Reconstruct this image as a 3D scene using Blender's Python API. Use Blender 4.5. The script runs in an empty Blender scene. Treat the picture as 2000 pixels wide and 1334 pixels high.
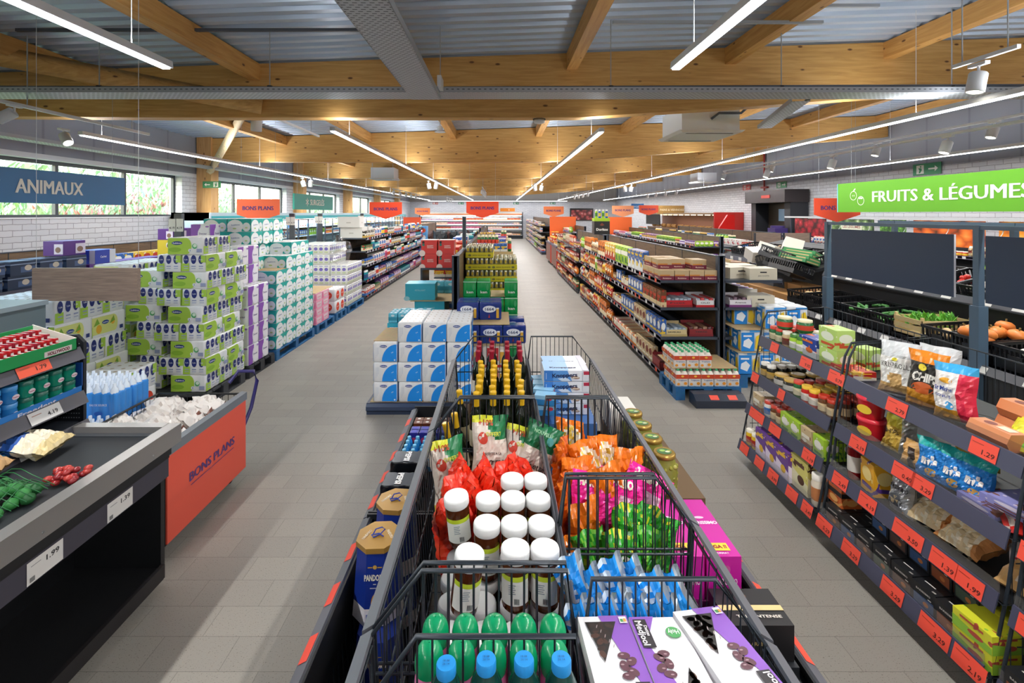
import bpy, math, random
from mathutils import Matrix, Vector
random.seed(7)
PI = math.pi
SC = bpy.context.scene
COL = SC.collection
F = 945.0
# ---------------------------------------------------------------- camera
cam = bpy.data.cameras.new('camera'); CAM = bpy.data.objects.new('camera', cam); COL.objects.link(CAM)
CAM.location = (0, 0, 2.0); CAM.rotation_euler = (PI/2, 0, 0)
cam.sensor_width = 36; cam.lens = F/2000*36; cam.shift_x = 0.0115; cam.shift_y = -0.125
cam.clip_start = 0.05; cam.clip_end = 200
SC.camera = CAM
# ---------------------------------------------------------------- world, exposure
wd = bpy.data.worlds.new('world'); SC.world = wd; wd.use_nodes = True
nt = wd.node_tree; bg = nt.nodes['Background']
sky = nt.nodes.new('ShaderNodeTexSky'); sky.sky_type = 'NISHITA'; sky.sun_disc = False
sky.sun_elevation = math.radians(35); sky.sun_rotation = math.radians(200); sky.air_density = 1.4; sky.dust_density = 3.0; sky.ozone_density = 2.0
nt.links.new(sky.outputs[0], bg.inputs[0]); bg.inputs[1].default_value = 1.6
SC.view_settings.view_transform = 'Standard'; SC.view_settings.look = 'None'
SC.view_settings.exposure = 0.12; SC.view_settings.gamma = 1; SC.view_settings.use_curve_mapping = False
cy = SC.cycles
cy.max_bounces = 7; cy.diffuse_bounces = 4; cy.glossy_bounces = 3; cy.transmission_bounces = 5; cy.transparent_max_bounces = 12
cy.sample_clamp_indirect = 4.0; cy.caustics_reflective = False; cy.caustics_refractive = False
cy.use_denoising = True
UP_FILL = 0.48          # relative strength of the added fill lamps that brighten the ceiling
LED_W = 15.0       # watts per metre of the linear luminaires
LED_E = 9.0        # emission of their diffusers

def lin(h):
    h = h.lstrip('#'); r = []
    for i in (0, 2, 4):
        c = int(h[i:i+2], 16)/255
        r.append(c/12.92 if c <= 0.04045 else ((c+0.055)/1.055)**2.4)
    return (r[0], r[1], r[2], 1)
MATS = {}
def M(h, rough=0.5, metal=0.0, emit=0.0, var=0.0, spec=0.5):
    """plain painted / printed / plastic surface with a faint procedural mottling"""
    k = (h, rough, metal, emit, var)
    if k in MATS: return MATS[k]
    m = bpy.data.materials.new('surface_'+h.strip('#')); m.use_nodes = True
    t = m.node_tree; b = t.nodes['Principled BSDF']; c = lin(h)
    b.inputs['Roughness'].default_value = rough; b.inputs['Metallic'].default_value = metal
    b.inputs['Specular IOR Level'].default_value = spec
    b.inputs['Base Color'].default_value = c
    if var:
        tc = t.nodes.new('ShaderNodeTexCoord'); n = t.nodes.new('ShaderNodeTexNoise'); n.inputs['Scale'].default_value = 25
        mx = t.nodes.new('ShaderNodeMix'); mx.data_type = 'RGBA'; mx.blend_type = 'MULTIPLY'; mx.inputs[0].default_value = var
        mx.inputs[6].default_value = c
        t.links.new(tc.outputs['Object'], n.inputs['Vector']); t.links.new(n.outputs['Color'], mx.inputs[7]); t.links.new(mx.outputs[2], b.inputs['Base Color'])
    if emit:
        b.inputs['Emission Color'].default_value = c; b.inputs['Emission Strength'].default_value = emit
    MATS[k] = m; return m
def newmat(name):
    m = bpy.data.materials.new(name); m.use_nodes = True
    return m, m.node_tree, m.node_tree.nodes['Principled BSDF']
def ramp(t, fac, stops):
    r = t.nodes.new('ShaderNodeValToRGB'); e = r.color_ramp.elements
    while len(e) < len(stops): e.new(0.5)
    for i, (p, c) in enumerate(stops): e[i].position = p; e[i].color = lin(c)
    t.links.new(fac, r.inputs[0]); return r.outputs[0]
def coords(t, order, scale=(1, 1, 1)):
    """object coordinates with axes reordered, e.g. 'yz0'"""
    tc = t.nodes.new('ShaderNodeTexCoord'); s = t.nodes.new('ShaderNodeSeparateXYZ'); c = t.nodes.new('ShaderNodeCombineXYZ')
    t.links.new(tc.outputs['Object'], s.inputs[0])
    for i, ch in enumerate(order):
        if ch in 'xyz':
            m = t.nodes.new('ShaderNodeMath'); m.operation = 'MULTIPLY'; m.inputs[1].default_value = scale[i]
            t.links.new(s.outputs['xyz'.index(ch)], m.inputs[0]); t.links.new(m.outputs[0], c.inputs[i])
    return c.outputs[0]
def bump(t, b, h, strength=0.3, dist=0.01):
    n = t.nodes.new('ShaderNodeBump'); n.inputs['Strength'].default_value = strength; n.inputs['Distance'].default_value = dist
    t.links.new(h, n.inputs['Height']); t.links.new(n.outputs[0], b.inputs['Normal'])
def wood_mat(name, order, c1, c2, c3, rough=0.6, knots=True, sc=1.0):
    """grain runs along the first axis of order"""
    m, t, b = newmat(name); v = coords(t, order, (0.5*sc, 7*sc, 7*sc))
    n = t.nodes.new('ShaderNodeTexNoise'); n.inputs['Scale'].default_value = 4; n.inputs['Detail'].default_value = 6; n.inputs['Distortion'].default_value = 0.6
    t.links.new(v, n.inputs['Vector']); col = ramp(t, n.outputs['Fac'], [(0.3, c1), (0.5, c2), (0.7, c3)])
    if knots:
        v2 = coords(t, order, (1.6, 3.6, 3.6)); vo = t.nodes.new('ShaderNodeTexVoronoi'); vo.inputs['Scale'].default_value = 2.0; vo.inputs['Randomness'].default_value = 1
        t.links.new(v2, vo.inputs['Vector'])
        r = t.nodes.new('ShaderNodeValToRGB'); r.color_ramp.elements[0].position = 0.07; r.color_ramp.elements[1].position = 0.13
        t.links.new(vo.outputs['Distance'], r.inputs[0])
        mx = t.nodes.new('ShaderNodeMix'); mx.data_type = 'RGBA'; t.links.new(r.outputs[0], mx.inputs[0]); mx.inputs[6].default_value = lin('#6b4322')
        t.links.new(col, mx.inputs[7]); col = mx.outputs[2]
    t.links.new(col, b.inputs['Base Color']); b.inputs['Roughness'].default_value = rough
    return m
WOODX = wood_mat('glulam_across', 'xyz', '#c4924f', '#d4a25c', '#deb06c')
WOODY = wood_mat('glulam_along', 'yxz', '#bd8746', '#cc9752', '#d7a461')
WOODZ = wood_mat('glulam_upright', 'zxy', '#c4935a', '#d4a368', '#dcb079')
WOODP = wood_mat('pale_timber', 'zxy', '#d8bd90', '#e2caa0', '#e8d2aa')
LAM = wood_mat('walnut_laminate_y', 'yxz', '#51402f', '#66503a', '#735c44', 0.5, False, 2.0)
LAMX = wood_mat('grey_oak_laminate', 'xyz', '#7a6a60', '#8a776b', '#988577', 0.5, False, 3.0)
def floor_mat():
    m, t, b = newmat('stone_tile'); v = coords(t, 'xy0')
    br = t.nodes.new('ShaderNodeTexBrick'); br.offset = 0.5; br.inputs['Scale'].default_value = 1
    br.inputs['Brick Width'].default_value = 0.352; br.inputs['Row Height'].default_value = 0.176; br.inputs['Mortar Size'].default_value = 0.0016
    br.inputs['Color1'].default_value = lin('#948f87'); br.inputs['Color2'].default_value = lin('#9c978e'); br.inputs['Mortar'].default_value = lin('#77736d')
    br.inputs['Mortar Smooth'].default_value = 0.3
    t.links.new(v, br.inputs['Vector'])
    n = t.nodes.new('ShaderNodeTexNoise'); n.inputs['Scale'].default_value = 170; n.inputs['Detail'].default_value = 2
    t.links.new(v, n.inputs['Vector']); sp = ramp(t, n.outputs['Fac'], [(0.0, '#ffffff'), (0.62, '#ffffff'), (0.70, '#b0aaa4')])
    mx = t.nodes.new('ShaderNodeMix'); mx.data_type = 'RGBA'; mx.blend_type = 'MULTIPLY'; mx.inputs[0].default_value = 1
    t.links.new(br.outputs['Color'], mx.inputs[6]); t.links.new(sp, mx.inputs[7]); t.links.new(mx.outputs[2], b.inputs['Base Color'])
    b.inputs['Roughness'].default_value = 0.46; b.inputs['Specular IOR Level'].default_value = 0.4
    bump(t, b, br.outputs['Fac'], -0.15, 0.002)
    return m
def brick_mat(order):
    m, t, b = newmat('white_brick'); v = coords(t, order)
    br = t.nodes.new('ShaderNodeTexBrick'); br.offset = 0.5; br.inputs['Scale'].default_value = 1
    br.inputs['Brick Width'].default_value = 0.30; br.inputs['Row Height'].default_value = 0.092; br.inputs['Mortar Size'].default_value = 0.007
    br.inputs['Color1'].default_value = lin('#c6c8cf'); br.inputs['Color2'].default_value = lin('#d2d3d9'); br.inputs['Mortar'].default_value = lin('#94939a'); br.inputs['Mortar Smooth'].default_value = 0.5
    n = t.nodes.new('ShaderNodeTexNoise'); n.inputs['Scale'].default_value = 9; t.links.new(v, n.inputs['Vector'])
    ad = t.nodes.new('ShaderNodeMix'); ad.data_type = 'RGBA'; ad.blend_type = 'ADD'; ad.inputs[0].default_value = 0.02
    t.links.new(v, ad.inputs[6]); t.links.new(n.outputs['Color'], ad.inputs[7]); t.links.new(ad.outputs[2], br.inputs['Vector'])
    t.links.new(br.outputs['Color'], b.inputs['Base Color']); b.inputs['Roughness'].default_value = 0.8
    bump(t, b, br.outputs['Fac'], -0.6, 0.012)
    return m
def clad_mat():
    m, t, b = newmat('grey_cladding'); v = coords(t, 'y00'); w = t.nodes.new('ShaderNodeTexWave'); w.inputs['Scale'].default_value = 0.32
    t.links.new(v, w.inputs['Vector']); t.links.new(ramp(t, w.outputs['Fac'], [(0.0, '#7f828c'), (0.01, '#92959f'), (1, '#969aa4')]), b.inputs['Base Color']); b.inputs['Roughness'].default_value = 0.5
    return m
FLOORM = floor_mat(); BRICKY = brick_mat('yz0'); BRICKX = brick_mat('xz0'); CLAD = clad_mat()
def perf_mat():
    """galvanised sheet with rows of punched slots"""
    m, t, b = newmat('punched_steel'); v = coords(t, 'xy0')
    br = t.nodes.new('ShaderNodeTexBrick'); br.offset = 0.5; br.inputs['Scale'].default_value = 1
    br.inputs['Brick Width'].default_value = 0.05; br.inputs['Row Height'].default_value = 0.03; br.inputs['Mortar Size'].default_value = 0.011; br.inputs['Mortar Smooth'].default_value = 0.0
    t.links.new(v, br.inputs['Vector'])
    br.inputs['Color1'].default_value = lin('#24272b'); br.inputs['Color2'].default_value = lin('#24272b'); br.inputs['Mortar'].default_value = lin('#b9bdc2')
    t.links.new(br.outputs['Color'], b.inputs['Base Color']); b.inputs['Roughness'].default_value = 0.45; b.inputs['Metallic'].default_value = 0.3
    return m
PERF = perf_mat()
def clear_mat(name, tint=(0.95, 0.97, 0.97, 1), gloss=0.12, rough=0.03):
    m = bpy.data.materials.new(name); m.use_nodes = True; t = m.node_tree; t.nodes.clear()
    o = t.nodes.new('ShaderNodeOutputMaterial'); a = t.nodes.new('ShaderNodeBsdfTransparent'); g = t.nodes.new('ShaderNodeBsdfGlossy'); x = t.nodes.new('ShaderNodeMixShader')
    a.inputs[0].default_value = tint; g.inputs['Roughness'].default_value = rough; x.inputs[0].default_value = gloss
    t.links.new(a.outputs[0], x.inputs[1]); t.links.new(g.outputs[0], x.inputs[2]); t.links.new(x.outputs[0], o.inputs[0]); return m
def MP(c1, c2, c3, rough=.4):
    """busy printed packaging: patches of two more colours on the ground colour"""
    k = ('p', c1, c2, c3)
    if k in MATS: return MATS[k]
    m, t, b = newmat('printed_pack'); tc = t.nodes.new('ShaderNodeTexCoord'); n = t.nodes.new('ShaderNodeTexNoise'); n.inputs['Scale'].default_value = 13; n.inputs['Detail'].default_value = 1.5; n.inputs['Distortion'].default_value = .8
    v = t.nodes.new('ShaderNodeTexVoronoi'); v.inputs['Scale'].default_value = 24; t.links.new(tc.outputs['Object'], n.inputs['Vector']); t.links.new(tc.outputs['Object'], v.inputs['Vector'])
    a = ramp(t, n.outputs['Fac'], [(0.0, c1), (.58, c1), (.60, c3), (.68, c3), (.70, c2)]); a.node.color_ramp.interpolation = 'CONSTANT'
    mx = t.nodes.new('ShaderNodeMix'); mx.data_type = 'RGBA'; r = t.nodes.new('ShaderNodeMath'); r.operation = 'LESS_THAN'; r.inputs[1].default_value = .16
    t.links.new(v.outputs['Distance'], r.inputs[0]); t.links.new(r.outputs[0], mx.inputs[0]); t.links.new(a, mx.inputs[6]); mx.inputs[7].default_value = lin(c2); t.links.new(mx.outputs[2], b.inputs['Base Color'])
    b.inputs['Roughness'].default_value = rough; MATS[k] = m; return m
GLASS = clear_mat('window_glass', (0.86, 0.93, 0.95, 1), 0.07)
FILM = clear_mat('clear_film', (0.97, 0.97, 0.98, 1), 0.16, 0.15)
def photo_mat(name, stops, scale, dist='F1', rough=0.35, order='yz0'):
    m, t, b = newmat(name); v = coords(t, order); vo = t.nodes.new('ShaderNodeTexVoronoi'); vo.inputs['Scale'].default_value = scale; vo.feature = dist
    n = t.nodes.new('ShaderNodeTexNoise'); n.inputs['Scale'].default_value = scale*1.3
    ad = t.nodes.new('ShaderNodeMix'); ad.data_type = 'RGBA'; ad.blend_type = 'ADD'; ad.inputs[0].default_value = 0.12
    t.links.new(v, ad.inputs[6]); t.links.new(n.outputs['Color'], ad.inputs[7]); t.links.new(ad.outputs[2], vo.inputs['Vector'])
    t.links.new(ramp(t, vo.outputs['Distance'], stops), b.inputs['Base Color']); b.inputs['Roughness'].default_value = rough
    return m

# ---------------------------------------------------------------- mesh builder
TXT = {}
def text_mesh(s, bold=0.02):
    k = (s, bold)
    if k not in TXT:
        c = bpy.data.curves.new('lettering', 'FONT'); c.body = s; c.offset = bold; c.resolution_u = 2; c.align_x = 'LEFT'
        o = bpy.data.objects.new('lettering', c); COL.objects.link(o)
        dg = bpy.context.evaluated_depsgraph_get(); me = bpy.data.meshes.new_from_object(o.evaluated_get(dg))
        vs = [v.co.copy() for v in me.vertices]; fs = [tuple(p.vertices) for p in me.polygons]
        bpy.data.objects.remove(o); bpy.data.curves.remove(c); bpy.data.meshes.remove(me)
        xs = [v.x for v in vs] or [0, 1]; ys = [v.y for v in vs] or [0, 1]
        TXT[k] = (vs, fs, min(xs), max(xs), min(ys), max(ys))
    return TXT[k]
class MB:
    def __init__(s, T=None): s.v = []; s.f = []; s.m = []; s.sm = []; s.mats = []; s.T = T
    def mi(s, m):
        if isinstance(m, str): m = M(m)
        if m not in s.mats: s.mats.append(m)
        return s.mats.index(m)
    def add(s, vs, fs, m, smooth=False):
        n = len(s.v); i = s.mi(m)
        for v in vs: s.v.append((s.T @ Vector(v)) if s.T else Vector(v))
        for f in fs: s.f.append(tuple(n+a for a in f)); s.m.append(i); s.sm.append(smooth)
        return s
    def box(s, x0, y0, z0, x1, y1, z1, m):
        vs = [(x0,y0,z0),(x1,y0,z0),(x1,y1,z0),(x0,y1,z0),(x0,y0,z1),(x1,y0,z1),(x1,y1,z1),(x0,y1,z1)]
        return s.add(vs, [(0,3,2,1),(4,5,6,7),(0,1,5,4),(1,2,6,5),(2,3,7,6),(3,0,4,7)], m)
    def cbox(s, cx, cy, z0, w, d, h, m): return s.box(cx-w/2, cy-d/2, z0, cx+w/2, cy+d/2, z0+h, m)
    def soft(s, cx, cy, z0, w, d, h, m, r=0.01, n=1, smooth=True, bulge=0.0):
        """rounded box: rings of a rounded rectangle"""
        k = 2 if r < 0.02 else 3
        def ring(ins, z, b=0.0):
            rr = max(r-ins, 0.0005); W = w/2-ins+b; D = d/2-ins+b; pts = []
            for qx, qy, a0 in ((1, 1, 0), (-1, 1, 90), (-1, -1, 180), (1, -1, 270)):
                for i in range(k+1):
                    a = math.radians(a0+90*i/k); pts.append((cx+qx*(W-rr)+rr*math.cos(a), cy+qy*(D-rr)+rr*math.sin(a), z))
            return pts
        rings = [ring(r*0.7, z0), ring(0, z0+r*0.8)]
        if bulge:
            for q in (0.25, 0.5, 0.75): rings.append(ring(0, z0+h*q, bulge*math.sin(PI*q)))
        rings += [ring(0, z0+h-r*0.8), ring(r*0.7, z0+h)]
        N = len(rings[0]); vs = [p for R in rings for p in R]; fs = []
        for i in range(len(rings)-1):
            for j in range(N): fs.append((i*N+j, i*N+(j+1) % N, (i+1)*N+(j+1) % N, (i+1)*N+j))
        s.add(vs, fs, m, smooth); s.add(rings[-1], [tuple(range(N))], m); s.add(rings[0], [tuple(range(N-1, -1, -1))], m)
        return s
    def prism(s, pts, a, b, axis, m):
        """pts: 2D outline; axis 'x' -> pts are (y,z), 'y' -> (x,z), 'z' -> (x,y); extruded from a to b"""
        def P(p, t): return {'x': (t, p[0], p[1]), 'y': (p[0], t, p[1]), 'z': (p[0], p[1], t)}[axis]
        n = len(pts); vs = [P(p, a) for p in pts]+[P(p, b) for p in pts]
        fs = [tuple(range(n)), tuple(range(2*n-1, n-1, -1))]+[(i, i+n, (i+1) % n+n, (i+1) % n) for i in range(n)]
        return s.add(vs, fs, m)
    def lathe(s, prof, m, c=(0, 0, 0), seg=14, smooth=True, capt=True, capb=False):
        vs = []; fs = []; n = len(prof)
        for (r, z) in prof:
            for j in range(seg): a = 2*PI*j/seg; vs.append((c[0]+r*math.cos(a), c[1]+r*math.sin(a), c[2]+z))
        for i in range(n-1):
            for j in range(seg): k = (j+1) % seg; fs.append((i*seg+j, i*seg+k, (i+1)*seg+k, (i+1)*seg+j))
        s.add(vs, fs, m, smooth)
        if capt: s.add(vs[-seg:], [tuple(range(seg))], m)
        if capb: s.add(vs[:seg], [tuple(range(seg-1, -1, -1))], m)
        return s
    def tube(s, pts, r, m, seg=5, closed=False):
        pts = [Vector(p) for p in pts]; vs = []; fs = []; n = len(pts)
        for i, p in enumerate(pts):
            a = pts[i-1] if (i or closed) else p; b = pts[(i+1) % n] if (i < n-1 or closed) else p
            d = (b-a).normalized(); u = d.orthogonal().normalized() if abs(d.z) < 0.9 else Vector((1, 0, 0)).cross(d).normalized()
            if abs(d.z) < 0.9: u = d.cross(Vector((0, 0, 1))).normalized()
            w = d.cross(u)
            for j in range(seg): t = 2*PI*j/seg; vs.append(p+u*(r*math.cos(t))+w*(r*math.sin(t)))
        for i in range(n if closed else n-1):
            for j in range(seg): k = (j+1) % seg; q = (i+1) % n; fs.append((i*seg+j, i*seg+k, q*seg+k, q*seg+j))
        s.add(vs, fs, m, True)
        if not closed: s.add(vs[:seg], [tuple(range(seg-1, -1, -1))], m); s.add(vs[-seg:], [tuple(range(seg))], m)
        return s
    def poly(s, pts, m): return s.add(pts, [tuple(range(len(pts)))], m)
    def face(s, o, ux, uy): return Face(s, Vector(o), Vector(ux), Vector(uy))
    # faces of a box centred at cx,cy with given size; u to the right, v up, as seen by somebody in front
    def front(s, cx=0, y=0, z=0): return Face(s, Vector((cx, y, z)), Vector((1, 0, 0)), Vector((0, 0, 1)))
    def back(s, cx=0, y=0, z=0): return Face(s, Vector((cx, y, z)), Vector((-1, 0, 0)), Vector((0, 0, 1)))
    def left(s, x=0, cy=0, z=0): return Face(s, Vector((x, cy, z)), Vector((0, -1, 0)), Vector((0, 0, 1)))
    def right(s, x=0, cy=0, z=0): return Face(s, Vector((x, cy, z)), Vector((0, 1, 0)), Vector((0, 0, 1)))
    def top(s, cx=0, cy=0, z=0): return Face(s, Vector((cx, cy, z)), Vector((1, 0, 0)), Vector((0, 1, 0)))
    def mesh(s, name='mesh'):
        me = bpy.data.meshes.new(name); me.from_pydata([tuple(v) for v in s.v], [], s.f)
        for m in s.mats: me.materials.append(m)
        me.polygons.foreach_set('material_index', s.m); me.polygons.foreach_set('use_smooth', s.sm); me.update()
        return me
class Face:
    """printing on a flat face"""
    def __init__(s, mb, o, ux, uy): s.b = mb; s.o = o; s.ux = ux; s.uy = uy; s.n = ux.cross(uy).normalized(); s.e = 0.0008
    def P(s, u, v): return s.o+s.ux*u+s.uy*v+s.n*s.e
    def up(s): s.e += 0.0006; return s
    def rect(s, u0, v0, u1, v1, m): s.up(); s.b.poly([s.P(u0, v0), s.P(u1, v0), s.P(u1, v1), s.P(u0, v1)], m); return s
    def poly(s, pts, m): s.up(); s.b.poly([s.P(*p) for p in pts], m); return s
    def ell(s, u, v, a, b, m, n=16, rot=0):
        s.up(); s.b.poly([s.P(u+a*math.cos(2*PI*i/n)*math.cos(rot)-b*math.sin(2*PI*i/n)*math.sin(rot), v+a*math.cos(2*PI*i/n)*math.sin(rot)+b*math.sin(2*PI*i/n)*math.cos(rot)) for i in range(n)], m); return s
    def text(s, t, u, v, h, m, w=None, align='c', bold=0.02, rot=0):
        """t centred at u,v with capital height about h and, if given, total width w"""
        s.up(); vs, fs, x0, x1, y0, y1 = text_mesh(t, bold); k = h/0.7; kx = (w/(x1-x0)) if w else k
        off = {'c': (x0+x1)/2, 'l': x0, 'r': x1}[align]; cr, sr = math.cos(rot), math.sin(rot); out = []
        for q in vs:
            a = (q.x-off)*kx; b = (q.y-0.35)*k; out.append(s.P(u+a*cr-b*sr, v+a*sr+b*cr))
        s.b.add(out, fs, m); return s

# ---------------------------------------------------------------- objects
def link(name, data, parent=None, loc=(0, 0, 0), rz=0, rot=None, scale=None):
    o = bpy.data.objects.new(name, data); COL.objects.link(o)
    if parent: o.parent = parent
    o.location = loc; o.rotation_euler = rot if rot else (0, 0, rz)
    if scale: o.scale = scale
    return o
USED = {}
def tag(o, label=None, cat=None, group=None, kind=None):
    if label:
        own = group or o.name; base = label; n = 0
        while USED.get(label, own) != own:
            n += 1; label = base+', '+EXTRA[(n-1) % len(EXTRA)] if n <= len(EXTRA) else base+' again '+str(n)
        USED[label] = own; o['label'] = label
    if cat: o['category'] = cat
    if group: o['group'] = group
    if kind: o['kind'] = kind
    return o
EXTRA = ['next run along', 'further along the run', 'another run further on', 'still further along', 'towards the far end', 'at the far end']
def struct(name, mb, loc=(0, 0, 0)):
    o = link(name, mb.mesh(name), loc=loc); o['kind'] = 'structure'; return o
def one(name, mb, label, cat, group=None, loc=(0, 0, 0), rz=0, rot=None):
    return tag(link(name, mb.mesh(name), None, loc, rz, rot), label, cat, group)
class Kind:
    """a sort of thing: root mesh (or None for an Empty) and a list of parts (name, mesh, [sub-parts], label)"""
    def __init__(s, name, cat, root=None, parts=(), size=(0.1, 0.1, 0.1), desc=''):
        s.name = name; s.cat = cat; s.root = root.mesh(name) if root else None; s.size = size; s.desc = desc
        s.parts = [(n, b.mesh(n), [(q, r.mesh(q)) for q, r in subs], lab) for n, b, subs, lab in parts]
    def put(s, loc, rz=0, label=None, group=None, rot=None, scale=None):
        o = link(s.name, s.root, None, loc, rz, rot, scale)
        for n, me, subs, lab in s.parts:
            p = link(n, me, o)
            if lab: p['label'] = lab
            for q, r in subs: link(q, r, p)
        return tag(o, label, s.cat, group)
def P(n, b, subs=(), lab=None): return (n, b, subs, lab)
# ================================================================ lights of the room
WHITE = M('#e9ebee', 0.4); WHITEP = M('#dfe1e4', 0.35)
LEDM = M('#f6f9ff', 0.5, emit=LED_E)
def linear_light(x, y0, y1, z, label, across=False, group=None, pw=1.0):
    """suspended linear luminaire: white housing, glowing diffuser underneath, droppers to the deck"""
    o = link('linear_light', None, loc=(x, (y0+y1)/2, z)); tag(o, label, 'light', group)
    L = y1-y0; h = MB(); d = MB()
    prof = [(-0.036, 0.0), (-0.03, 0.05), (0.03, 0.05), (0.036, 0.0)]
    if across: h.prism(prof, -L/2, L/2, 'x', WHITE); d.box(-L/2+0.02, -0.026, -0.012, L/2-0.02, 0.026, 0.001, LEDM)
    else: h.prism(prof, -L/2, L/2, 'y', WHITE); d.box(-0.026, -L/2+0.02, -0.012, 0.026, L/2-0.02, 0.001, LEDM)
    link('housing', h.mesh(), o); link('diffuser', d.mesh(), o)
    n = max(1, int(L/4.5))
    for i in range(n+1):
        t = -L/2+0.35+(L-0.7)*i/n; dz = 4.07+0.034*(x+(t if across else 0))-z
        w = MB(); yy = y0+L/2+t
        if not across and abs((yy-0.95+2.75) % 5.5-2.75) < 0.14: t += 0.35
        w.tube([(0, 0, 0.05), (0, 0, dz)], 0.0035, WHITE, 4); link('dropper', w.mesh(), o, (t, 0, 0) if across else (0, t, 0))
    k = max(1, int(L/12)) 
    for i in range(k):
        a = bpy.data.lights.new('tube_light', 'AREA'); a.shape = 'RECTANGLE'; seg = L/k
        a.size = 0.06 if not across else seg; a.size_y = seg if not across else 0.06
        a.energy = LED_W*seg*pw; a.color = (1.0, 0.98, 0.95)
        t = -L/2+seg*(i+0.5)
        lo = bpy.data.objects.new('tube_light', a); COL.objects.link(lo); lo.parent = o; lo.location = (t, 0, -0.02) if across else (0, t, -0.02)
    for i in range(k):   # added fill lamps above the housing, there to brighten the ceiling
        a = bpy.data.lights.new('ceiling_fill', 'AREA'); a.shape = 'RECTANGLE'; seg = L/k; a.size = 0.05 if not across else seg; a.size_y = seg if not across else 0.05
        a.energy = LED_W*UP_FILL*seg*pw; a.color = (0.92, 0.96, 1.0); t = -L/2+seg*(i+0.5)
        lo = bpy.data.objects.new('ceiling_fill', a); COL.objects.link(lo); lo.parent = o; lo.location = (t, 0, 0.055) if across else (0, t, 0.055); lo.rotation_euler = (PI, 0, 0)
    return o
ZL = 3.05
linear_light(-2.40, -4.3, 3.50, ZL, 'bright linear ceiling light over the checkout, ending near the animal food sign')
linear_light(1.27, -4.3, 3.52, ZL, 'short bright linear ceiling light ending before the perforated cable tray')
linear_light(-2.13, 6.13, 38.0, ZL, 'long linear ceiling light over the aisle of household paper packs')
linear_light(1.30, 6.20, 38.0, ZL, 'long linear ceiling light over the aisle beside the beer pallets')
linear_light(-5.60, 6.45, 38.4, ZL, 'long linear ceiling light nearest the windows')
linear_light(4.55, -4.3, 38.0, ZL, 'longest linear ceiling light, running past the green fruit and vegetable sign')
linear_light(8.10, 0.5, 38.0, ZL, 'long linear ceiling light beside the brick wall of the produce corner')
linear_light(-0.2, -5.6, 5.6, 3.0, 'linear ceiling light running across in front of the rear fridge wall', True, None, 0.25)
bpy.context.scene.objects['linear_light.007'].location.y = 38.9
# ================================================================ floor, walls, deck
fl = MB(); fl.box(-7.4, -4.5, -0.1, 9.5, 39.6, 0, FLOORM); struct('floor', fl)
def ztop(x): return 4.09+0.034*x
b = MB(); y = -4.5; DECK = M('#bccadc', 0.36, 0.3)
while y < 39.6:   # trapezoidal steel deck, ribs run across the hall
    p = [(y, 0.0), (y+0.02, 0.04), (y+0.10, 0.04), (y+0.12, 0.0), (y+0.2, 0.0)]
    for (ya, za), (yb, zb) in zip(p, p[1:]):
        b.poly([(-7.5, ya, ztop(-7.5)+za), (-7.5, yb, ztop(-7.5)+zb), (9.6, yb, ztop(9.6)+zb), (9.6, ya, ztop(9.6)+za)], DECK)
    y += 0.2
b.poly([(-7.5, -4.5, ztop(-7.5)+0.12), (9.6, -4.5, ztop(9.6)+0.12), (9.6, 39.7, ztop(9.6)+0.12), (-7.5, 39.7, ztop(-7.5)+0.12)], DECK)
struct('ceiling', b)
# left wall with window openings
GREYW = M('#e8e8ea', 0.6)
BAYS = [(1.25, 5.75), (6.75, 11.25), (12.25, 16.75), (17.75, 22.25), (23.25, 27.75), (28.75, 33.25)]
b = MB(); b.box(-7.7, -4.5, 0, -7.4, 39.6, 1.92, BRICKY)
ys = [-4.5]+[q for w in BAYS for q in w]+[39.6]
for a, c in zip(ys[::2], ys[1::2]): b.box(-7.7, a, 1.92, -7.4, c, 2.88, BRICKY)
b.box(-7.7, -4.5, 2.88, -7.4, 39.6, 2.96, GREYW); b.box(-7.7, -4.5, 2.96, -7.42, 39.6, ztop(-7.5)+0.05, CLAD)
struct('wall_left', b)
b = MB(); b.box(9.5, -4.5, 0, 9.8, 39.6, 3.04, BRICKY); b.box(9.52, -4.5, 3.04, 9.8, 39.6, ztop(9.6)+0.05, CLAD); struct('wall_right', b)
b = MB(); b.box(-7.7, 39.6, 0, 9.8, 39.9, 2.95, BRICKX); b.box(-7.7, 39.6, 2.95, 9.8, 39.9, 4.6, M('#a7a19a', 0.6)); struct('wall_back', b)
b = MB(); b.box(-7.7, -4.8, 0, 9.8, -4.5, 4.6, M('#d5d3cf', 0.7)); struct('wall_rear', b)
FR = M('#2c3138', 0.4)
for i, (a, c) in enumerate(BAYS):
    f = MB(); X0, X1 = -7.62, -7.56
    f.box(X0, a, 1.92, X1, c, 1.98, FR); f.box(X0, a, 2.82, X1, c, 2.88, FR)
    for q in (a, a+(c-a)/3-0.03, a+2*(c-a)/3-0.03, c-0.06): f.box(X0, q, 1.98, X1, q+0.06, 2.82, FR)
    w = struct('window_%d' % (i+1), f)
    for k in range(3):
        g = MB(); g.box(-7.595, a+0.03+k*(c-a)/3, 1.97, -7.588, a+(k+1)*(c-a)/3, 2.83, GLASS); link('pane', g.mesh(), w)
    g = MB(); g.box(-7.56, a, 1.915, -7.385, c, 1.935, GREYW); link('window_sill', g.mesh(), w)
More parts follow.
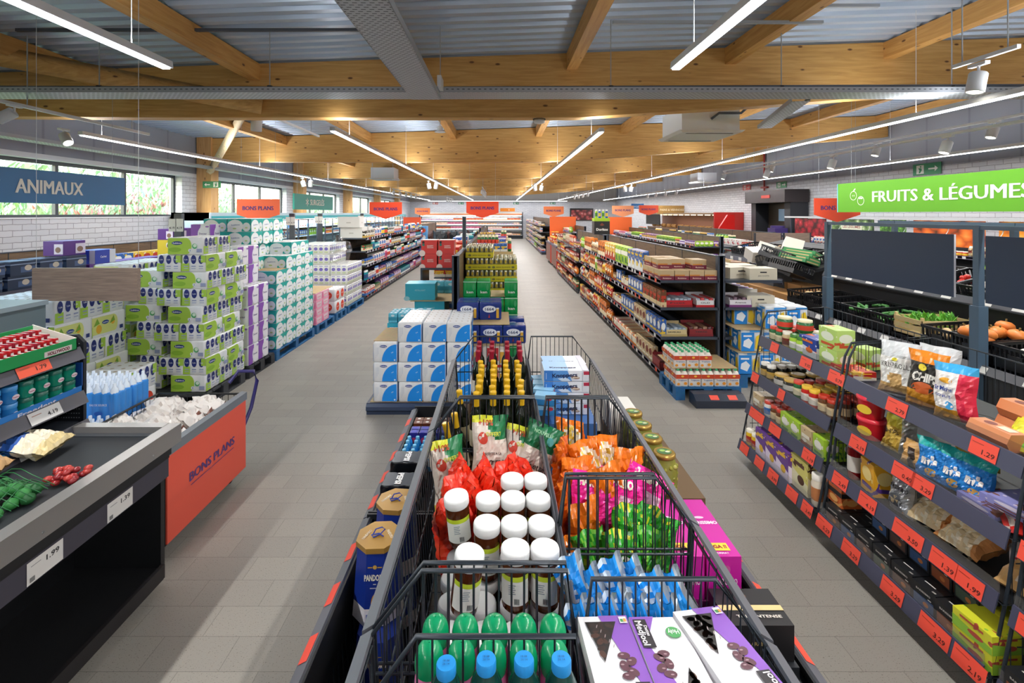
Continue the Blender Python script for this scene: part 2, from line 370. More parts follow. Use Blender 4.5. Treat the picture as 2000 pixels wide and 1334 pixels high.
# timber posts, main beams, purlins
for i in range(8):
    Y = 0.95+5.5*i
    b = MB()
    if Y < 39: b.box(-7.4, Y-0.16, 0, -7.05, Y+0.16, 3.87, WOODZ); struct('column', b)
    if Y > 39: continue
    xs = [-7.4, -4.5, 1.0, 3.5, 9.5]; zb = [3.28, 3.26, 3.26, 3.42, 3.88]
    pts = [(x, z) for x, z in zip(xs, zb)]+[(9.5, ztop(9.5)-0.015), (-7.4, ztop(-7.4)-0.015)]
    o = MB(); o.prism(pts, Y-0.1, Y+0.1, 'y', WOODX); struct('beam', o)
    if i == 0: continue
    for j in range(8):
        x = -5.3+2.08*j
        if x > 9.4: continue
        p = MB(); p.box(x-0.07, Y-5.4, ztop(x)-0.235, x+0.07, Y-0.1, ztop(x)-0.02, WOODY); struct('purlin_beam', p)
b = MB()
b.T = None; b.tube([(-7.15, 11.9, 3.0), (-4.6, 8.8, 3.95)], 0.085, WOODP, 4); struct('brace_beam', b)
b = MB(); b.tube([(-7.2, 4.3, 3.92), (-3.1, 6.3, 3.4)], 0.11, WOODX, 4); struct('brace_beam', b)
# hedge and bank outside the windows
def leaves(name, cx, cy, cz, sx, sy, sz, n, cols, size=0.09):
    b = MB(); R = random.Random(name+str(cy))
    for i in range(n):
        p = Vector((cx+R.uniform(-sx, sx), cy+R.uniform(-sy, sy), cz+R.uniform(-sz, sz)))
        q = Matrix.Rotation(R.uniform(0, 6.28), 3, 'Z') @ Matrix.Rotation(R.uniform(-1, 1), 3, 'X'); s = size*R.uniform(0.6, 1.4)
        b.poly([p+q @ Vector(v) for v in ((-s*0.3, 0, 0), (0, 0, -s), (s*0.3, 0, 0), (0, 0, s))], M(R.choice(cols), 0.5))
    return b
for cy, cols, nm in ((8.6, ['#6f9a58', '#8fb46c', '#a9c884'], 'green leafy hedge outside the windows nearest the checkout'),
                     (15.2, ['#b06a62', '#b87a70', '#8aa86a', '#9cb880'], 'red leaved hedge outside the windows by the red sale board'),
                     (27, ['#86a878', '#9cbc88', '#b4cc9c'], 'green hedge far along outside the freezer aisle windows')):
    sy = 3.2 if cy < 20 else 8.2
    tag(link('hedge', leaves('h', -11.0, cy, 1.3, 0.7, sy, 1.3, 3600 if cy < 20 else 6000, cols).mesh()), nm, 'hedge', kind='stuff')
tag(link('hedge', leaves('t', -16.0, 15, 2.0, 1.2, 12, 2.0, 6500, ['#aac090', '#b8cc9c', '#9ab484'], 0.2).mesh()), 'tall pale green trees and bushes beyond the hedges', 'hedge', kind='stuff')
g = MB(); g.box(-40, -10, -0.3, -7.7, 60, 0.0, M('#8f9a6a', 0.9)); struct('ground', g)
# ================================================================ things hung from the deck
STEEL = M('#9aa0a6', 0.4, 0.4); GALV = M('#a9aeb4', 0.45, 0.35); DGREY = M('#4a4f57', 0.5)
o = link('cable_tray', None, loc=(1.0, 5.1, 3.24)); tag(o, 'long perforated cable tray crossing the whole ceiling', 'cable tray')
b = MB(); b.box(-8.3, -0.15, 0, 8.45, 0.15, 0.004, PERF); link('tray_base', b.mesh(), o)
for s in (-1, 1):
    b = MB(); b.box(-8.3, s*0.15-0.002, 0, 8.45, s*0.15+0.002, 0.055, GALV)
    f = b.face((-8.3, s*0.15-0.003, 0.0), (1, 0, 0), (0, 0, 1))
    for i in range(300): f.e = 0; f.rect(0.03+i*0.0555, 0.028, 0.055+i*0.0555, 0.036, '#3a3e44')
    link('tray_edge', b.mesh(), o)
o = link('cable_tray', None, loc=(-0.78, 1.0, 3.20)); tag(o, 'wide perforated cable tray running lengthwise above the central carts', 'cable tray')
b = MB(); b.box(-0.15, -5, 0, 0.15, 4.1, 0.004, PERF); link('tray_base', b.mesh(), o)
for s in (-1, 1):
    b = MB(); b.box(s*0.15-0.003, -5, 0, s*0.15+0.003, 4.1, 0.055, GALV); link('tray_edge', b.mesh(), o)
b = MB(); b.box(0.16, 3.75, 0.05, 0.2, 3.95, 0.16, WHITE); link('junction_box', b.mesh(), o)
o = link('cable_tray', None, loc=(3.6, 6.2, 3.25)); tag(o, 'short perforated cable tray branching to the white air conditioner', 'cable tray')
b = MB(); b.T = Matrix.Rotation(-0.30, 4, 'Z'); b.box(-0.09, -0.85, 0, 0.09, 0.95, 0.004, PERF); b.box(-0.093, -0.85, 0, -0.087, 0.95, 0.05, GALV); b.box(0.087, -0.85, 0, 0.093, 0.95, 0.05, GALV); link('tray_base', b.mesh(), o)
b = MB(); b.tube([(-7.38, 5.25, 3.37), (-1.2, 5.25, 3.355), (9.48, 5.25, 3.4)], 0.022, '#59616c', 8)
o = one('water_pipe', b, 'dark grey pipe running across the ceiling above the cable tray', 'pipe')
for i in range(9):
    c = MB(); x = -6.2+i*1.85; z = 3.365; c.lathe([(0.03, -0.02), (0.03, 0.02)], '#33373c', (0, 0, 0), 8); c.box(-0.004, -0.004, 0, 0.004, 0.004, ztop(x)-z-0.03, GALV)
    link('pipe_clip', c.mesh(), o, (x, 5.25, z))
# steel mesh trays along both side walls
for nm, x, z, lab in (('cable_tray', -6.9, 3.06, 'bluish cable tray along the wall above the windows'), ('cable_tray', 9.25, 3.2, 'cable tray along the brick wall of the produce corner')):
    b = MB(); b.box(-0.12, -16, 0, 0.12, 16, 0.004, PERF); b.box(-0.122, -16, 0, -0.118, 16, 0.05, GALV); b.box(0.118, -16, 0, 0.122, 16, 0.05, GALV)
    one(nm, b, lab, 'cable tray', None, (x, 18.0, z))
# thin steel rails under the deck
for x0, x1, y, lab in ((-5.0, -0.95, 5.0, 'thin dark hanging rail below the ribbed deck beside the wide cable tray'), (1.15, 3.3, 4.95, 'thin steel hanging rail below the deck by the short ceiling light'), (3.0, 3.6, 4.6, 'steel bracket bar fixed to the purlin by the ceiling light')):
    b = MB(); b.box(x0, -0.015, 0, x1, 0.015, 0.03, DGREY if 'dark' in lab else GALV); one('hanging_rail', b, lab, 'rail', None, (0, y, 3.93+0.01*x0))
# air conditioners
def air_con(x, y, z, w, label):
    o = link('air_conditioner', None, loc=(x, y, z)); tag(o, label, 'air conditioner', 'ceiling air conditioners')
    b = MB(); k = w*0.88/2; b.box(-k, -k, 0.04, k, k, 0.4, M('#e6eaee', 0.4)); link('body', b.mesh(), o)
    b = MB(); b.prism([(-w/2, 0.035), (w/2, 0.035), (w/2-0.05, 0.0), (-w/2+0.05, 0.0)], -w/2, w/2, 'y', M('#e4e4e0', 0.4))
    b.box(-w*0.36, -w*0.41, -0.003, w*0.36, -w*0.37, 0.001, '#2f2f2f'); b.box(-w*0.36, w*0.37, -0.003, w*0.36, w*0.41, 0.001, '#2f2f2f')
    link('vent_panel', b.mesh(), o)
    for sx in (-1, 1):
        for sy in (-1, 1):
            b = MB(); b.tube([(0, 0, 0.4), (0, 0, ztop(x)-z)], 0.006, GALV, 4); link('hanger_rod', b.mesh(), o, (sx*k*0.9, sy*k*0.9, 0))
    return o
a = air_con(3.08, 7.5, 3.18, 0.96, 'white ceiling air conditioner beside the cable tray near the produce area')
b = MB(); b.tube([(0.0, -0.44, 0.2), (0.1, -0.47, 0.28), (0.3, -0.47, 0.28), (0.42, -0.47, 0.28), (0.5, -0.5, 0.36), (0.75, -1.1, 0.42), (0.8, -2.2, 0.2)], 0.02, '#50565f', 6); link('drain_pipe', b.mesh(), a)
air_con(-4.05, 17.0, 3.18, 0.9, 'white ceiling air conditioner high between the red sale boards and the windows')
air_con(8.6, 20.5, 3.3, 0.9, 'small pale ceiling air conditioner in the far corner by the brick wall')
# smoke detector
b = MB(); b.lathe([(0.03, 0.05), (0.075, 0.04), (0.075, 0.01), (0.05, 0)], WHITE, capb=True); b.lathe([(0.085, 0.05), (0.085, 0.062)], '#33363a'); one('smoke_detector', b, 'round white smoke detector under a timber beam', 'smoke detector', None, (0.52, 6.45, 3.20))
b = MB(); b.lathe([(0.03, 0.12), (0.05, 0.1), (0.055, 0.04), (0.11, 0.0)], M('#dfe5ea', 0.2), capb=True); b.tube([(0, 0, 0.12), (0, 0, 0.44)], 0.008, GALV, 5); one('wifi_antenna', b, 'small round pale ceiling device hanging between timber beams', 'antenna', None, (-1.17, 9.4, 3.58))
# ---------------------------------------------------------------- track spotlights
SPOTG = M('#fff7e6', 0.4, emit=14)
def spotlight(x, y, z, label, tilt=(0.35, 0), rz=0, s=1.0, lit=0.0, track=True, grp='white track spotlights'):
    o = link('track_spotlight', None, loc=(x, y, z), scale=(s, s, s)); o.rotation_euler = (0, 0, rz); tag(o, label, 'spotlight', grp)
    T = Matrix.Rotation(tilt[0], 4, 'X') @ Matrix.Rotation(tilt[1], 4, 'Y')
    b = MB(); b.box(-0.02, -0.07, -0.025, 0.02, 0.07, 0, WHITE); b.tube([(0, 0, -0.02), (0, 0, -0.075)], 0.01, WHITE, 6); link('adapter', b.mesh(), o)
    b = MB(Matrix.Translation((0, 0, -0.075)) @ T); b.lathe([(0.05, -0.155), (0.055, -0.16), (0.058, -0.15), (0.058, -0.01), (0.05, 0)], WHITEP, seg=16); link('spot_housing', b.mesh(), o)
    b = MB(Matrix.Translation((0, 0, -0.075)) @ T); b.lathe([(0.001, -0.15), (0.05, -0.1502)], SPOTG, seg=14, capt=False); link('lens', b.mesh(), o)
    if lit:
        l = bpy.data.lights.new('spot_light', 'SPOT'); l.energy = lit; l.spot_size = 1.1; l.spot_blend = 0.6; l.color = (1, 0.95, 0.88); l.shadow_soft_size = 0.04
        lo = bpy.data.objects.new('spot_light', l); COL.objects.link(lo); lo.parent = o; lo.matrix_local = Matrix.Translation((0, 0, -0.075)) @ T @ Matrix.Translation((0, 0, -0.17))
    return o
def track(x, y0, y1, z, label, xx=None):
    o = link('light_track', None, loc=(x, (y0+y1)/2, z)); tag(o, label, 'light track'); L = y1-y0
    b = MB(); b.box(-0.018, -L/2, 0, 0.018, L/2, 0.035, WHITE); link('track_rail', b.mesh(), o)
    for t in (-L*0.35, L*0.35):
        if abs(((y0+y1)/2+t-0.95+2.75) % 5.5-2.75) < 0.14: t += 0.3
        b = MB(); b.tube([(0, 0, 0.03), (0, 0, ztop(x)-z-0.02)], 0.006, GALV, 5); link('dropper', b.mesh(), o, (0, t, 0))
Z = ZL
track(-5.05, 4.85, 6.95, 3.12, 'white spotlight track hanging above the animal food sign'); spotlight(-5.0, 4.98, 3.12, 'white spotlight at the near end of the track above the animal food sign', (-0.5, 0.9))
spotlight(-5.55, 6.15, 3.08, 'white tilted spotlight at the start of the window side ceiling light', (-0.3, -0.65)) 
track(-3.45, 6.7, 9.2, 3.45, 'white spotlight track beside the timber beam over the paper pallets'); spotlight(-3.42, 6.8, 3.45, 'white cylinder spotlight hanging over the household paper pallets', (0.2, 0.15), s=1.25)
track(4.45, 4.15, 4.75, 3.42, 'short white spotlight track in front of the long light near the produce sign'); spotlight(4.45, 4.5, 3.40, 'large white spotlight hanging above the green produce sign', (0.0, 0.2), s=1.2, lit=60)
track(7.1, 3.0, 15.4, 3.33, 'upper white spotlight track over the produce wall shelves')
for y, t in ((6.95, 'first'), (9.1, 'second'), (12.6, 'third'), (15.3, 'last')): spotlight(7.1, y, 3.33, 'white spotlight hanging on the upper produce track, %s from the sign' % t, (0, 0.35), lit=45, s=1.1)
track(6.2, 3.0, 13.5, 3.08, 'lower white spotlight track over the produce shelves')
for y, t in ((6.7, 'first'), (9.0, 'second'), (11.2, 'third')): spotlight(6.2, y, 3.08, 'white spotlight hanging on the lower produce track, %s from the sign' % t, (0, 0.35), lit=45, s=1.1)
for y, t in ((4.2, 'before the sign'), (5.6, 'over the crates')): spotlight(7.1, y, 3.33, 'white spotlight on the near end of the upper produce track, %s' % t, (0, 0.6), lit=45, s=1.1)
def spot_row(pts, lab, lit=0):
    for i, (x, y, z) in enumerate(pts): spotlight(x, y, z, lab, (0.5, 0.1), lit=lit, grp=lab)
for (x, y, n, lab) in ((-4.4, 20, 5, 'far white spotlights in a row before the window side'), (-0.7, 19, 4, 'far white spotlights in a row over the central shelves'), (4.0, 22, 4, 'far white spotlights in a row over the snack shelves'), (7.3, 20, 4, 'far white spotlights in a row near the bakery wall'), (-3.4, 31, 3, 'tiny far white spotlights near the rear fridge wall')):
    track(x, y-0.3, y+n*1.3, 3.0, 'thin spotlight track carrying '+lab)
    spot_row([(x, y+i*1.3, 3.0) for i in range(n)], lab)
for x, y, lab in ((-2.13, 15.2, 'household paper'), (1.30, 16.5, 'beer'), (4.55, 17.2, 'snack'), (-5.6, 14.0, 'freezer')):
    for s in (-1, 1): spotlight(x+s*0.13, y, ZL-0.02, 'white twin spotlights below the %s aisle light' % lab, (0.2, s*0.2), s=1.1, grp='twin spotlights over the %s aisle' % lab)
# ---------------------------------------------------------------- hanging signs
WIRE = M('#b9bec4', 0.4, 0.3)
def hang_wires(o, pts, z, x):
    for (dx, dy, dz) in pts:
        b = MB(); b.tube([(0, 0, 0), (0, 0, ztop(x+dx)-z-dz)], 0.0025, WIRE, 4); link('hanging_wire', b.mesh(), o, (dx, dy, dz))
def aisle_sign(name, x, y0, y1, z0, z1, colr, label, text, th, tcy, faces=1, icon=None, tcol='#e8e4dc', edge=None, tw=None):
    """sign whose face runs lengthwise through the hall; faces=+1 looks towards +x, -1 towards -x"""
    L = y1-y0; H = z1-z0; o = link('hanging_sign', None, loc=(x, (y0+y1)/2, z0)); tag(o, label, 'sign')
    b = MB(); b.box(-0.02, -L/2, 0, 0.02, L/2, H, M(colr, 0.45)); link('board', b.mesh(), o)
    if edge: b = MB(); b.box(-0.025, L/2, 0, 0.02, L/2+0.012, H, M(edge, 0.4)); link('edge_strip', b.mesh(), o)
    b = MB(); f = b.right(0.0205, 0, 0) if faces > 0 else b.left(-0.0205, 0, 0)
    [f.text(text, tcy+q, H*0.5, th, tcol, tw, bold=0.0) for q in (0, .007, -.007, .0035, -.0035)]; link('lettering', b.mesh(), o)
    if icon: b = MB(); icon(b.right(0.0205, 0, 0) if faces > 0 else b.left(-0.0205, 0, 0), H); link('icon', b.mesh(), o)
    hang_wires(o, [(0, -L*0.42, H), (0, L*0.42, H)], z0, x)
def ring(f, u, v, r, w, m):
    n = 20
    for i in range(n):
        a, c = 2*PI*i/n, 2*PI*(i+1)/n
        f.e = 0.001; f.poly([(u+math.cos(q)*k, v+math.sin(q)*k) for q, k in ((a, r), (c, r), (c, r-w), (a, r-w))], m)
def ic_paw(f, H): ring(f, -0.50, H*0.62, 0.03, 0.01, '#e8e4dc'); ring(f, -0.6, H*0.42, 0.05, 0.01, '#e8e4dc'); ring(f, -0.53, H*0.3, 0.02, 0.008, '#e8e4dc')
def ic_snow(f, H):
    for i in range(3):
        a = PI/3*i+PI/6; dx, dy = math.cos(a)*0.11, math.sin(a)*0.11; px, py = -math.sin(a)*0.009, math.cos(a)*0.009; c = (-0.56, H*0.5); f.e = 0.001
        f.poly([(c[0]-dx-px, c[1]-dy-py), (c[0]+dx-px, c[1]+dy-py), (c[0]+dx+px, c[1]+dy+py), (c[0]-dx+px, c[1]-dy+py)], '#e8e4dc')
        for s in (-1, 1):
            q = (c[0]+s*dx*0.6, c[1]+s*dy*0.6); f.ell(q[0], q[1], 0.024, 0.012, '#e8e4dc', 8, a+PI/2)
def ic_fruit(f, H):
    w = '#e6ecde'; ring(f, -1.26, H*0.56, 0.068, 0.009, w); ring(f, -1.115, H*0.38, 0.066, 0.009, w)
    f.e = 0.001; f.ell(-1.24, H*0.56+0.085, 0.028, 0.011, w, 10, 0.7)
    for u in (-1.275, -1.245): f.e = 0.001; f.ell(u, H*0.56, 0.006, 0.013, w, 8)
    f.poly([(-1.16, H*0.38+0.04), (-1.115, H*0.38+0.05), (-1.07, H*0.38+0.04), (-1.095, H*0.38+0.02), (-1.115, H*0.38+0.03), (-1.135, H*0.38+0.02)], w)
aisle_sign('a', -5.0, 4.15, 6.42, 2.11, 2.47, '#12679e', 'blue hanging sign reading ANIMAUX in front of the windows', 'ANIMAUX', 0.15, 0.085, 1, ic_paw, tw=0.80)
aisle_sign('s', -5.0, 11.7, 14.4, 2.10, 2.49, '#0a9486', 'teal hanging sign reading SURGELES with a snowflake', 'SURGELÉS', 0.15, 0.13, 1, ic_snow, tw=1.0)
aisle_sign('f', 5.2, 4.25, 7.42, 2.02, 2.45, '#5da51a', 'long green hanging sign reading FRUITS & LEGUMES with fruit icons', 'FRUITS & LÉGUMES', 0.15, 0.115, -1, ic_fruit, '#e6ecde', '#7ec7ee', 2.02)
def bons_plans(x, y, w, z, label, colr='#f04a25', tcol='#4a2a78', rz=0):  # lighter orange board colours paint in light coming from behind
    h = w*0.36; o = link('sale_board', None, loc=(x, y, z), rz=rz); tag(o, label, 'sign', 'pointed sale boards over the aisles')
    b = MB(); b.prism([(-w/2, 0), (-w/2, h), (w/2, h), (w/2, 0), (0, -w*0.16)], -0.008, 0.008, 'y', M(colr, 0.5)); link('board', b.mesh(), o)
    b = MB(); b.front(0, -0.0085, 0).text('BONS PLANS', 0, h*0.42, w*0.095, tcol, w*0.72, bold=0.0).text('BONS PLANS', w*.005, h*0.42, w*0.095, tcol, w*0.72, bold=0.0).text('BONS PLANS', -w*.005, h*0.42, w*0.095, tcol, w*0.72, bold=0.0); link('lettering', b.mesh(), o)
    hang_wires(o, [(-w*0.4, 0, h), (w*0.4, 0, h)], z, x)
bons_plans(-4.65, 9.3, 0.82, 1.98, 'orange pointed BONS PLANS board coloured as backlit, before the freezers, nearest the windows', '#f4683f')
bons_plans(-3.1, 13.1, 0.88, 1.99, 'red pointed BONS PLANS board over the aisle of paper packs')
bons_plans(-0.55, 15.0, 1.0, 2.02, 'red pointed BONS PLANS board hanging over the end of the central shelves')
bons_plans(-4.9, 30.5, 0.95, 2.0, 'small orange BONS PLANS board coloured as backlit, far off by the fridge wall', '#f4824e')
bons_plans(2.65, 24.0, 1.0, 1.99, 'orange BONS PLANS board coloured as backlit, over the far orange end display', '#f08a55')
bons_plans(5.4, 21.3, 0.95, 2.0, 'pale orange BONS PLANS board coloured as backlit, in front of the snack shelves', '#f3a273')
bons_plans(6.9, 22.5, 0.9, 2.06, 'orange red BONS PLANS board under the small blue board', '#ef5a38')
bons_plans(5.5, 7.9, 0.75, 1.98, 'orange BONS PLANS board half hidden behind the green sign', '#f0502a')
b = MB(); b.box(-0.32, -0.01, 0, 0.32, 0.01, 0.26, M('#2b6fae', 0.5)); b.front(0, -0.011, 0).text('HYGIÈNE', 0, 0.1, 0.09, '#cfe0f0'); one('hanging_sign', b, 'small blue board hanging above an orange sale board', 'sign', None, (6.95, 24.5, 2.24))
b = MB(); b.box(-0.5, -0.01, 0, 0.5, 0.01, 0.24, M('#e98a2a', 0.5)); b.front(0, -0.011, 0).text('E', 0.1, 0.12, 0.1, '#f5e6d0'); one('hanging_sign', b, 'amber board far behind the central sale board', 'sign', None, (0.5, 33, 2.13))
b = MB(); b.box(-0.9, -0.02, 0, 0.9, 0.02, 0.42, M('#b08a4e', 0.4)); b.front(0, -0.021, 0).text('PAINS & VIENNOISERIES', 0, 0.2, 0.11, '#efe2c4', 1.5); one('hanging_sign', b, 'brass coloured bakery sign before the brick wall', 'sign', None, (9.0, 25.0, 1.99))
for nm in ('hanging_sign.003', 'hanging_sign.004', 'hanging_sign.005'):
    o = bpy.data.objects[nm]; hang_wires(o, [(-0.28, 0, 0.24), (0.28, 0, 0.24)], o.location.z, o.location.x)
# wood look board hung over the checkout shelf
b = MB(); b.box(-0.432, -0.02, 0, 0.432, 0.02, 0.27, LAMX); o = one('hanging_board', b, 'grey wood look board hung on wires above the checkout', 'board', None, (-3.42, 4.0, 1.28))
hang_wires(o, [(-0.415, 0, 0.27), (0.43, 0, 0.27)], 1.28, -3.4)
# small exit signs and fire notices on the walls
def exit_sign(loc, rz, label, arrow=1, s=1.0, c='#1f8a5a', kind='running figure'):
    b = MB(); b.box(-0.22*s, -0.01, 0, 0.22*s, 0, 0.16*s, M(c, 0.4)); f = b.front(0, -0.011, 0); u = arrow*0.1*s
    f.rect(u-0.07*s, 0.07*s, u+0.06*s, 0.09*s, '#f2f5f2'); f.poly([(u+arrow*0.08*s, 0.08*s), (u+arrow*0.03*s, 0.12*s), (u+arrow*0.03*s, 0.04*s)][::1 if arrow < 0 else -1][::-1], '#f2f5f2')
    u = -u; f.rect(u-0.06*s, 0.02*s, u+0.06*s, 0.14*s, '#e9efe9'); f.ell(u+0.01*s, 0.118*s, 0.013*s, 0.013*s, c); f.poly([(u-0.02*s, 0.03*s), (u, 0.03*s), (u+0.03*s, 0.07*s), (u+0.02*s, 0.1*s), (u-0.03*s, 0.1*s), (u-0.01*s, 0.07*s)], c)
    one('exit_sign', b, label, 'exit sign', None, loc, rz)
exit_sign((9.48, 10.75, 2.86), -PI/2, 'green exit sign with arrow on the brick wall above the produce sign', 1, 1.6)
exit_sign((9.48, 16.3, 2.86), -PI/2, 'green exit sign on the brick wall above the black doorway', 1, 1.3)
exit_sign((9.48, 18.6, 2.9), -PI/2, 'red fire notice on the brick wall by the red pipe', 1, 1.3, '#c33a34')
exit_sign((-7.0, 11.75, 2.62), 0, 'green exit sign with arrow mounted on the timber column by the windows', -1, 1.0)
for x, lab in ((-5.3, 'first'), (-3.2, 'second'), (1.3, 'third'), (4.3, 'fourth')): exit_sign((x, 39.59, 2.75), 0, 'tiny far exit sign high on the back wall, %s from the window side' % lab, 1, 1.0, '#2d7a56' if x > -5 else '#a8473f')
# red pipe, black doorway
b = MB(); b.tube([(0, 0, 2.0), (0, 0, ztop(9.4)-0.1)], 0.03, '#a8322c', 7); b.box(-0.03, -0.2, 2.9, 0.05, 0.2, 2.96, '#8f2b27'); one('sprinkler_pipe', b, 'red upright pipe on the brick wall beside the black doorway', 'pipe', None, (9.44, 17.3, 0.0))
o = link('doorway_portal', None, loc=(9.45, 16.0, 0)); tag(o, 'black doorway portal with a small window in the brick wall', 'doorway')
b = MB(); b.box(-0.55, -1.15, 0, 0, -0.85, 2.35, '#23252b'); b.box(-0.55, 0.85, 0, 0, 1.15, 2.35, '#23252b'); b.box(-0.75, -1.2, 2.35, 0, 1.2, 2.75, '#2b2426'); link('portal_frame', b.mesh(), o)
b = MB(); b.box(-0.1, -0.85, 0, 0, 0.85, 2.35, '#3c3226'); b.left(-0.101, -0.1, 1.75).rect(-0.35, 0, 0.05, 0.4, M('#9cc4e8', 0.3)); link('door_leaf', b.mesh(), o)
b = MB(); b.box(-0.77, -0.4, 2.5, -0.751, 0.1, 2.6, '#a03028'); link('lit_notice', b.mesh(), o)
# ================================================================ goods: how each kind looks
from mathutils import noise as NZ
def nz(a, b, s): return math.sin(a*7.1+s)*math.cos(b*5.3+s*1.7)+0.5*math.sin(a*15.7-b*11.3+s*2.3)
class Bag:
    """pillow bag standing on its lower seam, front towards -y"""
    def __init__(s, w, h, t, fn, seed=1, nu=16, nv=20, crumple=0.006, seam=0.05, slump=0.0):
        s.w, s.h, s.t, s.seed, s.cr, s.seam, s.slump = w, h, t, seed, crumple, seam, slump
        b = s.b = MB(); 
        for side in (-1, 1):
            vs = [s.S(-1+2*i/nu, j/nv, side) for j in range(nv+1) for i in range(nu+1)]
            for j in range(nv):
                for i in range(nu):
                    q = [j*(nu+1)+i, j*(nu+1)+i+1, (j+1)*(nu+1)+i+1, (j+1)*(nu+1)+i]
                    if side > 0: q.reverse()
                    n0 = len(b.v); m = fn(-1+2*(i+0.5)/nu, (j+0.5)/nv, side)
                    b.mi(m)
            n0 = len(b.v); b.v += vs
            for j in range(nv):
                for i in range(nu):
                    q = [j*(nu+1)+i, j*(nu+1)+i+1, (j+1)*(nu+1)+i+1, (j+1)*(nu+1)+i]
                    if side > 0: q.reverse()
                    b.f.append(tuple(n0+a for a in q)); b.m.append(b.mi(fn(-1+2*(i+0.5)/nu, (j+0.5)/nv, side))); b.sm.append(False)
    def S(s, u, v, side=-1, off=0.0):
        e = 1-abs(u)**3; g = min(1, max(0, v/0.22))*min(1, max(0, (1-v)/0.3)); g = math.sin(g*PI/2)
        if v < 0.5: g = max(g, 0.55*min(1, v/0.05+0.2))
        th = s.t/2*max(0, e)**0.6*g
        q = Vector((u*1.7+s.seed*3.1, v*2.2, side*2.0)); c = s.cr*(0.5*nz(u*0.8, v*1.3, s.seed)+1.6*(abs(NZ.noise(q))-.2)+1.8*(abs(NZ.noise(q*2.7))-.2)+.9*NZ.noise(q*6))*(0.35+g)*(1 if abs(u) < 0.99 else 0.3)
        wid = s.w/2*(1-0.10*g*(1 if v > 0.1 else 0.6))
        fold = 0.012*math.sin(u*5+s.seed)*(v > 0.85)*(v-0.85)/0.15
        return Vector((u*wid+0.004*math.sin(v*9+s.seed), side*(th+0.0006+off)+c+fold+s.slump*v*v, v*s.h))
    def text(s, t, u, v, h, m, w=None, bold=0.02, rot=0):
        vs, fs, x0, x1, y0, y1 = text_mesh(t, bold); k = h/0.7; kx = (w/(x1-x0)) if w else k; o = []; cr, sr = math.cos(rot), math.sin(rot)
        for q in vs:
            a = (q.x-(x0+x1)/2)*kx; c = (q.y-0.35)*k; o.append(s.S(u+(a*cr-c*sr)/(s.w/2), v+(a*sr+c*cr)/s.h, -1, 0.0035))
        s.b.add(o, fs, m); return s
    def patch(s, u, v, a, b, m, n=18):
        s.b.add([s.S(u, v, -1, 0.0032)]+[s.S(u+a*math.cos(2*PI*i/n), v+b*math.sin(2*PI*i/n), -1, 0.003) for i in range(n)], [(0, i+1, (i+1) % n+1) for i in range(n)], m, True); return s
def scallop(w, d, h, nx, ny, m, dep=0.006, sag=0.004):
    """shrink-wrapped block of rolls or bottles: plan outline bulges once per roll"""
    b = MB(); pts = []
    def side(n, L):
        r = []
        for i in range(n):
            for q in range(4): t = q/4; r.append(((i+t)/n*L-L/2, -dep*(1-abs(math.sin(PI*t))**0.6)))
        return r
    for (u, v) in side(nx, w): pts.append((u, -d/2-v))
    for (u, v) in side(ny, d): pts.append((w/2+v, u))
    for (u, v) in side(nx, w): pts.append((-u, d/2+v))
    for (u, v) in side(ny, d): pts.append((-w/2-v, -u))
    N = len(pts); vs = []; fs = []
    for z, k in ((0.0, 0.96), (0.012, 1.0), (h-0.014, 1.0), (h-0.004, 0.975), (h, 0.93)):
        vs += [(x*k, y*k, z) for x, y in pts]
    for i in range(4):
        for j in range(N): k = (j+1) % N; fs.append((i*N+j, i*N+k, (i+1)*N+k, (i+1)*N+j))
    b.add(vs, fs, m, True); b.add(vs[-N:], [tuple(range(N))], m)
    return b
W_ = '#eef0f2'
def k_paper(name, w, d, h, nx, ny, deco, base=W_, cat='paper pack', sides='flrb'):
    b = scallop(w, d, h, nx, ny, M(base, 0.35))
    if 'f' in sides: deco(b.front(0, -d/2-0.001, 0), w, h)
    if h > .17: t_rolls(b.top(0, 0, h+.0005), w, d, nx, ny)
    if 'b' in sides: deco(b.back(0, d/2+0.001, 0), w, h)
    if 'r' in sides: deco(b.right(w/2+0.001, 0, 0), d, h)
    if 'l' in sides: deco(b.left(-w/2-0.001, 0, 0), d, h)
    return Kind(name, cat, b, size=(w, d, h))
def quarter(f, u0, v0, u1, v1, m, n=10):
    """quarter disc filling the lower right corner"""
    f.poly([(u1, v0)]+[(u1-(u1-u0)*math.cos(PI/2*i/n), v0+(v1-v0)*math.sin(PI/2*i/n)) for i in range(n, -1, -1)][::-1][::-1], m)
def t_rolls(f, w, d, nx=4, ny=3):
    for i in range(nx):
        for j in range(ny): f.e = 0.0005; f.ell(-w/2+(i+.5)*w/nx, -d/2+(j+.5)*d/ny, w/nx*.17, w/nx*.17, '#b7a694', 8)
def d_blue(f, w, h):
    f.poly([(w*0.48, h*0.04)]+[(w*0.48-w*0.62*math.sin(PI/2*i/8), h*0.04+h*0.86*math.cos(PI/2*i/8)) for i in range(9)], '#1490ee')
    f.ell(-w*0.08, h*0.80, w*0.15, h*0.065, '#1b3f94'); f.text('Sublime', -w*0.08, h*0.80, h*0.06, '#e8eefc', w*0.24)
    f.text('Soft', w*0.3, h*0.5, h*0.05, '#d8ecfa', rot=0.5); f.ell(w*0.4, h*0.12, 0.008, 0.008, '#e8eefc')
    for i in range(3): f.e = 0.001; f.rect(-w*0.4+i*w*0.05, h*0.2+i*0.02, -w*0.385+i*w*0.05, h*0.75, '#cfd8e4')
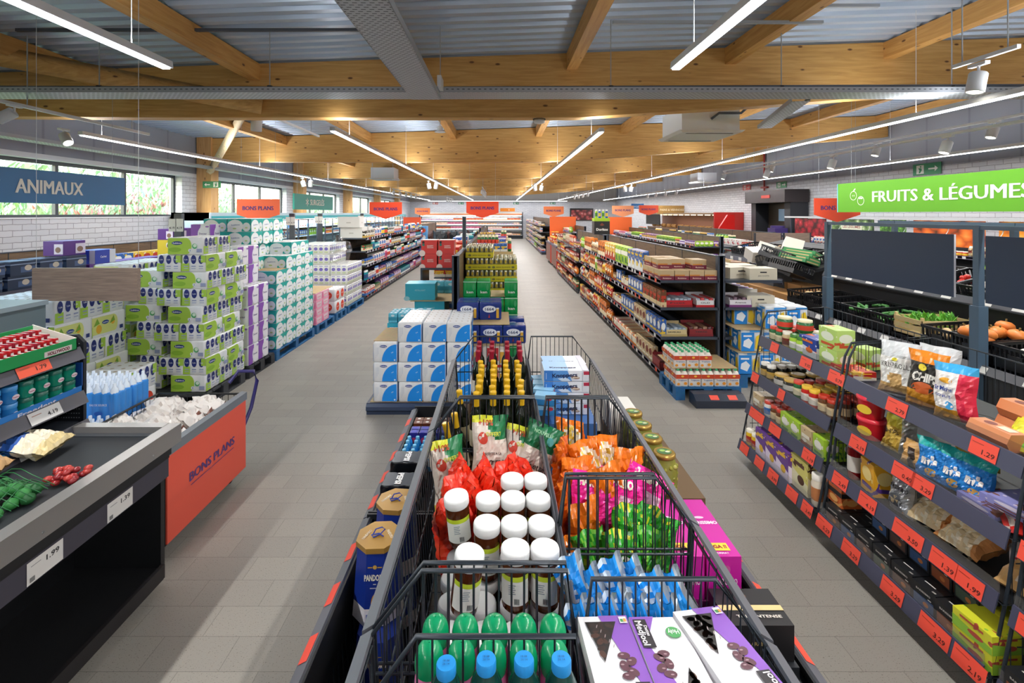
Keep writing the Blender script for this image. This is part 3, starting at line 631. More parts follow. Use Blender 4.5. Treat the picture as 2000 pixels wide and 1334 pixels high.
def d_lime(f, w, h):
    f.rect(-w*0.5, h*0.03, w*0.05, h*0.97, '#a9cf4c'); f.ell(w*0.03, h*0.5, w*0.14, h*0.46, '#a9cf4c'); f.ell(-w*0.3, h*0.3, w*0.18, h*0.14, '#8dbb3a')
    f.ell(-w*0.24, h*0.68, w*0.15, h*0.11, '#1f3a80'); f.text('Sublime', -w*0.24, h*0.68, h*0.085, '#eef2fa', w*0.24)
    f.ell(w*0.13, h*0.25, w*0.05, h*0.10, '#e9eef4'); f.text('3', w*0.13, h*0.25, h*0.1, '#2c4a8a'); f.ell(w*0.26, h*0.5, w*0.07, h*0.15, '#4fae6a'); f.ell(w*0.27, h*0.53, w*0.05, h*0.1, '#dff0dd')
    f.rect(w*0.32, h*0.15, w*0.47, h*0.35, '#9aa3c6')
def d_limeside(f, w, h):
    f.rect(-w*.5, h*.04, -w*.18, h*.5, '#a9cf4c'); f.rect(w*.3, h*.55, w*.5, h*.96, '#a9cf4c')
    for i in (-1, 0, 1):
        f.e = 0.001; f.ell(i*w*0.31, h*0.72, w*0.11, h*0.26, '#232f78'); f.rect(i*w*0.31-w*0.09, h*0.3, i*w*0.31+w*0.09, h*0.36, '#9aa3c6'); f.rect(i*w*0.31-w*0.09, h*0.18, i*w*0.31+w*0.09, h*0.22, '#aab2cf')
        f.text('3 plis', i*w*0.31, h*0.72, h*0.07, '#e8ecf6', w*0.14)
def d_yellow(f, w, h):
    f.rect(-w*0.5, h*0.12, w*0.15, h*0.9, '#dfe58a'); f.ell(w*0.15, h*0.5, w*0.1, h*0.38, '#dfe58a'); f.ell(-w*0.3, h*0.35, w*0.08, h*0.2, '#e9b53a'); f.ell(w*0.1, h*0.6, w*0.06, h*0.16, '#e9b53a')
    f.poly([(-w*0.45, h*0.5), (-w*0.35, h*0.85), (-w*0.28, h*0.6)], '#7fae3c'); f.poly([(w*0.0, h*0.5), (w*0.12, h*0.85), (w*0.16, h*0.6)], '#7fae3c')
    f.ell(-w*0.12, h*0.62, w*0.1, h*0.09, '#2a4a92'); f.rect(w*0.3, h*0.15, w*0.4, h*0.32, '#2a3c7c'); f.text('Sublime', -w*0.12, h*0.62, h*0.06, '#eef2fa', w*0.16)
def d_teal(f, w, h):
    T = '#18a79f'; f.rect(-w*0.5, h*0.02, w*0.5, h*0.98, T); f.ell(-w*0.18, h*0.42, w*0.34, h*0.50, '#f2f5f6'); f.ell(w*0.30, h*0.36, w*0.17, h*0.34, '#e9eef0'); f.rect(-w*0.5, h*0.0, w*0.1, h*0.2, '#f2f5f6')
    f.text('Sublime', -w*0.16, h*0.52, h*0.09, '#5f7aa8', w*0.36, rot=0.06); f.ell(-w*0.2, h*0.24, w*0.08, h*0.06, '#bcd08e'); f.ell(w*0.3, h*0.3, w*0.06, h*0.06, '#bcd08e')
def d_purple(f, w, h):
    P_ = '#8d52b5'; f.poly([(-w*0.5, h*0.02), (-w*0.12, h*0.02), (w*0.02, h*0.98), (-w*0.5, h*0.98)], P_); f.ell(w*0.16, h*0.45, w*0.3, h*0.42, '#f2eff6'); f.text('Douceur', w*0.14, h*0.48, h*0.1, '#5a3c8a', w*0.4); f.ell(w*0.36, h*0.86, w*0.1, h*0.05, '#a97cc8')
def d_pink(f, w, h):
    f.rect(-w*0.5, h*0.0, w*0.5, h*0.12, '#f3a9c4'); f.rect(-w*0.5, h*0.85, w*0.5, h*1.0, '#f3a9c4'); f.poly([(-w*0.5, h*0.1), (-w*0.3, h*0.1), (-w*0.42, h*0.9), (-w*0.5, h*0.9)], '#ee7fa8'); f.poly([(w*0.5, h*0.1), (w*0.35, h*0.1), (w*0.42, h*0.9), (w*0.5, h*0.9)], '#ee7fa8'); f.text('Sublime', 0, h*0.5, h*0.13, '#d0567e', w*0.5)
def d_violet(f, w, h):
    for i in (-1, 0, 1): f.e = 0.001; f.ell(i*w*0.31, h*0.58, w*0.11, h*0.16, '#7468b8'); f.rect(i*w*0.31-w*0.1, h*0.18, i*w*0.31+w*0.1, h*0.34, '#c3cfa4'); f.rect(i*w*0.31-w*0.1, h*0.85, i*w*0.31+w*0.1, h*0.93, '#a9a6d4')
def d_redoval(f, w, h):
    f.ell(0, h*0.5, w*0.32, h*0.36, '#d8452c'); f.text('Essuie tout', 0, h*0.52, h*0.1, '#f6e8e0', w*0.45)
def d_bluew(f, w, h):
    f.rect(-w*0.5, h*0.0, w*0.5, h*0.25, '#3b8fd6'); f.ell(0, h*0.6, w*0.25, h*0.2, '#2f7fcf'); f.rect(w*0.3, h*0.3, w*0.42, h*0.9, '#5aa5e4')
def both(a, c):
    def g(f, w, h): (a if abs(f.n.y) > 0.5 else c)(f, w, h)
    return g
K = {}
K['blue'] = k_paper('toilet_paper_pack', 0.236, 0.34, 0.198, 4, 3, d_blue)
K['lime'] = k_paper('toilet_paper_pack', 0.36, 0.25, 0.178, 4, 3, both(d_lime, d_limeside))
K['limer'] = k_paper('toilet_paper_pack', 0.25, 0.36, 0.178, 3, 4, both(d_limeside, d_lime))
K['yel'] = k_paper('toilet_paper_pack', 0.40, 0.26, 0.215, 4, 3, both(d_yellow, d_limeside))
K['yelr'] = k_paper('toilet_paper_pack', 0.26, 0.40, 0.215, 3, 4, both(d_limeside, d_yellow))
K['teal'] = k_paper('toilet_paper_pack', 0.32, 0.32, 0.178, 3, 3, d_teal)
K['purple'] = k_paper('toilet_paper_pack', 0.25, 0.25, 0.24, 3, 3, d_purple)
K['pink'] = k_paper('tissue_pack', 0.24, 0.30, 0.13, 3, 4, d_pink, '#f7dfe8')
K['violet'] = k_paper('kitchen_roll_pack', 0.34, 0.34, 0.205, 3, 3, d_violet, '#eef0ea')
K['redov'] = k_paper('kitchen_roll_pack', 0.33, 0.26, 0.22, 3, 2, d_redoval)
K['bluew'] = k_paper('kitchen_roll_pack', 0.30, 0.26, 0.19, 3, 3, d_bluew, '#dfeaf5')
GL = M('#2b1408', 0.06)
# chocolate spread jar
r = 0.041
body = MB(); body.lathe([(r*0.75, 0), (r*0.95, 0.01), (r, 0.03), (r*0.97, 0.075), (r, 0.11), (r*0.98, 0.135), (r*0.85, 0.148)], M('#4a2410', 0.08), seg=24)
lid = MB(); lid.lathe([(r*1.0, 0.142), (r*1.04, 0.145), (r*1.04, 0.166), (r*1.0, 0.171), (r*0.93, 0.1725)], M('#f4f4f2', 0.4), seg=28)
lb = MB(); lb.add([(1.012*r*math.cos(a), 1.012*r*math.sin(a), z) for z in (0.03, 0.098, 0.112) for a in [(-PI/2-1.15+2.3*i/12) for i in range(13)]], [(i, i+1, i+14, i+13) for i in range(12)], '#eceee6', True)
lb.add([(1.014*r*math.cos(a), 1.014*r*math.sin(a), z) for z in (0.098, 0.112) for a in [(-PI/2-1.15+2.3*i/12) for i in range(13)]], [(i, i+1, i+14, i+13) for i in range(12)], '#c4d92e', True)
f = lb.front(0, -1.02*r, 0)
for i in range(5): f.e = 0.0; f.rect(-0.016, 0.088-i*0.006, 0.004-0.003*(i % 2), 0.0905-i*0.006, '#8d9aa0')
for i in range(6): f.e = 0.0; f.rect(0.0+i*0.0026, 0.036, 0.0015+i*0.0026, 0.052, '#30343a')
K['spread'] = Kind('spread_jar', 'jar', body, [P('lid', lid), P('label', lb)], (0.085, 0.085, 0.173))
# green egg-capped bottle, blue-capped bottle
b = MB(); b.lathe([(0.027, 0), (0.031, 0.01), (0.031, 0.13), (0.0300, 0.165), (0.0265, 0.186)], M('#f07fb4', 0.25), seg=20); b.front(0, -0.0313, 0).ell(0, 0.07, 0.012, 0.03, '#f6f0f4')
c = MB(); c.lathe([(0.0292, 0.180), (0.0305, 0.190), (0.0300, 0.205), (0.0270, 0.219), (0.021, 0.2285), (0.012, 0.234), (0.001, 0.2355)], M('#0c9a62', 0.22), seg=22, capt=False)
K['soap'] = Kind('soap_bottle', 'bottle', b, [P('cap', c)], (0.06, 0.06, 0.23))
b = MB(); b.lathe([(0.03, 0), (0.033, 0.01), (0.033, 0.15), (0.030, 0.195), (0.017, 0.224)], M('#123a34', 0.12), seg=18); b.lathe([(0.0335, 0.04), (0.0335, 0.13)], M('#cfe0d8', 0.4), seg=18, capt=False)
c = MB(); c.lathe([(0.0182, 0.222), (0.0186, 0.224), (0.0186, 0.239), (0.0172, 0.242)], M('#2a93dc', 0.35), seg=22); c.top(0, 0, 0.242).text('18 08', 0, 0.003, 0.004, '#1b5a9a').text('26 14', 0, -0.004, 0.004, '#1b5a9a')
K['bluecap'] = Kind('soap_bottle', 'bottle', b, [P('cap', c)], (0.066, 0.066, 0.242))
def wine(cap, lab, glass='#141a10'):
    b = MB(); b.lathe([(0.034, 0), (0.037, 0.01), (0.037, 0.175), (0.033, 0.2), (0.018, 0.225), (0.0145, 0.245), (0.0145, 0.262)], M(glass, 0.07), seg=14)
    c = MB(); c.lathe([(0.0152, 0.238), (0.0152, 0.298), (0.0162, 0.300), (0.0162, 0.309), (0.014, 0.311)], M(cap, 0.3), seg=14)
    l = MB(); l.lathe([(0.0375, 0.05), (0.0375, 0.13)], M(lab, 0.5), seg=14, capt=False)
    return Kind('wine_bottle', 'bottle', b, [P('capsule', c), P('label', l)], (0.075, 0.075, 0.31))
K['wy'] = wine('#e5b524', '#e9e0c0'); K['wr'] = wine('#9e1f34', '#e9e4da')
# bags
def kbag(name, w, h, t, fn, seed=1, texts=(), patches=(), cat='bag', cr=0.006, **k):
    g = Bag(w, h, t, fn, seed, crumple=cr, **k)
    for p in patches: g.patch(*p)
    for q in texts: g.text(*q[:5], **(q[5] if len(q) > 5 else {}))
    return Kind(name, cat, g.b, size=(w, t, h))
def solid(*cols):
    ms = [M(c, 0.28) for c in cols]
    return lambda u, v, s: ms[0] if len(ms) == 1 else ms[int((nz(u*1.5, v*2, 3)+1.5)/3*len(ms)) % len(ms)]
def band(lo, hi, a, b, c=None):
    A, B, C = M(a, 0.28), M(b, 0.28), M(c or a, 0.28)
    return lambda u, v, s: A if v < lo else (B if v < hi else C)
for i in range(3): K['redbag%d' % i] = kbag('snack_bag', 0.145, 0.25, 0.075, solid('#e8331a', '#e8331a', '#f04a2c'), i*2+1, cr=0.01)
K['pasta'] = kbag('cat_litter_bag'.replace('cat_litter', 'almond_flour'), 0.17, 0.28, 0.09, (lambda u, v, s: M('#dfe23c', 0.3) if v > 0.88 and u < 0.1 else (M('#1d7a48', 0.3) if v > 0.66 and u > -0.3+0.6*(0.95-v)*3 else (M('#e8ddd0', 0.35) if v > 0.12 else M('#d8c24a', 0.35)))), 4, [('Pomme', 0.1, 0.34, 0.026, '#4a3428'), ('RECETTE A LA', 0.05, 0.45, 0.01, '#4a3428'), ('OFFERT', 0.2, 0.74, 0.016, '#d8e04a'), ('+10%', -0.25, 0.9, 0.022, '#b8421e')], [(-0.45, 0.68, 0.28, 0.09, '#c9402c')])
K['pasta2'] = kbag('almond_flour_bag', 0.17, 0.27, 0.09, (lambda u, v, s: M('#1b6e44', 0.3) if v > 0.62 else M('#e6dccf', 0.35)), 9, [('NOUVELLE', 0, 0.86, 0.014, '#9fd0a8'), ('Recette', 0, 0.35, 0.026, '#4a3428')], [(0.45, 0.78, 0.2, 0.07, '#2f8f8a')])
for i in range(4): K['orange%d' % i] = kbag('candy_bag', 0.155, 0.25, 0.065, (lambda u, v, s, i=i: M('#e8791c', 0.18) if (u*u*1.3+(v-0.55)**2*6 > 0.72 or i % 2) else M('#f1ead8' if nz(u*3, v*4, i) > -0.25 else '#e3c04a', 0.2)), i*3+2, cr=0.011)
K['oranged'] = kbag('candy_bag', 0.15, 0.26, 0.06, solid('#d9641a', '#c9560f', '#e8791c'), 13, cr=0.012)
for i in range(2): K['harib%d' % i] = kbag('candy_bag', 0.19, 0.2, 0.05, (lambda u, v, s: M('#f02d9c', 0.2) if not (abs(u-0.4) < 0.35 and abs(v-0.4) < 0.22) else M('#e9b6d2', 0.25)), 5+i, [('HARIBO', -0.15, 0.82, 0.03, '#f3ead8', {'w': 0.11, 'bold': 0.06})], cr=0.008)
K['green0'] = kbag('candy_bag', 0.15, 0.22, 0.07, (lambda u, v, s: M('#e4de3a' if nz(u*3, v*3, 2) > 0.55 else ('#3aa935' if nz(u*2, v*3, 4) > -0.5 else '#1f7a2c'), 0.22)), 3, [('MAOAM', -0.1, 0.55, 0.018, '#7a2a60'), ('FRITE', 0.0, 0.44, 0.02, '#b4521c')], [(-0.05, 0.5, 0.55, 0.17, '#e9efe4')], cr=0.009)
K['green1'] = kbag('candy_bag', 0.14, 0.22, 0.07, (lambda u, v, s: M('#c9ced0', 0.2) if (v < 0.4 and abs(u) < 0.5) else M('#7cc53a' if nz(u*2, v*3, 9) > 0.3 else '#37a033', 0.22)), 8, cr=0.01)
K['oreo'] = kbag('biscuit_packet', 0.075, 0.24, 0.05, (lambda u, v, s: M('#d9e6f2', 0.25) if (int((u+1)*8)+int(v*20)) % 2 == 0 and -.95 < u < -0.25 and v > .45 else (M('#9aa4ac', .2, .4) if u > .55 else M('#1f93ea', 0.25))), 4, [], [(0.15, 0.3, 0.5, 0.1, '#30282a'), (0.15, 0.3, 0.36, 0.07, '#e8e2d8')], cr=0.004, nu=8)
K['kris'] = kbag('toast_bag', 0.19, 0.29, 0.09, (lambda u, v, s: M('#d4d8da', 0.25) if v > 0.72 else (M('#c9a46a', 0.4) if v < 0.2 or (v < 0.42 and (u+0.1)**2+(v-0.3)**2*4 < 0.12) else M('#f0efea', 0.35))), 6, [('KRISPROLLS', 0, 0.55, 0.028, '#54504c', {'w': 0.15, 'bold': 0.0})], [(-0.1, 0.66, 0.16, 0.035, '#dccf3c')])
K['chips'] = kbag('chips_bag', 0.17, 0.29, 0.09, (lambda u, v, s: M('#e8861e', 0.25) if v > 0.78 else (M('#33302c', 0.35) if (v > 0.3) else M('#c98a2a', 0.4))), 2, [('CHIPS', 0, 0.55, 0.04, '#f2efe6', {'w': 0.12, 'bold': 0.05})], [(0.0, 0.36, 0.6, 0.1, '#b8541c'), (-0.2, 0.72, 0.22, 0.06, '#e6cf3a')])
K['mich'] = kbag('madeleine_bag', 0.18, 0.27, 0.09, (lambda u, v, s: M('#3fa9e0', 0.25) if v > 0.84 else (M('#d8304c', 0.25) if u > 0.25 else (M('#c9912f', 0.4) if v < 0.2 else M('#eeeae6', 0.3)))), 7, [('St Michel', -0.35, 0.55, 0.02, '#2c4a9a', {'w': 0.085}), ('DONUTS', -0.35, 0.42, 0.012, '#2c4a9a')], [(-0.3, 0.7, 0.3, 0.05, '#f0b03a'), (-0.1, 0.27, 0.2, 0.07, '#3c9ad0')])
K['silver'] = kbag('nut_bag', 0.16, 0.25, 0.08, (lambda u, v, s: M('#c9c9c4', 0.2, 0.5) if u > 0.2 else (M('#d8c84a', 0.3) if v > 0.55 else M('#c9a84a', 0.35))), 11, [('CHIPS', -0.4, 0.45, 0.02, '#3c2c18')], [(-0.2, 0.78, 0.3, 0.07, '#e6e04a')], cr=0.009)
K['goldbag'] = kbag('chips_bag', 0.2, 0.26, 0.09, (lambda u, v, s: M('#2e2418', 0.3) if v > 0.75 else M('#d0ae4a', 0.3)), 12, [('Sancho', 0, 0.85, 0.03, '#f0e6d0')])
K['mms'] = kbag('candy_bag', 0.13, 0.19, 0.06, (lambda u, v, s: M('#2aa6a0', 0.25) if v > 0.8 else M('#2b86cf', 0.22)), 3, [("m's", 0, 0.48, 0.04, '#f1ece4', {'w': 0.07, 'bold': 0.06})], [(0.2, 0.2, 0.4, 0.1, '#d4a24a')])
K['yellowbag'] = kbag('candy_bag', 0.19, 0.22, 0.05, (lambda u, v, s: M('#e3dc3a', 0.25)), 5, [('Bonbons', 0, 0.68, 0.022, '#6a2a70', {'w': 0.1})], [(-0.25, 0.35, 0.2, 0.12, '#f4f4ee'), (0.15, 0.35, 0.2, 0.12, '#f4f4ee'), (-0.22, 0.34, 0.08, 0.05, '#3a6ab8'), (0.16, 0.34, 0.08, 0.05, '#3a6ab8'), (0.0, 0.14, 0.5, 0.08, '#7cc03a')])
K['toast'] = kbag('toast_bag', 0.2, 0.26, 0.11, (lambda u, v, s: M('#c9874a', 0.35) if abs(u) > 0.75 else M('#dcc59c' if nz(u*2, v*3, 1) > -0.4 else '#e8dcc0', 0.25)), 9, (), [(0.0, 0.8, 0.1, 0.05, '#2d8a50'), (-0.5, 0.8, 0.1, 0.05, '#2d8a50'), (0.5, 0.8, 0.1, 0.05, '#2d8a50')], cr=0.01)
K['tass'] = kbag('coffee_pack', 0.13, 0.2, 0.07, (lambda u, v, s: M('#b9bcc0', 0.2, 0.5)), 2, [('TASSIMO', 0, 0.66, 0.02, '#2f3236', {'w': 0.11})], [(0, 0.35, 0.6, 0.16, '#3b3d42'), (0, 0.35, 0.38, 0.1, '#8a7a5c')])
# boxes
def kbox(name, w, d, h, base, deco=None, cat='box', top=None, sides=True, r=0.0, rough=0.45, left=None):
    b = MB()
    B_ = M(base, rough) if isinstance(base, str) else base
    if r: b.soft(0, 0, 0, w, d, h, B_, r)
    else: b.cbox(0, 0, 0, w, d, h, B_)
    if deco:
        deco(b.front(0, -d/2, 0), w, h)
        if sides: (left or deco)(b.left(-w/2, 0, 0), d, h); (left or deco)(b.right(w/2, 0, 0), d, h)
    if top: top(b.top(0, 0, h), w, d)
    return Kind(name, cat, b, size=(w, d, h))
def d_knop(f, w, h):
    f.poly([(-w*0.5, 0), (w*0.12, 0), (w*0.02, h), (-w*0.5, h)], '#5b97d8'); f.rect(-w*.5, 0, -w*.3, h, '#3576c2'); f.poly([(-w*0.1, 0), (w*0.1, 0), (w*0.0, h*0.35), (-w*0.2, h*0.25)], '#cfe0f2'); f.text('Knoppers', -w*0.04, h*0.58, h*0.36, '#12204c', w*0.56, rot=0.04, bold=0.03)
    f.rect(w*0.36, 0, w*0.5, h, '#d9dbe2'); f.rect(w*0.38, h*0.62, w*0.5, h*0.95, '#b02a46'); f.ell(w*0.2, h*0.35, w*0.09, h*0.13, '#7a4a2a', rot=-0.1); f.rect(w*0.13, h*0.3, w*0.27, h*0.4, '#efe6d4'); f.rect(-w*0.46, h*0.2, -w*0.45, h*0.8, '#cfe0f2')
def t_knop(f, w, d): f.rect(-w*.5, -d*.5, w*.05, d*.5, '#9cc2e8'); f.rect(w*.36, -d*.5, w*.5, d*.5, '#d4d0dc'); f.text('Knoppers', -w*0.06, -d*0.2, 0.02, '#1a2c5c', w*0.6, bold=0.05)
K['knop'] = kbox('wafer_box', 0.252, 0.17, 0.058, '#e9edf3', d_knop, top=t_knop, sides=False)
def d_blu(f, w, h): f.rect(-w/2, 0, w/2, h*0.6, '#2f86c8'); f.ell(w*0.2, h*0.7, w*0.15, h*0.2, '#c43a4a')
K['milka'] = kbox('snack_box', 0.11, 0.07, 0.05, '#8fc4e6', d_blu)
# dates tray, lying; its printed side is the top
b = MB(); w, d, h = 0.112, 0.27, 0.035; b.cbox(0, 0, 0, w, d, h, M('#efedf0', 0.4)); f = b.top(0, 0, h)
f.poly([(-0.056, 0.02), (-0.056, 0.135), (0.056, 0.135), (0.056, -0.02)][::-1], '#8a55b8') if False else f.poly([(-0.01, 0.135), (0.056, -0.135), (0.056, 0.135)][::-1], '#8a55b8')
f.poly([(0.056, -0.135), (0.056, -0.02), (0.0, -0.135)], '#8a55b8')
f.poly([(-0.044, 0.115), (-0.024, 0.005), (0.026, 0.115)], '#17100e')
for i, (u, v) in enumerate([(-0.028, 0.104), (-0.01, 0.106), (0.008, 0.103), (-0.024, 0.09), (-0.006, 0.09), (-0.029, 0.075), (-0.014, 0.074), (-.002, .08), (-0.022, 0.058), (-.013, .06), (-0.023, 0.04), (-.024, .025)]): f.e = 0.002; f.ell(u, v, 0.010, 0.0065, ('#4a2a20', '#33190f', '#5e3a2c')[i % 3], 10, i*1.3)
for i in range(5): f.e = .003; f.ell(-.02+.006*i, .1-.014*i, .006, .001, '#a89a98', 6, 1.2)  # painted sparkle lines standing in for glints on the window
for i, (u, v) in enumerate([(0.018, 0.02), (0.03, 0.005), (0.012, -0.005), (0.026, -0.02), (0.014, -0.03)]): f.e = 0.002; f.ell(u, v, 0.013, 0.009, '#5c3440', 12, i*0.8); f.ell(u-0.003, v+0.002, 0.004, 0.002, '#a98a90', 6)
f.e = 0.003; f.rect(0.022, -0.125, 0.05, -0.045, '#221c22'); f.text('Medjool', 0.040, -0.085, 0.014, '#f4f0f2', 0.07, rot=PI/2); f.text('Dattes', 0.028, -0.09, 0.007, '#f4f0f2', 0.03, rot=PI/2)
f.e = 0.003; f.ell(-0.028, -0.085, 0.016, 0.016, '#4fa35c'); f.text('Holy', -0.028, -0.085, 0.012, '#eef6ee', 0.024); f.e = 0.003; f.rect(0.035, 0.108, 0.052, 0.128, '#e8e4ee'); f.rect(0.037, 0.111, 0.043, 0.12, '#4a9a54'); f.rect(0.044, 0.111, 0.05, 0.12, '#e0a23a')
b.front(0, -d/2, 0).text('Dattes', 0, h/2, 0.012, '#5a3470')
K['dates'] = Kind('date_box', 'box', b, size=(w, d, h))
# panettone carton: eight-sided, wider at the foot, gold lid with ribbon
def octa(r0, r1, z0, z1, m, b):
    A = [math.radians(22.5+45*i) for i in range(8)]
    vs = [(r0*math.cos(a), r0*math.sin(a), z0) for a in A]+[(r1*math.cos(a), r1*math.sin(a), z1) for a in A]
    b.add(vs, [(i, (i+1) % 8, (i+1) % 8+8, i+8) for i in range(8)]+[tuple(range(8, 16))], m)
b = MB(); octa(0.108, 0.088, 0.0, 0.285, M('#1b3590', 0.3), b); octa(0.109, 0.103, 0.0, 0.07, M('#e9e6ea', 0.35), b)
ap = (0.108+0.088)/2*math.cos(PI/8); f = b.face((0, -0.108*math.cos(PI/8)-0.001, 0), (1, 0, 0), Vector((0, 0.020*math.cos(PI/8), 0.285)).normalized())
f.text('PANDORO', 0, 0.185, 0.022, '#f0eadc', 0.084, bold=.04); f.ell(0, 0.225, 0.008, 0.008, '#c9a24a'); f.rect(-0.028, 0.223, -0.01, 0.227, '#c9a24a'); f.rect(0.01, 0.223, 0.028, 0.227, '#c9a24a'); f.rect(-0.006, 0.16, 0.006, 0.163, '#eef0ee'); f.rect(-0.018, 0.145, 0.02, 0.149, '#c8cbe0')
f.ell(0.012, 0.09, 0.026, 0.04, '#c98a3c', 18); f.ell(0.012, 0.082, 0.02, 0.028, '#e8c46a', 14); f.ell(0.016, 0.055, 0.03, 0.012, '#b06a34'); f.ell(0.016, 0.062, 0.027, 0.009, '#f0dfae'); f.rect(-0.032, 0.02, -0.02, 0.05, '#6a76b4')
l = MB(); octa(0.094, 0.094, 0.277, 0.298, M('#b98f45', 0.3, 0.3), l); ft = l.top(0, 0, 0.298); ft.text('PANDORO', 0.045, 0.0, 0.012, '#f3ead2', 0.06, rot=-PI/2+0.5); ft.text('PANDORO', -0.05, 0.0, 0.012, '#f3ead2', 0.06, rot=PI/2-0.4)
rb = MB(); rb.tube([(-0.025, 0, 0.299), (-0.015, 0.005, 0.318), (0.01, 0.01, 0.322), (0.022, 0.012, 0.312), (0.005, -0.005, 0.303), (-0.02, -0.02, 0.300), (-0.03, -0.012, 0.305), (0.0, 0.0, 0.303), (0.02, -0.015, 0.30)], 0.003, M('#1d3aa0', 0.3), 4)
K['pandoro0'] = Kind('cake_carton', 'box', b, size=(.2, .2, .3)); K['pandoro'] = Kind('cake_carton', 'box', b, [P('lid', l, [('ribbon', rb)])], (0.2, 0.2, 0.3))
# pickled olive jar
b = MB(); b.lathe([(0.05, 0), (0.058, 0.01), (0.062, 0.05), (0.062, 0.12), (0.05, 0.165), (0.046, 0.175)], M('#8a8a3e', 0.08), seg=20)
R = random.Random(3)
for i in range(60):
    a = R.uniform(0, 6.28); z = R.uniform(0.02, 0.14); q = MB(); cx, cy_ = 0.055*math.cos(a), 0.055*math.sin(a)
    b.lathe([(0.003, -0.010), (0.009, -0.005), (0.0105, 0), (0.009, 0.005), (0.003, 0.010)], M(R.choice(['#a8a650', '#98963f', '#b5b05c']), 0.15), (cx, cy_, z), 7)
l = MB(); l.lathe([(0.05, 0.172), (0.053, 0.175), (0.053, 0.19), (0.048, 0.194)], M('#b9974a', 0.25, 0.6), seg=24); ft = l.top(0, 0, 0.1945); ft.ell(0, 0, 0.036, 0.03, '#3e6b34', 14); ft.ell(-0.008, 0.006, 0.014, 0.011, '#9bbf5a', 10); ft.ell(0.014, -0.006, 0.012, 0.008, '#dfe6cf', 10); ft.text('EX', 0.024, 0.0, 0.01, '#e8e04a')
K['olive'] = Kind('olive_jar', 'jar', b, [P('lid', l)], (0.12, 0.12, 0.195))
# magenta and black coffee cartons
def d_mag(f, w, h): f.text('BARISSIMO', w*0.08, h*0.42, h*0.14, '#f3d7ea', w*0.6); f.ell(w*0.08, h*0.7, w*0.1, h*0.1, '#c9589c', 12)
def t_mag(f, w, d): f.text('BARISSIMO', w*0.05, d*0.05, 0.018, '#f6e3f0', w*0.85, bold=0.04); f.ell(w*0.0, d*0.14, 0.02, 0.008, '#f0cfe4', 12); f.rect(-w*0.42, -d*0.42, w*0.3, -d*0.3, '#e6d23c'); f.text('MEGA !!', -w*0.06, -d*0.36, 0.017, '#a02a1c', w*0.62, bold=0.05); f.text('FORMAT', -w*0.0, -d*0.46, 0.009, '#f6e3f0', w*0.4)
K['mag'] = kbox('coffee_carton', 0.13, 0.36, 0.16, '#c8189a', d_mag, top=t_mag)
def t_blk(f, w, d): f.ell(-w*0.05, d*0.28, 0.02, 0.016, '#8a5a34', 12); f.rect(-w*0.5, -d*0.12, w*0.5, d*0.02, '#e4c88a'); f.text('TRES INTENSE', w*0.05, -d*0.28, 0.011, '#e8e2d4', w*0.7)
K['blk'] = kbox('coffee_carton', 0.22, 0.16, 0.12, '#161416', lambda f, w, h: f.text('ARABICA', 0, h*0.5, 0.012, '#a08a5a'), top=t_blk)
# soft drink packs
b = scallop(0.20, 0.14, 0.10, 3, 2, M('#14161c', 0.2)); b.top(0, 0, 0.101).text('PEPSI', -0.01, 0.0, 0.03, '#f1f2f4', 0.11, rot=-PI/2, bold=0.06)
K['pepsi'] = Kind('drink_pack', 'drink pack', b, size=(0.2, 0.14, 0.1))
b = MB(); b.lathe([(0.022, 0), (0.024, 0.01), (0.024, 0.08), (0.02, 0.1), (0.012, 0.115)], M('#2d8fd2', 0.12), seg=12); b.lathe([(0.0245, 0.03), (0.0245, 0.07)], M('#d5e9f4', 0.3), seg=12, capt=False)
c = MB(); c.lathe([(0.012, 0.112), (0.0125, 0.113), (0.0125, 0.128), (0.010, 0.13)], M('#6fc0e8', 0.3), seg=10)
K['minidrink'] = Kind('drink_bottle', 'bottle', b, [P('cap', c)], (0.05, 0.05, 0.13))
b = MB(); b.cbox(0, 0, 0, 0.06, 0.05, 0.10, M('#2c2f94', 0.35)); b.front(0, -0.025, 0).ell(0, 0.05, 0.018, 0.02, '#c83a6a').rect(-0.03, 0, 0.03, 0.02, '#e6e2ee'); b.top(0, 0, 0.1).rect(-0.02, -0.02, 0.02, 0.02, '#4a4cc0')
K['choc'] = Kind('drink_carton', 'carton', b, size=(0.06, 0.05, 0.1))
b = MB(); b.cbox(0, 0, 0, 0.06, 0.05, 0.10, M('#6f3a22', 0.35)); b.front(0, -0.025, 0).ell(0, 0.06, 0.02, 0.014, '#e9e2da').text('CC', 0, 0.06, 0.012, '#6f3a22'); b.top(0, 0, 0.1).ell(0, 0, 0.012, 0.012, '#e9e2da')
K['choc2'] = Kind('drink_carton', 'carton', b, size=(0.06, 0.05, 0.1))
# ================================================================ central island of wire carts
DW = M('#2f363e', 0.35, 0.3); RAILM = M('#6b6d74', 0.4, 0.25); BLK = M('#15171a', 0.5); BLK2 = M('#1d2025', 0.45)
RUB = M('#24262a', 0.7); TAGR = M('#f0503c', 0.5); PURR = M('#4b4a5c', 0.45)
def caster(parent, x, y, r=0.05, name='caster'):
    b = MB(); b.T = Matrix.Translation((0, 0, r)) @ Matrix.Rotation(PI/2, 4, 'Y'); b.lathe([(r*0.6, -0.012), (r, -0.010), (r, 0.010), (r*0.6, 0.012)], RUB, seg=16, capb=True); b.lathe([(r*0.45, -0.014), (r*0.45, 0.014)], M('#b9bcc0', 0.3, 0.5), seg=10, capb=True)
    b.T = None; b.box(-0.016, -0.01, r, -0.013, 0.01, r*2.3, GALV); b.box(0.013, -0.01, r, 0.016, 0.01, r*2.3, GALV); b.box(-0.018, -0.02, r*2.25, 0.018, 0.02, r*2.35, GALV)
    link(name, b.mesh(), parent, (x, y, 0))
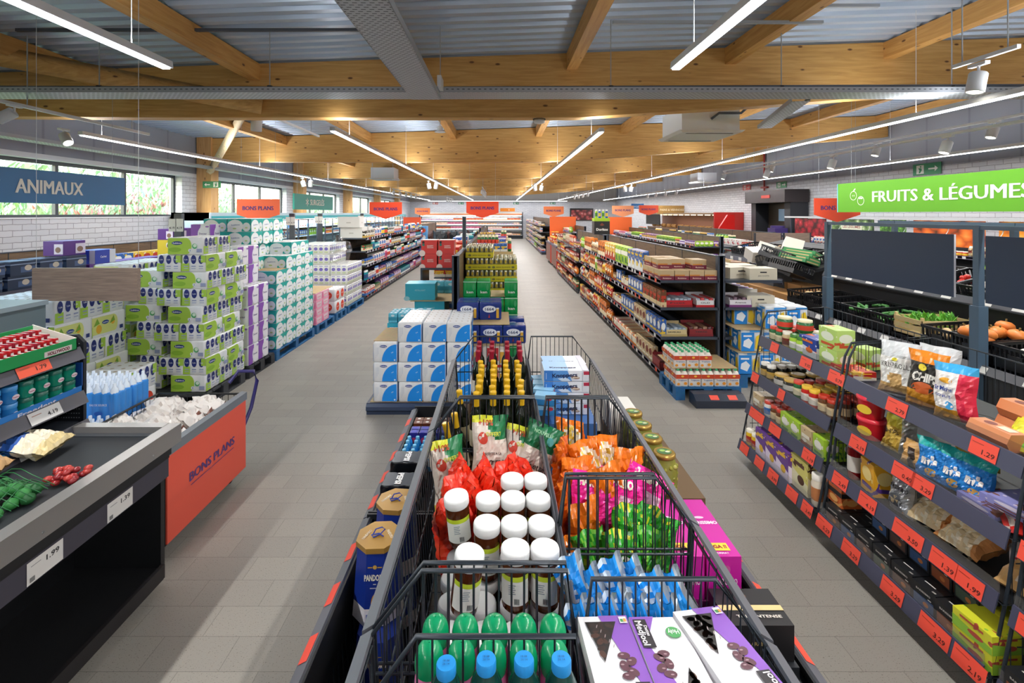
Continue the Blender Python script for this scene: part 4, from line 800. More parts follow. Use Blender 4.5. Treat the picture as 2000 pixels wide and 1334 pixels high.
def end_panel(b, x0, x1, y, zr, zt, zf, inl, inr, r=0.0022):
    top = [(x0, y, zr), (x0+inl, y, zt), (x1-inr, y, zt), (x1, y, zr)]
    b.tube([(x0+0.02, y, zf)]+top+[(x1-0.02, y, zf)], 0.0055, DW, 6); b.tube([(x0+0.02, y, zf), (x1-0.02, y, zf)], 0.005, DW, 5); b.tube([(x0+0.01, y, zr-0.09), (x1-0.01, y, zr-0.09)], 0.004, DW, 5)
    n = int((x1-x0)/0.03)
    for i in range(1, n):
        x = x0+(x1-x0)*i/n; z = zt
        if x < x0+inl: z = zr+(zt-zr)*(x-x0)/inl
        if x > x1-inr: z = zr+(zt-zr)*(x1-x)/inr
        b.tube([(x, y, zf), (x, y, z)], r, DW, 4)
def cart(x0, x1, y0, y1, label, zr=1.0, zf=0.52, zt=1.154, inl=0.12, inr=0.02, near=True, legs=True):
    cy_ = (y0+y1)/2; o = link('wire_cart', None, loc=(0, cy_, 0)); tag(o, label, 'cart', 'black wire carts in the central island'); L = y1-y0
    for s, x in ((-1, x0), (1, x1)):
        b = MB(); w_ = .03 if (s < 0) == (x0 < 0) else .012; b.prism([(x-s*0.004, zr-.002), (x, zr+0.006), (x+s*w_, zr-0.012), (x+s*w_, zr-0.032), (x+s*w_*.8, zr-.032)], -L/2, L/2, 'y', RAILM); link('side_rail', b.mesh(), o)
        b = MB(); n = int(L/0.042)
        for i in range(n+1): t = -L/2+L*i/n; b.tube([(x, t, zr), (x-s*0.035, t, zf)], 0.0017, DW, 4)
        for z in (zr-0.02, zr-0.2, zf+0.12, zf): q = (zr-z)/(zr-zf)*0.035; b.tube([(x-s*q, -L/2, z), (x-s*q, L/2, z)], 0.0035, DW, 5)
        link('side_mesh', b.mesh(), o)
    b = MB()
    for i in range(int((x1-x0-0.07)/0.04)+1): x = x0+0.035+i*0.04; b.tube([(x, -L/2, zf), (x, L/2, zf)], 0.002, DW, 4)
    for i in range(int(L/0.09)+1): t = -L/2+i*0.09; b.tube([(x0+0.035, t, zf-0.003), (x1-0.035, t, zf-0.003)], 0.002, DW, 4)
    link('basket_floor', b.mesh(), o)
    if near: b = MB(); end_panel(b, x0, x1, -L/2, zr, zt, zf, inl, inr); link('end_panel', b.mesh(), o)
    b = MB(); end_panel(b, x0, x1, L/2-0.012, zr, zt, zf, inl, inr); link('end_panel', b.mesh(), o)
    for x in (x0+0.07, x1-0.07):
        for t in (-L/2+0.08, L/2-0.08):
            b = MB(); b.tube([(x, t, 0.11), (x, t, zf)], 0.012, DW, 6); link('leg', b.mesh(), o); caster(o, x, t)
    return o
XL0, XL1, XR0, XR1 = -0.305, 0.178, 0.192, 0.617
cart(XL0, XL1, 2.24, 3.34, 'black wire cart of wine bottles at the far end of the island')
cart(XL0, XL1, 1.172, 2.228, 'black wire cart holding flour bags, red snack bags and white-lidded spread jars')
cart(XL0, XL1, 0.15, 1.158, 'black wire cart holding green and blue capped soap bottles')
cart(XR0, XR1, 2.24, 3.34, 'black wire cart holding the wafer boxes', inl=0.02, inr=0.12)
cart(XR0, XR1, 1.572, 2.228, 'black wire cart full of orange, pink and green candy bags', inl=0.02, inr=0.12)
cart(XR0, XR1, 1.145, 1.560, 'black wire cart with empty bottom beside the magenta coffee cartons', inl=0.02, inr=0.12, near=False)
cart(XR0, XR1, 0.15, 1.132, 'black wire cart holding date boxes and blue biscuit packets', inl=0.02, inr=0.12)
b = MB(); end_panel(b, XL0+0.02, XL1-0.01, 0.0, 1.0, 1.165, 0.6, 0.12, 0.02); one('wire_divider', b, 'wire divider standing between soap bottles and blue capped bottles', 'divider', None, (0, 0.955, 0))
# lower outer troughs on both sides
def trough(s, xa, xb, y0, y1, zr, zf, label, tags):
    o = link('display_trough', None, loc=(0, (y0+y1)/2, 0)); tag(o, label, 'display stand'); L = y1-y0
    b = MB(); b.box(min(xa, xb), -L/2, zf-0.02, max(xa, xb), L/2, zf, BLK2)
    b.prism([(xb, zf-0.02), (xb-s*0.008, zf-0.02), (xb-s*0.028, zr), (xb-s*0.02, zr)], -L/2, L/2, 'y', BLK); link('trough_body', b.mesh(), o)
    b = MB(); b.prism([(xb-s*0.02, zr), (xb-s*0.014, zr+.008), (xb+s*0.024, zr-0.012), (xb+s*0.024, zr-0.04), (xb+s*0.018, zr-0.04)], -L/2, L/2, 'y', RAILM); link('front_rail', b.mesh(), o)
    for i in range(int(L/0.24)):
        t = -L/2+0.12+i*0.24; tg = MB(); f = tg.face((xb+s*.006, 0, zr-.002), (0, -1, 0) if s < 0 else (0, 1, 0), Vector((-s*.038, 0, .02)).normalized()); f.rect(-.055, -.017, .055, .017, TAGR); link('price_tag', tg.mesh(), o, (0, t, 0))
    b = MB(); b.box(min(xa, xb)+0.02, -L/2, 0.09, max(xa, xb)-0.03, L/2, max(.11, zf-0.02), BLK)
    for i in range(int(L/0.05)): t = -L/2+i*0.05; b.tube([(xb-s*0.03, t, 0.09), (xb-s*0.012, t, max(.3, zf-0.02))], 0.003, DW, 4)
    b.tube([(xb-s*0.012, -L/2, zf-0.05), (xb-s*0.012, L/2, zf-0.05)], 0.005, DW, 5); link('lower_crate', b.mesh(), o)
    for t in (-L/2+0.1, L/2-0.1): caster(o, (xa+xb)/2, t)
    for t in (-L/2, L/2-0.01): b = MB(); b.box(min(xa, xb), 0, zf, max(xa, xb), 0.01, zr+0.02, BLK2); link('end_board', b.mesh(), o, (0, t, 0))
    return o
trough(-1, -0.335, -0.655, 2.40, 3.72, 0.50, 0.36, 'black display trough of drinks beside the aisle, farther section', 1)
trough(-1, -0.335, -0.655, 0.35, 2.39, 0.50, 0.135, 'black display trough holding the gold-lidded cake cartons', 1)
trough(1, 0.645, 1.03, 2.30, 3.3, 0.50, 0.45, 'black display trough holding the olive jars', 1)
trough(1, 0.645, 1.03, 0.35, 2.29, 0.50, 0.45, 'black display trough holding the coffee cartons', 1)
# ---------------------------------------------------------------- goods in the carts
G = 'white-lidded chocolate spread jars'
XS = (-0.13, -0.042, 0.044, 0.13)
zl = 1.03-0.1725
for j, (y, xs) in enumerate(((1.41, (0.044, 0.130)), (1.525, (-0.042, 0.044, 0.13)), (1.66, (-0.042, 0.044, 0.13)), (1.78, (0.044, 0.13)))):
    for x in xs: K['spread'].put((x, y, zl), random.uniform(-0.3, 0.3), ('spread jar with white lid, upper layer, %s row from the wire panel' % ('front', 'second', 'third', 'rear')[j]), 'spread jars, upper layer %d' % j)
K['spread'].put((-0.105, 1.38, zl+0.012), 0.2, 'tilted chocolate spread jar with white lid nearest the side rail, label showing', None, (0.08, 0.10, 0.2))
K['spread'].put((-0.135, 1.66, zl+0.012), -0.1, 'chocolate spread jar leaning toward the aisle side rail, its whole label visible', None, (0.06, -0.10, 0.1))
for j, y in enumerate((1.235, 1.325, 1.43, 1.525, 1.62)):
    for x in (-0.14, -0.05, 0.04, 0.13): K['spread'].put((x+random.uniform(-0.006, 0.006), y, zl-0.176), random.uniform(-0.5, 0.5), 'white-lidded spread jar in the lower layer beneath the upper jars', 'spread jars, lower layer')
b = MB(); b.box(-0.2, 1.19, 0.53, 0.165, 2.21, 0.665, M('#5a4632', 0.8)); one('cardboard_case', b, 'brown cardboard tray under the spread jars and bags', 'cardboard')
for i, x in enumerate((-0.145, -0.078, -0.0126, 0.0526, 0.118)):
    K['soap'].put((x, 1.085, 0.86), 0, 'green capped pink soap bottle in the rear row', 'green capped soap bottles, rear row')
    K['soap'].put((x-0.004, 1.015, 0.865), 0.1, 'green capped pink soap bottle in the front row behind the divider', 'green capped soap bottles, front row')
for i, x in enumerate((-0.10, -0.026, 0.044, 0.113)):
    K['bluecap'].put((x, 0.895, 0.935-0.008*(i == 0)), 0, 'dark green soap bottle with blue cap, front of the cart', 'blue capped soap bottles')
b = MB(); b.box(-0.25, 0.2, 0.54, 0.14, 1.13, 0.858, M('#4a3c2e', 0.8)); one('cardboard_case', b, 'cardboard tray under the green capped soap bottles', 'cardboard')
b = MB(); b.box(-0.24, 0.72, 0.86, 0.13, 0.94, 0.925, M('#4a3c2e', 0.8)); one('cardboard_case', b, 'small cardboard riser under the blue capped bottles', 'cardboard')
# wine
for j in range(7):
    for i, x in enumerate((-0.115, -0.04, 0.032, 0.103)):
        y = 2.42+j*0.085
        K['wy'].put((x, y, 0.80 if j < 7 else 0.8), 0, 'dark wine bottle with yellow capsule, row %s from the flour bags' % ('one two three four five six seven'.split()[j]), 'yellow capped wine, row %d' % j, (random.uniform(-.03, .03), random.uniform(-.02, .03), 0))
for (x, y, z, t) in ((-0.185, 2.55, 0.76, -0.1), (-0.175, 2.36, 0.72, -0.16), (-0.2, 2.30, 0.70, -0.2)): K['wy'].put((x, y, z), 0, 'yellow capsuled wine bottle leaning to the aisle side of its cart', 'leaning yellow capped wine', (0.0, t, 0))
for j, y in enumerate((3.04, 3.15, 3.26)):
    for x in (-0.14, -0.055, 0.045, 0.125): K['wr'].put((x, y, 0.83), 0, 'dark wine bottle with red capsule, row %s behind the yellow ones' % ('one', 'two', 'three')[j], 'red capped wine, row %d' % j)
b = MB(); b.box(-0.26, 2.26, 0.53, 0.165, 3.31, 0.70, M('#5a4632', 0.8)); b.box(-0.16, 2.36, 0.70, 0.16, 2.98, 0.795, M('#5a4632', 0.8)); b.box(-0.19, 2.99, 0.70, 0.165, 3.31, 0.825, M('#6a5038', 0.8)); one('cardboard_case', b, 'cardboard cases beneath the wine bottles', 'cardboard')
# flour bags and red snack bags
for i, (k, x, y, z, rot, lab) in enumerate((('pasta', -0.05, 2.16, 0.80, (-0.25, 0.05, 0.15), 'large cream and green flour bag marked +10% in the middle of the cart'), ('pasta', -0.2, 2.12, 0.72, (-0.2, -0.12, 0.35), 'cream and green flour bag leaning on the aisle side rail'),
        ('pasta', 0.05, 2.19, 0.74, (-0.3, 0.22, -0.1), 'flour bag with yellow corner behind the big cream one'), ('pasta2', 0.115, 2.15, 0.79, (-0.35, 0.35, -0.2), 'flour bag with dark green top tipped against the middle rail'))):
    K[k].put((x, y, z), 0, lab, None, rot)
R = random.Random(5)
RB = [(-0.16, 1.98), (-0.08, 2.0), (0.0, 1.97), (0.07, 2.0), (0.13, 1.98), (-0.17, 1.86), (-0.09, 1.87), (-0.01, 1.88), (0.06, 1.9), (0.125, 1.86), (-0.18, 1.76), (-0.11, 1.77), (-0.03, 1.79)]
for i, (x, y) in enumerate(RB): K['redbag%d' % (i % 3)].put((x+R.uniform(-.01, .01), y, 0.74-0.02*(i > 9)), 0, 'shiny red snack bag standing on end between flour bags and spread jars', 'red snack bags in the cart', (R.uniform(-0.15, 0.05), R.uniform(-0.12, 0.12), R.uniform(0.9, 1.9)))
# wafers
for i in range(4): K['knop'].put((0.372, 2.80, 1.06-i*0.062), 0, 'blue and white wafer box in the front stack, %s' % ('topmost', 'second from the top', 'third from the top', 'fourth down')[i])
for i in range(3): K['knop'].put((0.385, 2.98, 1.04-i*0.062), 0.05, 'wafer box in the rear stack, %s' % ('topmost', 'second down', 'third down')[i])
for i in range(8): K['milka'].put((0.245+0.0*i, 2.62+(i % 4)*0.09, 0.92+0.055*(i//4)), 0.3*math.sin(i), 'small light blue snack box beside the wafer stacks', 'small blue snack boxes')
b = MB(); b.box(0.2, 2.26, 0.53, 0.58, 3.31, 0.60, M('#5a4632', 0.8)); b.box(0.24, 2.60, 0.60, 0.52, 3.08, 0.87, M('#3b66a0', 0.6)); b.box(0.2, 2.58, 0.6, 0.238, 3.1, 0.915, M('#28303c', 0.7)); one('cardboard_case', b, 'cardboard trays under the wafer boxes', 'cardboard')
# candy bags
CB = [('orange0', 0.30, 2.19, 0.80, (-0.45, 0.3, 0.25), 'large orange and white candy bag lying tilted on top of the others'), ('orange2', 0.40, 2.10, 0.76, (-0.15, -0.12, 0.35), 'orange and white candy bag standing with its point up, beside the tilted one'),
      ('orange2', 0.45, 2.13, 0.76, (-0.15, 0.1, 0.3), 'orange and white candy bag standing behind the pink bags'), ('orange0', 0.385, 1.98, 0.70, (-0.2, -0.1, 0.5), 'orange and white candy bag low in front of the standing ones'),
      ('oranged', 0.26, 2.08, 0.76, (0, 0.1, 1.2), 'dark orange candy bag by the middle rail, farthest'), ('orange1', 0.31, 2.02, 0.72, (-.1, .1, 0.4), 'plain orange candy bag in the heap centre'),
      ('oranged', 0.245, 1.93, 0.68, (0, 0.1, 1.3), 'dark orange candy bag against the middle rail'), ('orange3', 0.53, 2.02, 0.76, (-0.1, 0.1, 0.3), 'plain orange candy bag pointing up beside the olive jars'), ('orange1', 0.49, 1.94, 0.74, (-0.15, -0.3, 0.2), 'orange candy bag leaning beside the olive jars'),
      ('orange1', 0.29, 1.78, 0.56, (-0.1, 0.05, 0.6), 'tall orange candy bag against the wire panel'), ('oranged', 0.245, 1.72, 0.54, (0, 0.05, 1.0), 'orange candy bag squeezed in the corner by the middle rail'), ('orange3', 0.35, 1.86, 0.64, (-0.1, -0.1, 0.5), 'orange candy bag between the pink bags and the wire panel'),
      ('harib0', 0.35, 1.90, 0.76, (-0.45, 0.25, 0.1), 'pink candy bag, first of the fanned row from the middle rail'), ('harib1', 0.44, 1.89, 0.77, (-0.45, 0.35, 0.0), 'pink candy bag, middle of the fanned row'), ('harib0', 0.53, 1.92, 0.78, (-0.5, 0.45, -0.2), 'pink candy bag, outermost of the fanned row'),
      ('green0', 0.43, 1.72, 0.64, (-0.12, 0.05, 0.1), 'green candy bag with white cloud label'), ('green1', 0.345, 1.76, 0.62, (-0.1, -0.1, 0.3), 'green and silver candy bag by the orange ones'), ('green1', 0.515, 1.75, 0.64, (-0.1, 0.12, -0.2), 'green and silver candy bag beside the cloud label one'), ('green0', 0.57, 1.83, 0.66, (-0.1, 0.15, -0.8), 'green candy bag by the outer rail'), ('green0', 0.47, 1.83, 0.68, (0.0, 0.1, 0.3), 'green candy bag behind the cloud label one')]
for k, x, y, z, r_, lab in CB: K[k].put((x, y, z), 0, lab, None, r_)
b = MB(); b.box(0.24, 1.60, 0.53, 0.57, 2.2, 0.61, M('#4a3a2c', 0.8)); one('cardboard_case', b, 'cardboard tray beneath the candy bags', 'cardboard')
# biscuits and dates
for i in range(11):
    K['oreo'].put((0.275+0.028*i, 1.30+0.03*math.sin(i*2.1)-0.004*i, 0.815+0.015*math.cos(i*1.7)), 0, 'light blue biscuit packet in the leaning row behind the date boxes', 'blue biscuit packets', (-0.25-0.1*math.sin(i), -0.45+0.1*math.cos(i*3), 0.15))
for i in range(7): K['oreo'].put((0.27+0.038*i, 1.215, 0.80), 0, 'light blue biscuit packet close against the wire panel', 'blue biscuit packets at the panel', (-0.1, -0.35, 0.3))
b = MB(); b.box(0.2, 1.17, 0.53, 0.58, 1.54, 0.80, M('#4d2c22', 0.8)); one('cardboard_case', b, 'reddish cardboard tray under the blue biscuit packets', 'cardboard')
for i, (x, y, z, rz, lab) in enumerate(((0.238, 0.975, 1.052, 0.03, 'purple and white date box with window, nearest the middle rail'), (0.352, 0.965, 1.058, 0.03+PI, 'purple and white date box with window, turned upside down in the middle'), (0.47, 0.98, 1.066, 0.14, 'purple and white date box with window, nearest the outer rail'))):
    K['dates'].put((x, y, z), 0, lab, None, (-0.10 if i != 1 else 0.10, 0.0, rz))
K['dates'].put((0.36, 0.965, 1.012), 0, 'date box lying beneath the other three', None, (-0.12, 0, 0.1))
b = MB(); b.box(0.2, 0.3, 0.54, 0.56, 1.11, 0.975, M('#3f3226', 0.85)); one('cardboard_case', b, 'cardboard case under the date boxes', 'cardboard')
b = MB(); b.poly([(0.285, 0.82, 1.10), (0.35, 0.78, 1.10), (0.318, 0.84, 1.155), (0.305, 0.845, 1.15)], '#e0a02c'); b.poly([(0.20, 0.84, 1.10), (0.24, 0.80, 1.10), (0.205, 0.86, 1.14)], '#c98a2a'); one('crisp_bag', b, 'orange yellow bag corner sticking up in front of the date boxes', 'bag')
# side trough goods
K['pandoro'].put((-0.505, 2.02, 0.362), 0.05, 'blue cake carton with gold lid and ribbon, the nearer one')
K['pandoro'].put((-0.485, 2.27, 0.362), -0.1, 'blue cake carton with gold lid and ribbon, the farther one')
for i, (x, y) in enumerate(((-.48, 1.93), (-.485, 2.26))): K['pandoro0'].put((x, y, 0.074+.061), 0.05, 'blue cake carton standing beneath the gold lidded %s one' % ('nearer', 'farther')[i], None, None, (1, 1, .78))
bb = MB(); bb.box(-0.60, 0.6, 0.136, -0.36, 1.75, 0.15, BLK2); one('tray_mat', bb, 'black mat lying in the cake carton trough', 'mat')
K['redbag0'].put((-0.44, 1.50, 0.155), 0, 'red and white bag at the near end of the aisle side trough', None, (-0.3, 0.2, 0.3)); K['silver'].put((-0.50, 1.38, 0.155), 0, 'beige snack bag low in the aisle side trough', None, (-0.9, 0, 0.4))
for i, y in enumerate((2.62, 2.86)): K['pepsi'].put((-0.535, y, 0.362), 0.0, 'black drink pack underneath the top pack reading PEPSI, %s' % (('nearer the cake cartons', 'nearer the blue bottles')[i]))
for i, y in enumerate((2.62, 2.86)): K['pepsi'].put((-0.535, y, 0.464), 0.0, 'black drink pack on top reading PEPSI, %s' % (('nearer the cake cartons', 'nearer the blue bottles')[i]))
for i in range(4):
    for j in range(5): K['minidrink'].put((-0.60+0.055*j, 3.02+0.058*i, 0.40), 0, 'small blue drink bottle with pale blue cap in the side trough', 'small blue drink bottles')
for i in range(2):
    for j in range(4): K['choc'].put((-0.59+0.065*j, 3.33+0.055*i, 0.40), 0, 'small violet drink carton in the side trough', 'violet drink cartons'); K['choc2'].put((-0.59+0.065*j, 3.48+0.055*i, 0.40), 0, 'small brown drink carton at the far end of the side trough', 'brown drink cartons')
for i, (x, y) in enumerate(((0.80, 2.36), (0.79, 2.52), (0.785, 2.68), (0.78, 2.84))): K['olive'].put((x, y, 0.645), 0, 'large jar of green olives with gold lid, %s' % ('nearest of four in a row', 'second of four', 'third of four', 'farthest of four')[i])
b = MB(); b.box(0.70, 2.31, 0.452, 0.98, 3.0, 0.64, M('#6b543a', 0.8)); one('cardboard_case', b, 'cardboard case under the olive jars', 'cardboard')
b = MB(); b.soft(0, 0, 0, 0.17, 0.22, 0.16, M('#e6e2da', 0.6), 0.01); b.top(0, 0, 0.16).ell(-0.03, 0.0, 0.02, 0.01, '#5a5048'); one('carton', b, 'white carton at the far end of the olive jar trough', 'box', None, (0.77, 3.12, 0.62))
b = MB(); b.box(0.68, 3.02, 0.452, 0.95, 3.25, 0.618, M('#6b543a', 0.8)); one('cardboard_case', b, 'cardboard under the white carton', 'cardboard')
K['mag'].put((0.835, 1.985, 0.56), 0, 'magenta coffee carton marked MEGA, outer one by the aisle'); K['mag'].put((0.697, 1.985, 0.56), 0, 'magenta coffee carton marked MEGA, inner one against the cart')
K['blk'].put((0.875, 1.70, 0.50), 0, 'black coffee carton with cream band beside the magenta ones')
b = MB(); b.box(0.66, 1.6, 0.452, 0.99, 1.795, 0.498, BLK2); one('tray_mat', b, 'black tray under the black coffee carton', 'tray'); b = MB(); b.box(0.66, 1.80, 0.452, 0.9, 2.17, 0.558, M('#7a1660', 0.6)); one('carton', b, 'dark magenta carton beneath the coffee cartons', 'box')
# ================================================================ shelf goods, many colours
def gbox(nm, cat, w, d, h, c1, c2, c3, style):
    def deco(f, w, h):
        if style == 0: f.rect(-w*.5, h*.55, w*.5, h*.8, c2); f.ell(0, h*.3, w*.28, h*.18, c3)
        elif style == 1: f.ell(0, h*.6, w*.36, h*.22, c2); f.rect(-w*.35, h*.15, w*.35, h*.28, c3)
        elif style == 2: f.poly([(-w*.5, 0), (w*.5, 0), (w*.5, h*.35), (-w*.5, h*.6)], c2); f.ell(w*.1, h*.35, w*.2, h*.14, c3); f.rect(-w*.3, h*.75, w*.3, h*.87, c3)
        else: f.rect(-w*.5, 0, w*.5, h*.3, c2); f.rect(-w*.38, h*.5, w*.38, h*.68, c3); f.ell(-w*.1, h*.38, w*.2, h*.1, c3)
    return kbox(nm, w, d, h, MP(c1, c2, c3), deco, cat)
def gbag(nm, cat, w, d, h, c1, c2, c3, seed):
    return kbag(nm, w, h, d, (lambda u, v, s: M(c2, .3) if 0.35 < v < 0.65 and abs(u) < 0.6 else (M(c3, .3) if v > 0.85 or (v < 0.3 and nz(u*2, v*4, seed) > 0.4) else MP(c1, c2, c3))), seed, cat=cat, nu=6, nv=8)
def gjar(nm, r, h, c1, lidc, lab, cat='jar'):
    b = MB(); b.lathe([(r*.9, 0), (r, h*.08), (r, h*.7), (r*.85, h*.82)], M(c1, .12), seg=12); b.lathe([(r*1.02, h*.2), (r*1.02, h*.6)], M(lab, .5), seg=12, capt=False)
    l = MB(); l.lathe([(r*.9, h*.82), (r*.9, h), (r*.82, h*1.01)], M(lidc, .3), seg=12)
    return Kind(nm, cat, b, [P('lid', l)], (r*2.05, r*2.05, h))
def gtray(nm, w, d, h, c1, c2, fill, txt=None, cat='carton'):
    """open shelf-ready carton with goods showing inside"""
    b = MB(); t = 0.006
    b.box(-w/2, -d/2, 0, w/2, -d/2+t, h*.62, c1); b.box(-w/2, d/2-t, 0, w/2, d/2, h, c1); b.box(-w/2, -d/2, 0, -w/2+t, d/2, h*.8, c1); b.box(w/2-t, -d/2, 0, w/2, d/2, h*.8, c1); b.box(-w/2, -d/2, 0, w/2, d/2, t, c1)
    for f, L in ((b.front(0, -d/2, 0), w), (b.left(-w/2, 0, 0), d), (b.right(w/2, 0, 0), d)): f.rect(-L/2, 0, L/2, h*.2, c2); (txt and f.n.y < -.5) and f.text(txt, 0, h*.4, h*.12, '#333036', L*.5)
    g = MB(); n = max(2, int(w/0.05))
    for i in range(n): x = -w/2+t+(w-2*t)*(i+.5)/n; g.soft(x, 0, t, (w-2*t)/n*.92, d-0.03, h*(.72+.06*math.sin(i*2.3)), M(fill[i % len(fill)], .35), 0.008)
    return Kind(nm, cat, b, [P('packet', g)], (w, d, h))
PAL = [('red', '#c4281f', '#efe6d6', '#f0c23a'), ('yellow', '#e9bd2c', '#b8341f', '#f5eeda'), ('orange', '#e07a1e', '#f4e4c2', '#7a3416'), ('lime green', '#a8cf3a', '#f2f0e4', '#3f7d2e'), ('dark green', '#2b6b3c', '#e8dfb8', '#d0402c'),
       ('blue', '#2a5fae', '#eef0f0', '#e8c23a'), ('purple', '#6a3c8e', '#eadcf0', '#e6b83a'), ('brown', '#6b4226', '#e0c79a', '#c43a24'), ('white', '#e9e6df', '#3a72b8', '#c8402c'), ('beige', '#cdb48a', '#7a2e24', '#efe8d8'), ('burgundy', '#86212e', '#e8c66a', '#f0e6dc'), ('teal', '#2c9aa0', '#eef2f0', '#2a4a7a'), ('pink', '#e07a9a', '#f6ecf0', '#a02a5a'), ('black', '#26241f', '#c9a24a', '#e8e4da')]
GD = {}
def goods(kind, ci):
    """a kind of shelf goods in one of the colours"""
    k = (kind, ci)
    if k in GD: return GD[k]
    n, c1, c2, c3 = PAL[ci]
    q = {'biscuit': lambda: gbox(('biscuit_box', 'cracker_box', 'cookie_box')[ci % 3], 'box', .14, .07, .20, c1, c2, c3, ci % 4), 'cereal': lambda: gbox('cereal_box', 'box', .19, .07, .27, c1, c2, c3, (ci+1) % 4), 'carton': lambda: gbox(('tea_carton', 'sugar_carton', 'soup_carton', 'spice_carton')[ci % 4], 'carton', .11, .11, .13, c1, c2, c3, (ci+2) % 4),
         'bag': lambda: gbag('snack_bag', 'bag', .17, .08, .25, c1, c2, c3, ci+1), 'sack': lambda: gbag('pasta_bag', 'bag', .12, .07, .20, c1, c2, c3, ci+3), 'jar': lambda: gjar('glass_jar', .036, .12, c1, c3, c2), 'can': lambda: gjar('tin_can', .037, .11, c1, '#b9bcc0', c2, 'can'),
         'bottle': lambda: gjar('squeeze_bottle', .032, .22, c1, c2, c3, 'bottle'), 'tray': lambda: gtray('display_carton', .22, .26, .17, '#c9ad7c' if ci % 2 else '#e6dfd0', c1, [c1, c2, c1]), 'tub': lambda: gjar('plastic_tub', .055, .09, c1, c2, c3, 'tub'),
         'lying': lambda: gbox('flat_box', 'box', .20, .14, .05, c1, c2, c3, 2), 'roll': lambda: gbox('paper_product_pack', 'pack', .22, .16, .19, c1, c2, c3, 1), 'slab': lambda: gbox(('shrink_pack', 'refill_pack')[ci % 2], 'pack', .25, .20, .16, c1, c2, c3, 3)}[kind]()
    q.desc = n+' '+q.name.replace('_', ' '); GD[k] = q; return q
LVL = ['bottom', 'second', 'third', 'fourth', 'top']
FR_ = random.Random(11)
def fill(face, x, y0, y1, z, plan, depth, where, level, gap=0.004, n=(2, 5), rows=9, maxh=9, jit=0.006):
    """runs of equal goods along a shelf. face 'L' looks to -x, 'R' to +x, 'F' to -y (then x is y of the front edge and y0..y1 runs in x)"""
    y = y0; prev = None
    while y < y1-0.05:
        for att in range(14):
            kd, cs = FR_.choice(plan); ci = FR_.choice(cs); k = goods(kd, ci)
            lab = '%s beside %s, %s shelf, %s' % (k.desc, prev or 'the shelf end', level, where)
            if k.desc != prev and lab not in RUNS: break
        if lab in RUNS: lab += ', farther on'
        RUNS.add(lab); prev = k.desc; w, d, h = k.size; N = FR_.randint(*n)
        if y+w > y1: break
        R = min(rows, max(1, int(depth/(d+gap)))); tiers = 1
        if h < 0.09 and maxh > 2*h: tiers = min(3, int(maxh/h) if maxh < 9 else 2)
        for i in range(N):
            if y+w > y1: break
            for r in range(R):
                if r and FR_.random() < 0.12: continue
                for t in range(tiers):
                    a = y+w/2; e = 0.012+d/2+r*(d+gap)+FR_.uniform(0, jit); j = FR_.uniform(-0.05, 0.05)
                    if face == 'L': k.put((x+e, a, z+t*h), -PI/2+j, lab, lab)
                    elif face == 'R': k.put((x-e, a, z+t*h), PI/2+j, lab, lab)
                    else: k.put((a, x+e, z+t*h), j, lab, lab)
            y += w+gap
        y += FR_.uniform(0, 0.02)
RUNS = set()
# ---------------------------------------------------------------- shelving
SHM = M('#39414e', 0.4); SHB = M('#2b313b', 0.5); RLM = M('#544f63', 0.45)
TAGW = M('#dcdcdc', 0.6); TAGO = M('#ea5a3e', 0.6)
def gondola(xs, wl, wr, y0, y1, ztop, levels, label, ends=True, post=SHM, base=0.12, panel=LAM, sec=1.33, tags=True, rlevels=None):
    """shelving unit along y: spine panel, uprights, shelves on one or both sides with price rails"""
    L = y1-y0; o = link('shelving_unit', None, loc=(xs, (y0+y1)/2, 0)); tag(o, label, 'shelf unit')
    b = MB(); n = max(1, round(L/sec)); b.box(-0.02, -L/2, 0.02, 0.02, L/2, ztop-0.01, panel)
    for i in range(1, n): t = -L/2+L*i/n; b.box(-0.024, t-0.006, 0.02, 0.024, t+0.006, ztop-0.008, SHB)
    b.box(-0.03, -L/2, ztop-0.012, 0.03, L/2, ztop, SHM)
    link('back_panel', b.mesh(), o)
    for t in ((-L/2, L/2-0.06) if ends else ()): b = MB(); b.box(-0.045, 0, 0, 0.045, 0.06, ztop+0.01, post); link('upright', b.mesh(), o, (0, t, 0))
    for s, w, lv in ((-1, wl, levels), (1, wr, rlevels or levels)):
        if not w: continue
        for i, z in enumerate(lv):
            b = MB(); xa, xb = sorted((s*0.03, s*w)); b.box(xa, -L/2, z-0.03, xb, L/2, z, SHM)
            if i == 0: b.box(xa, -L/2, 0.0, xb-s*0.04 if s > 0 else xb, L/2, z-0.03, SHB) if s > 0 else b.box(xa+0.04, -L/2, 0, xb, L/2, z-0.03, SHB)
            link('shelf', b.mesh(), o)
            r = MB(); r.prism([(s*w, z-0.05), (s*w, z+0.012), (s*(w-0.006), z+0.012), (s*(w-0.006), z-0.05)][::1], -L/2, L/2, 'y', RLM)
            if tags:
                f = r.left(-w-0.001, 0, z) if s < 0 else r.right(w+0.001, 0, z); q = random.Random(int(z*100+xs*7))
                t = -L/2+0.15
                while t < L/2-0.1: f.e = 0.0; f.rect(t-0.035, -0.042, t+0.035, 0.004, TAGO if q.random() < 0.3 else TAGW); t += q.uniform(0.14, 0.34)
            link('price_rail', r.mesh(), o)
    return o
PALB = M('#2a6fa8', 0.6, var=0.4); PALW = M('#b48a5a', 0.8, var=0.5)
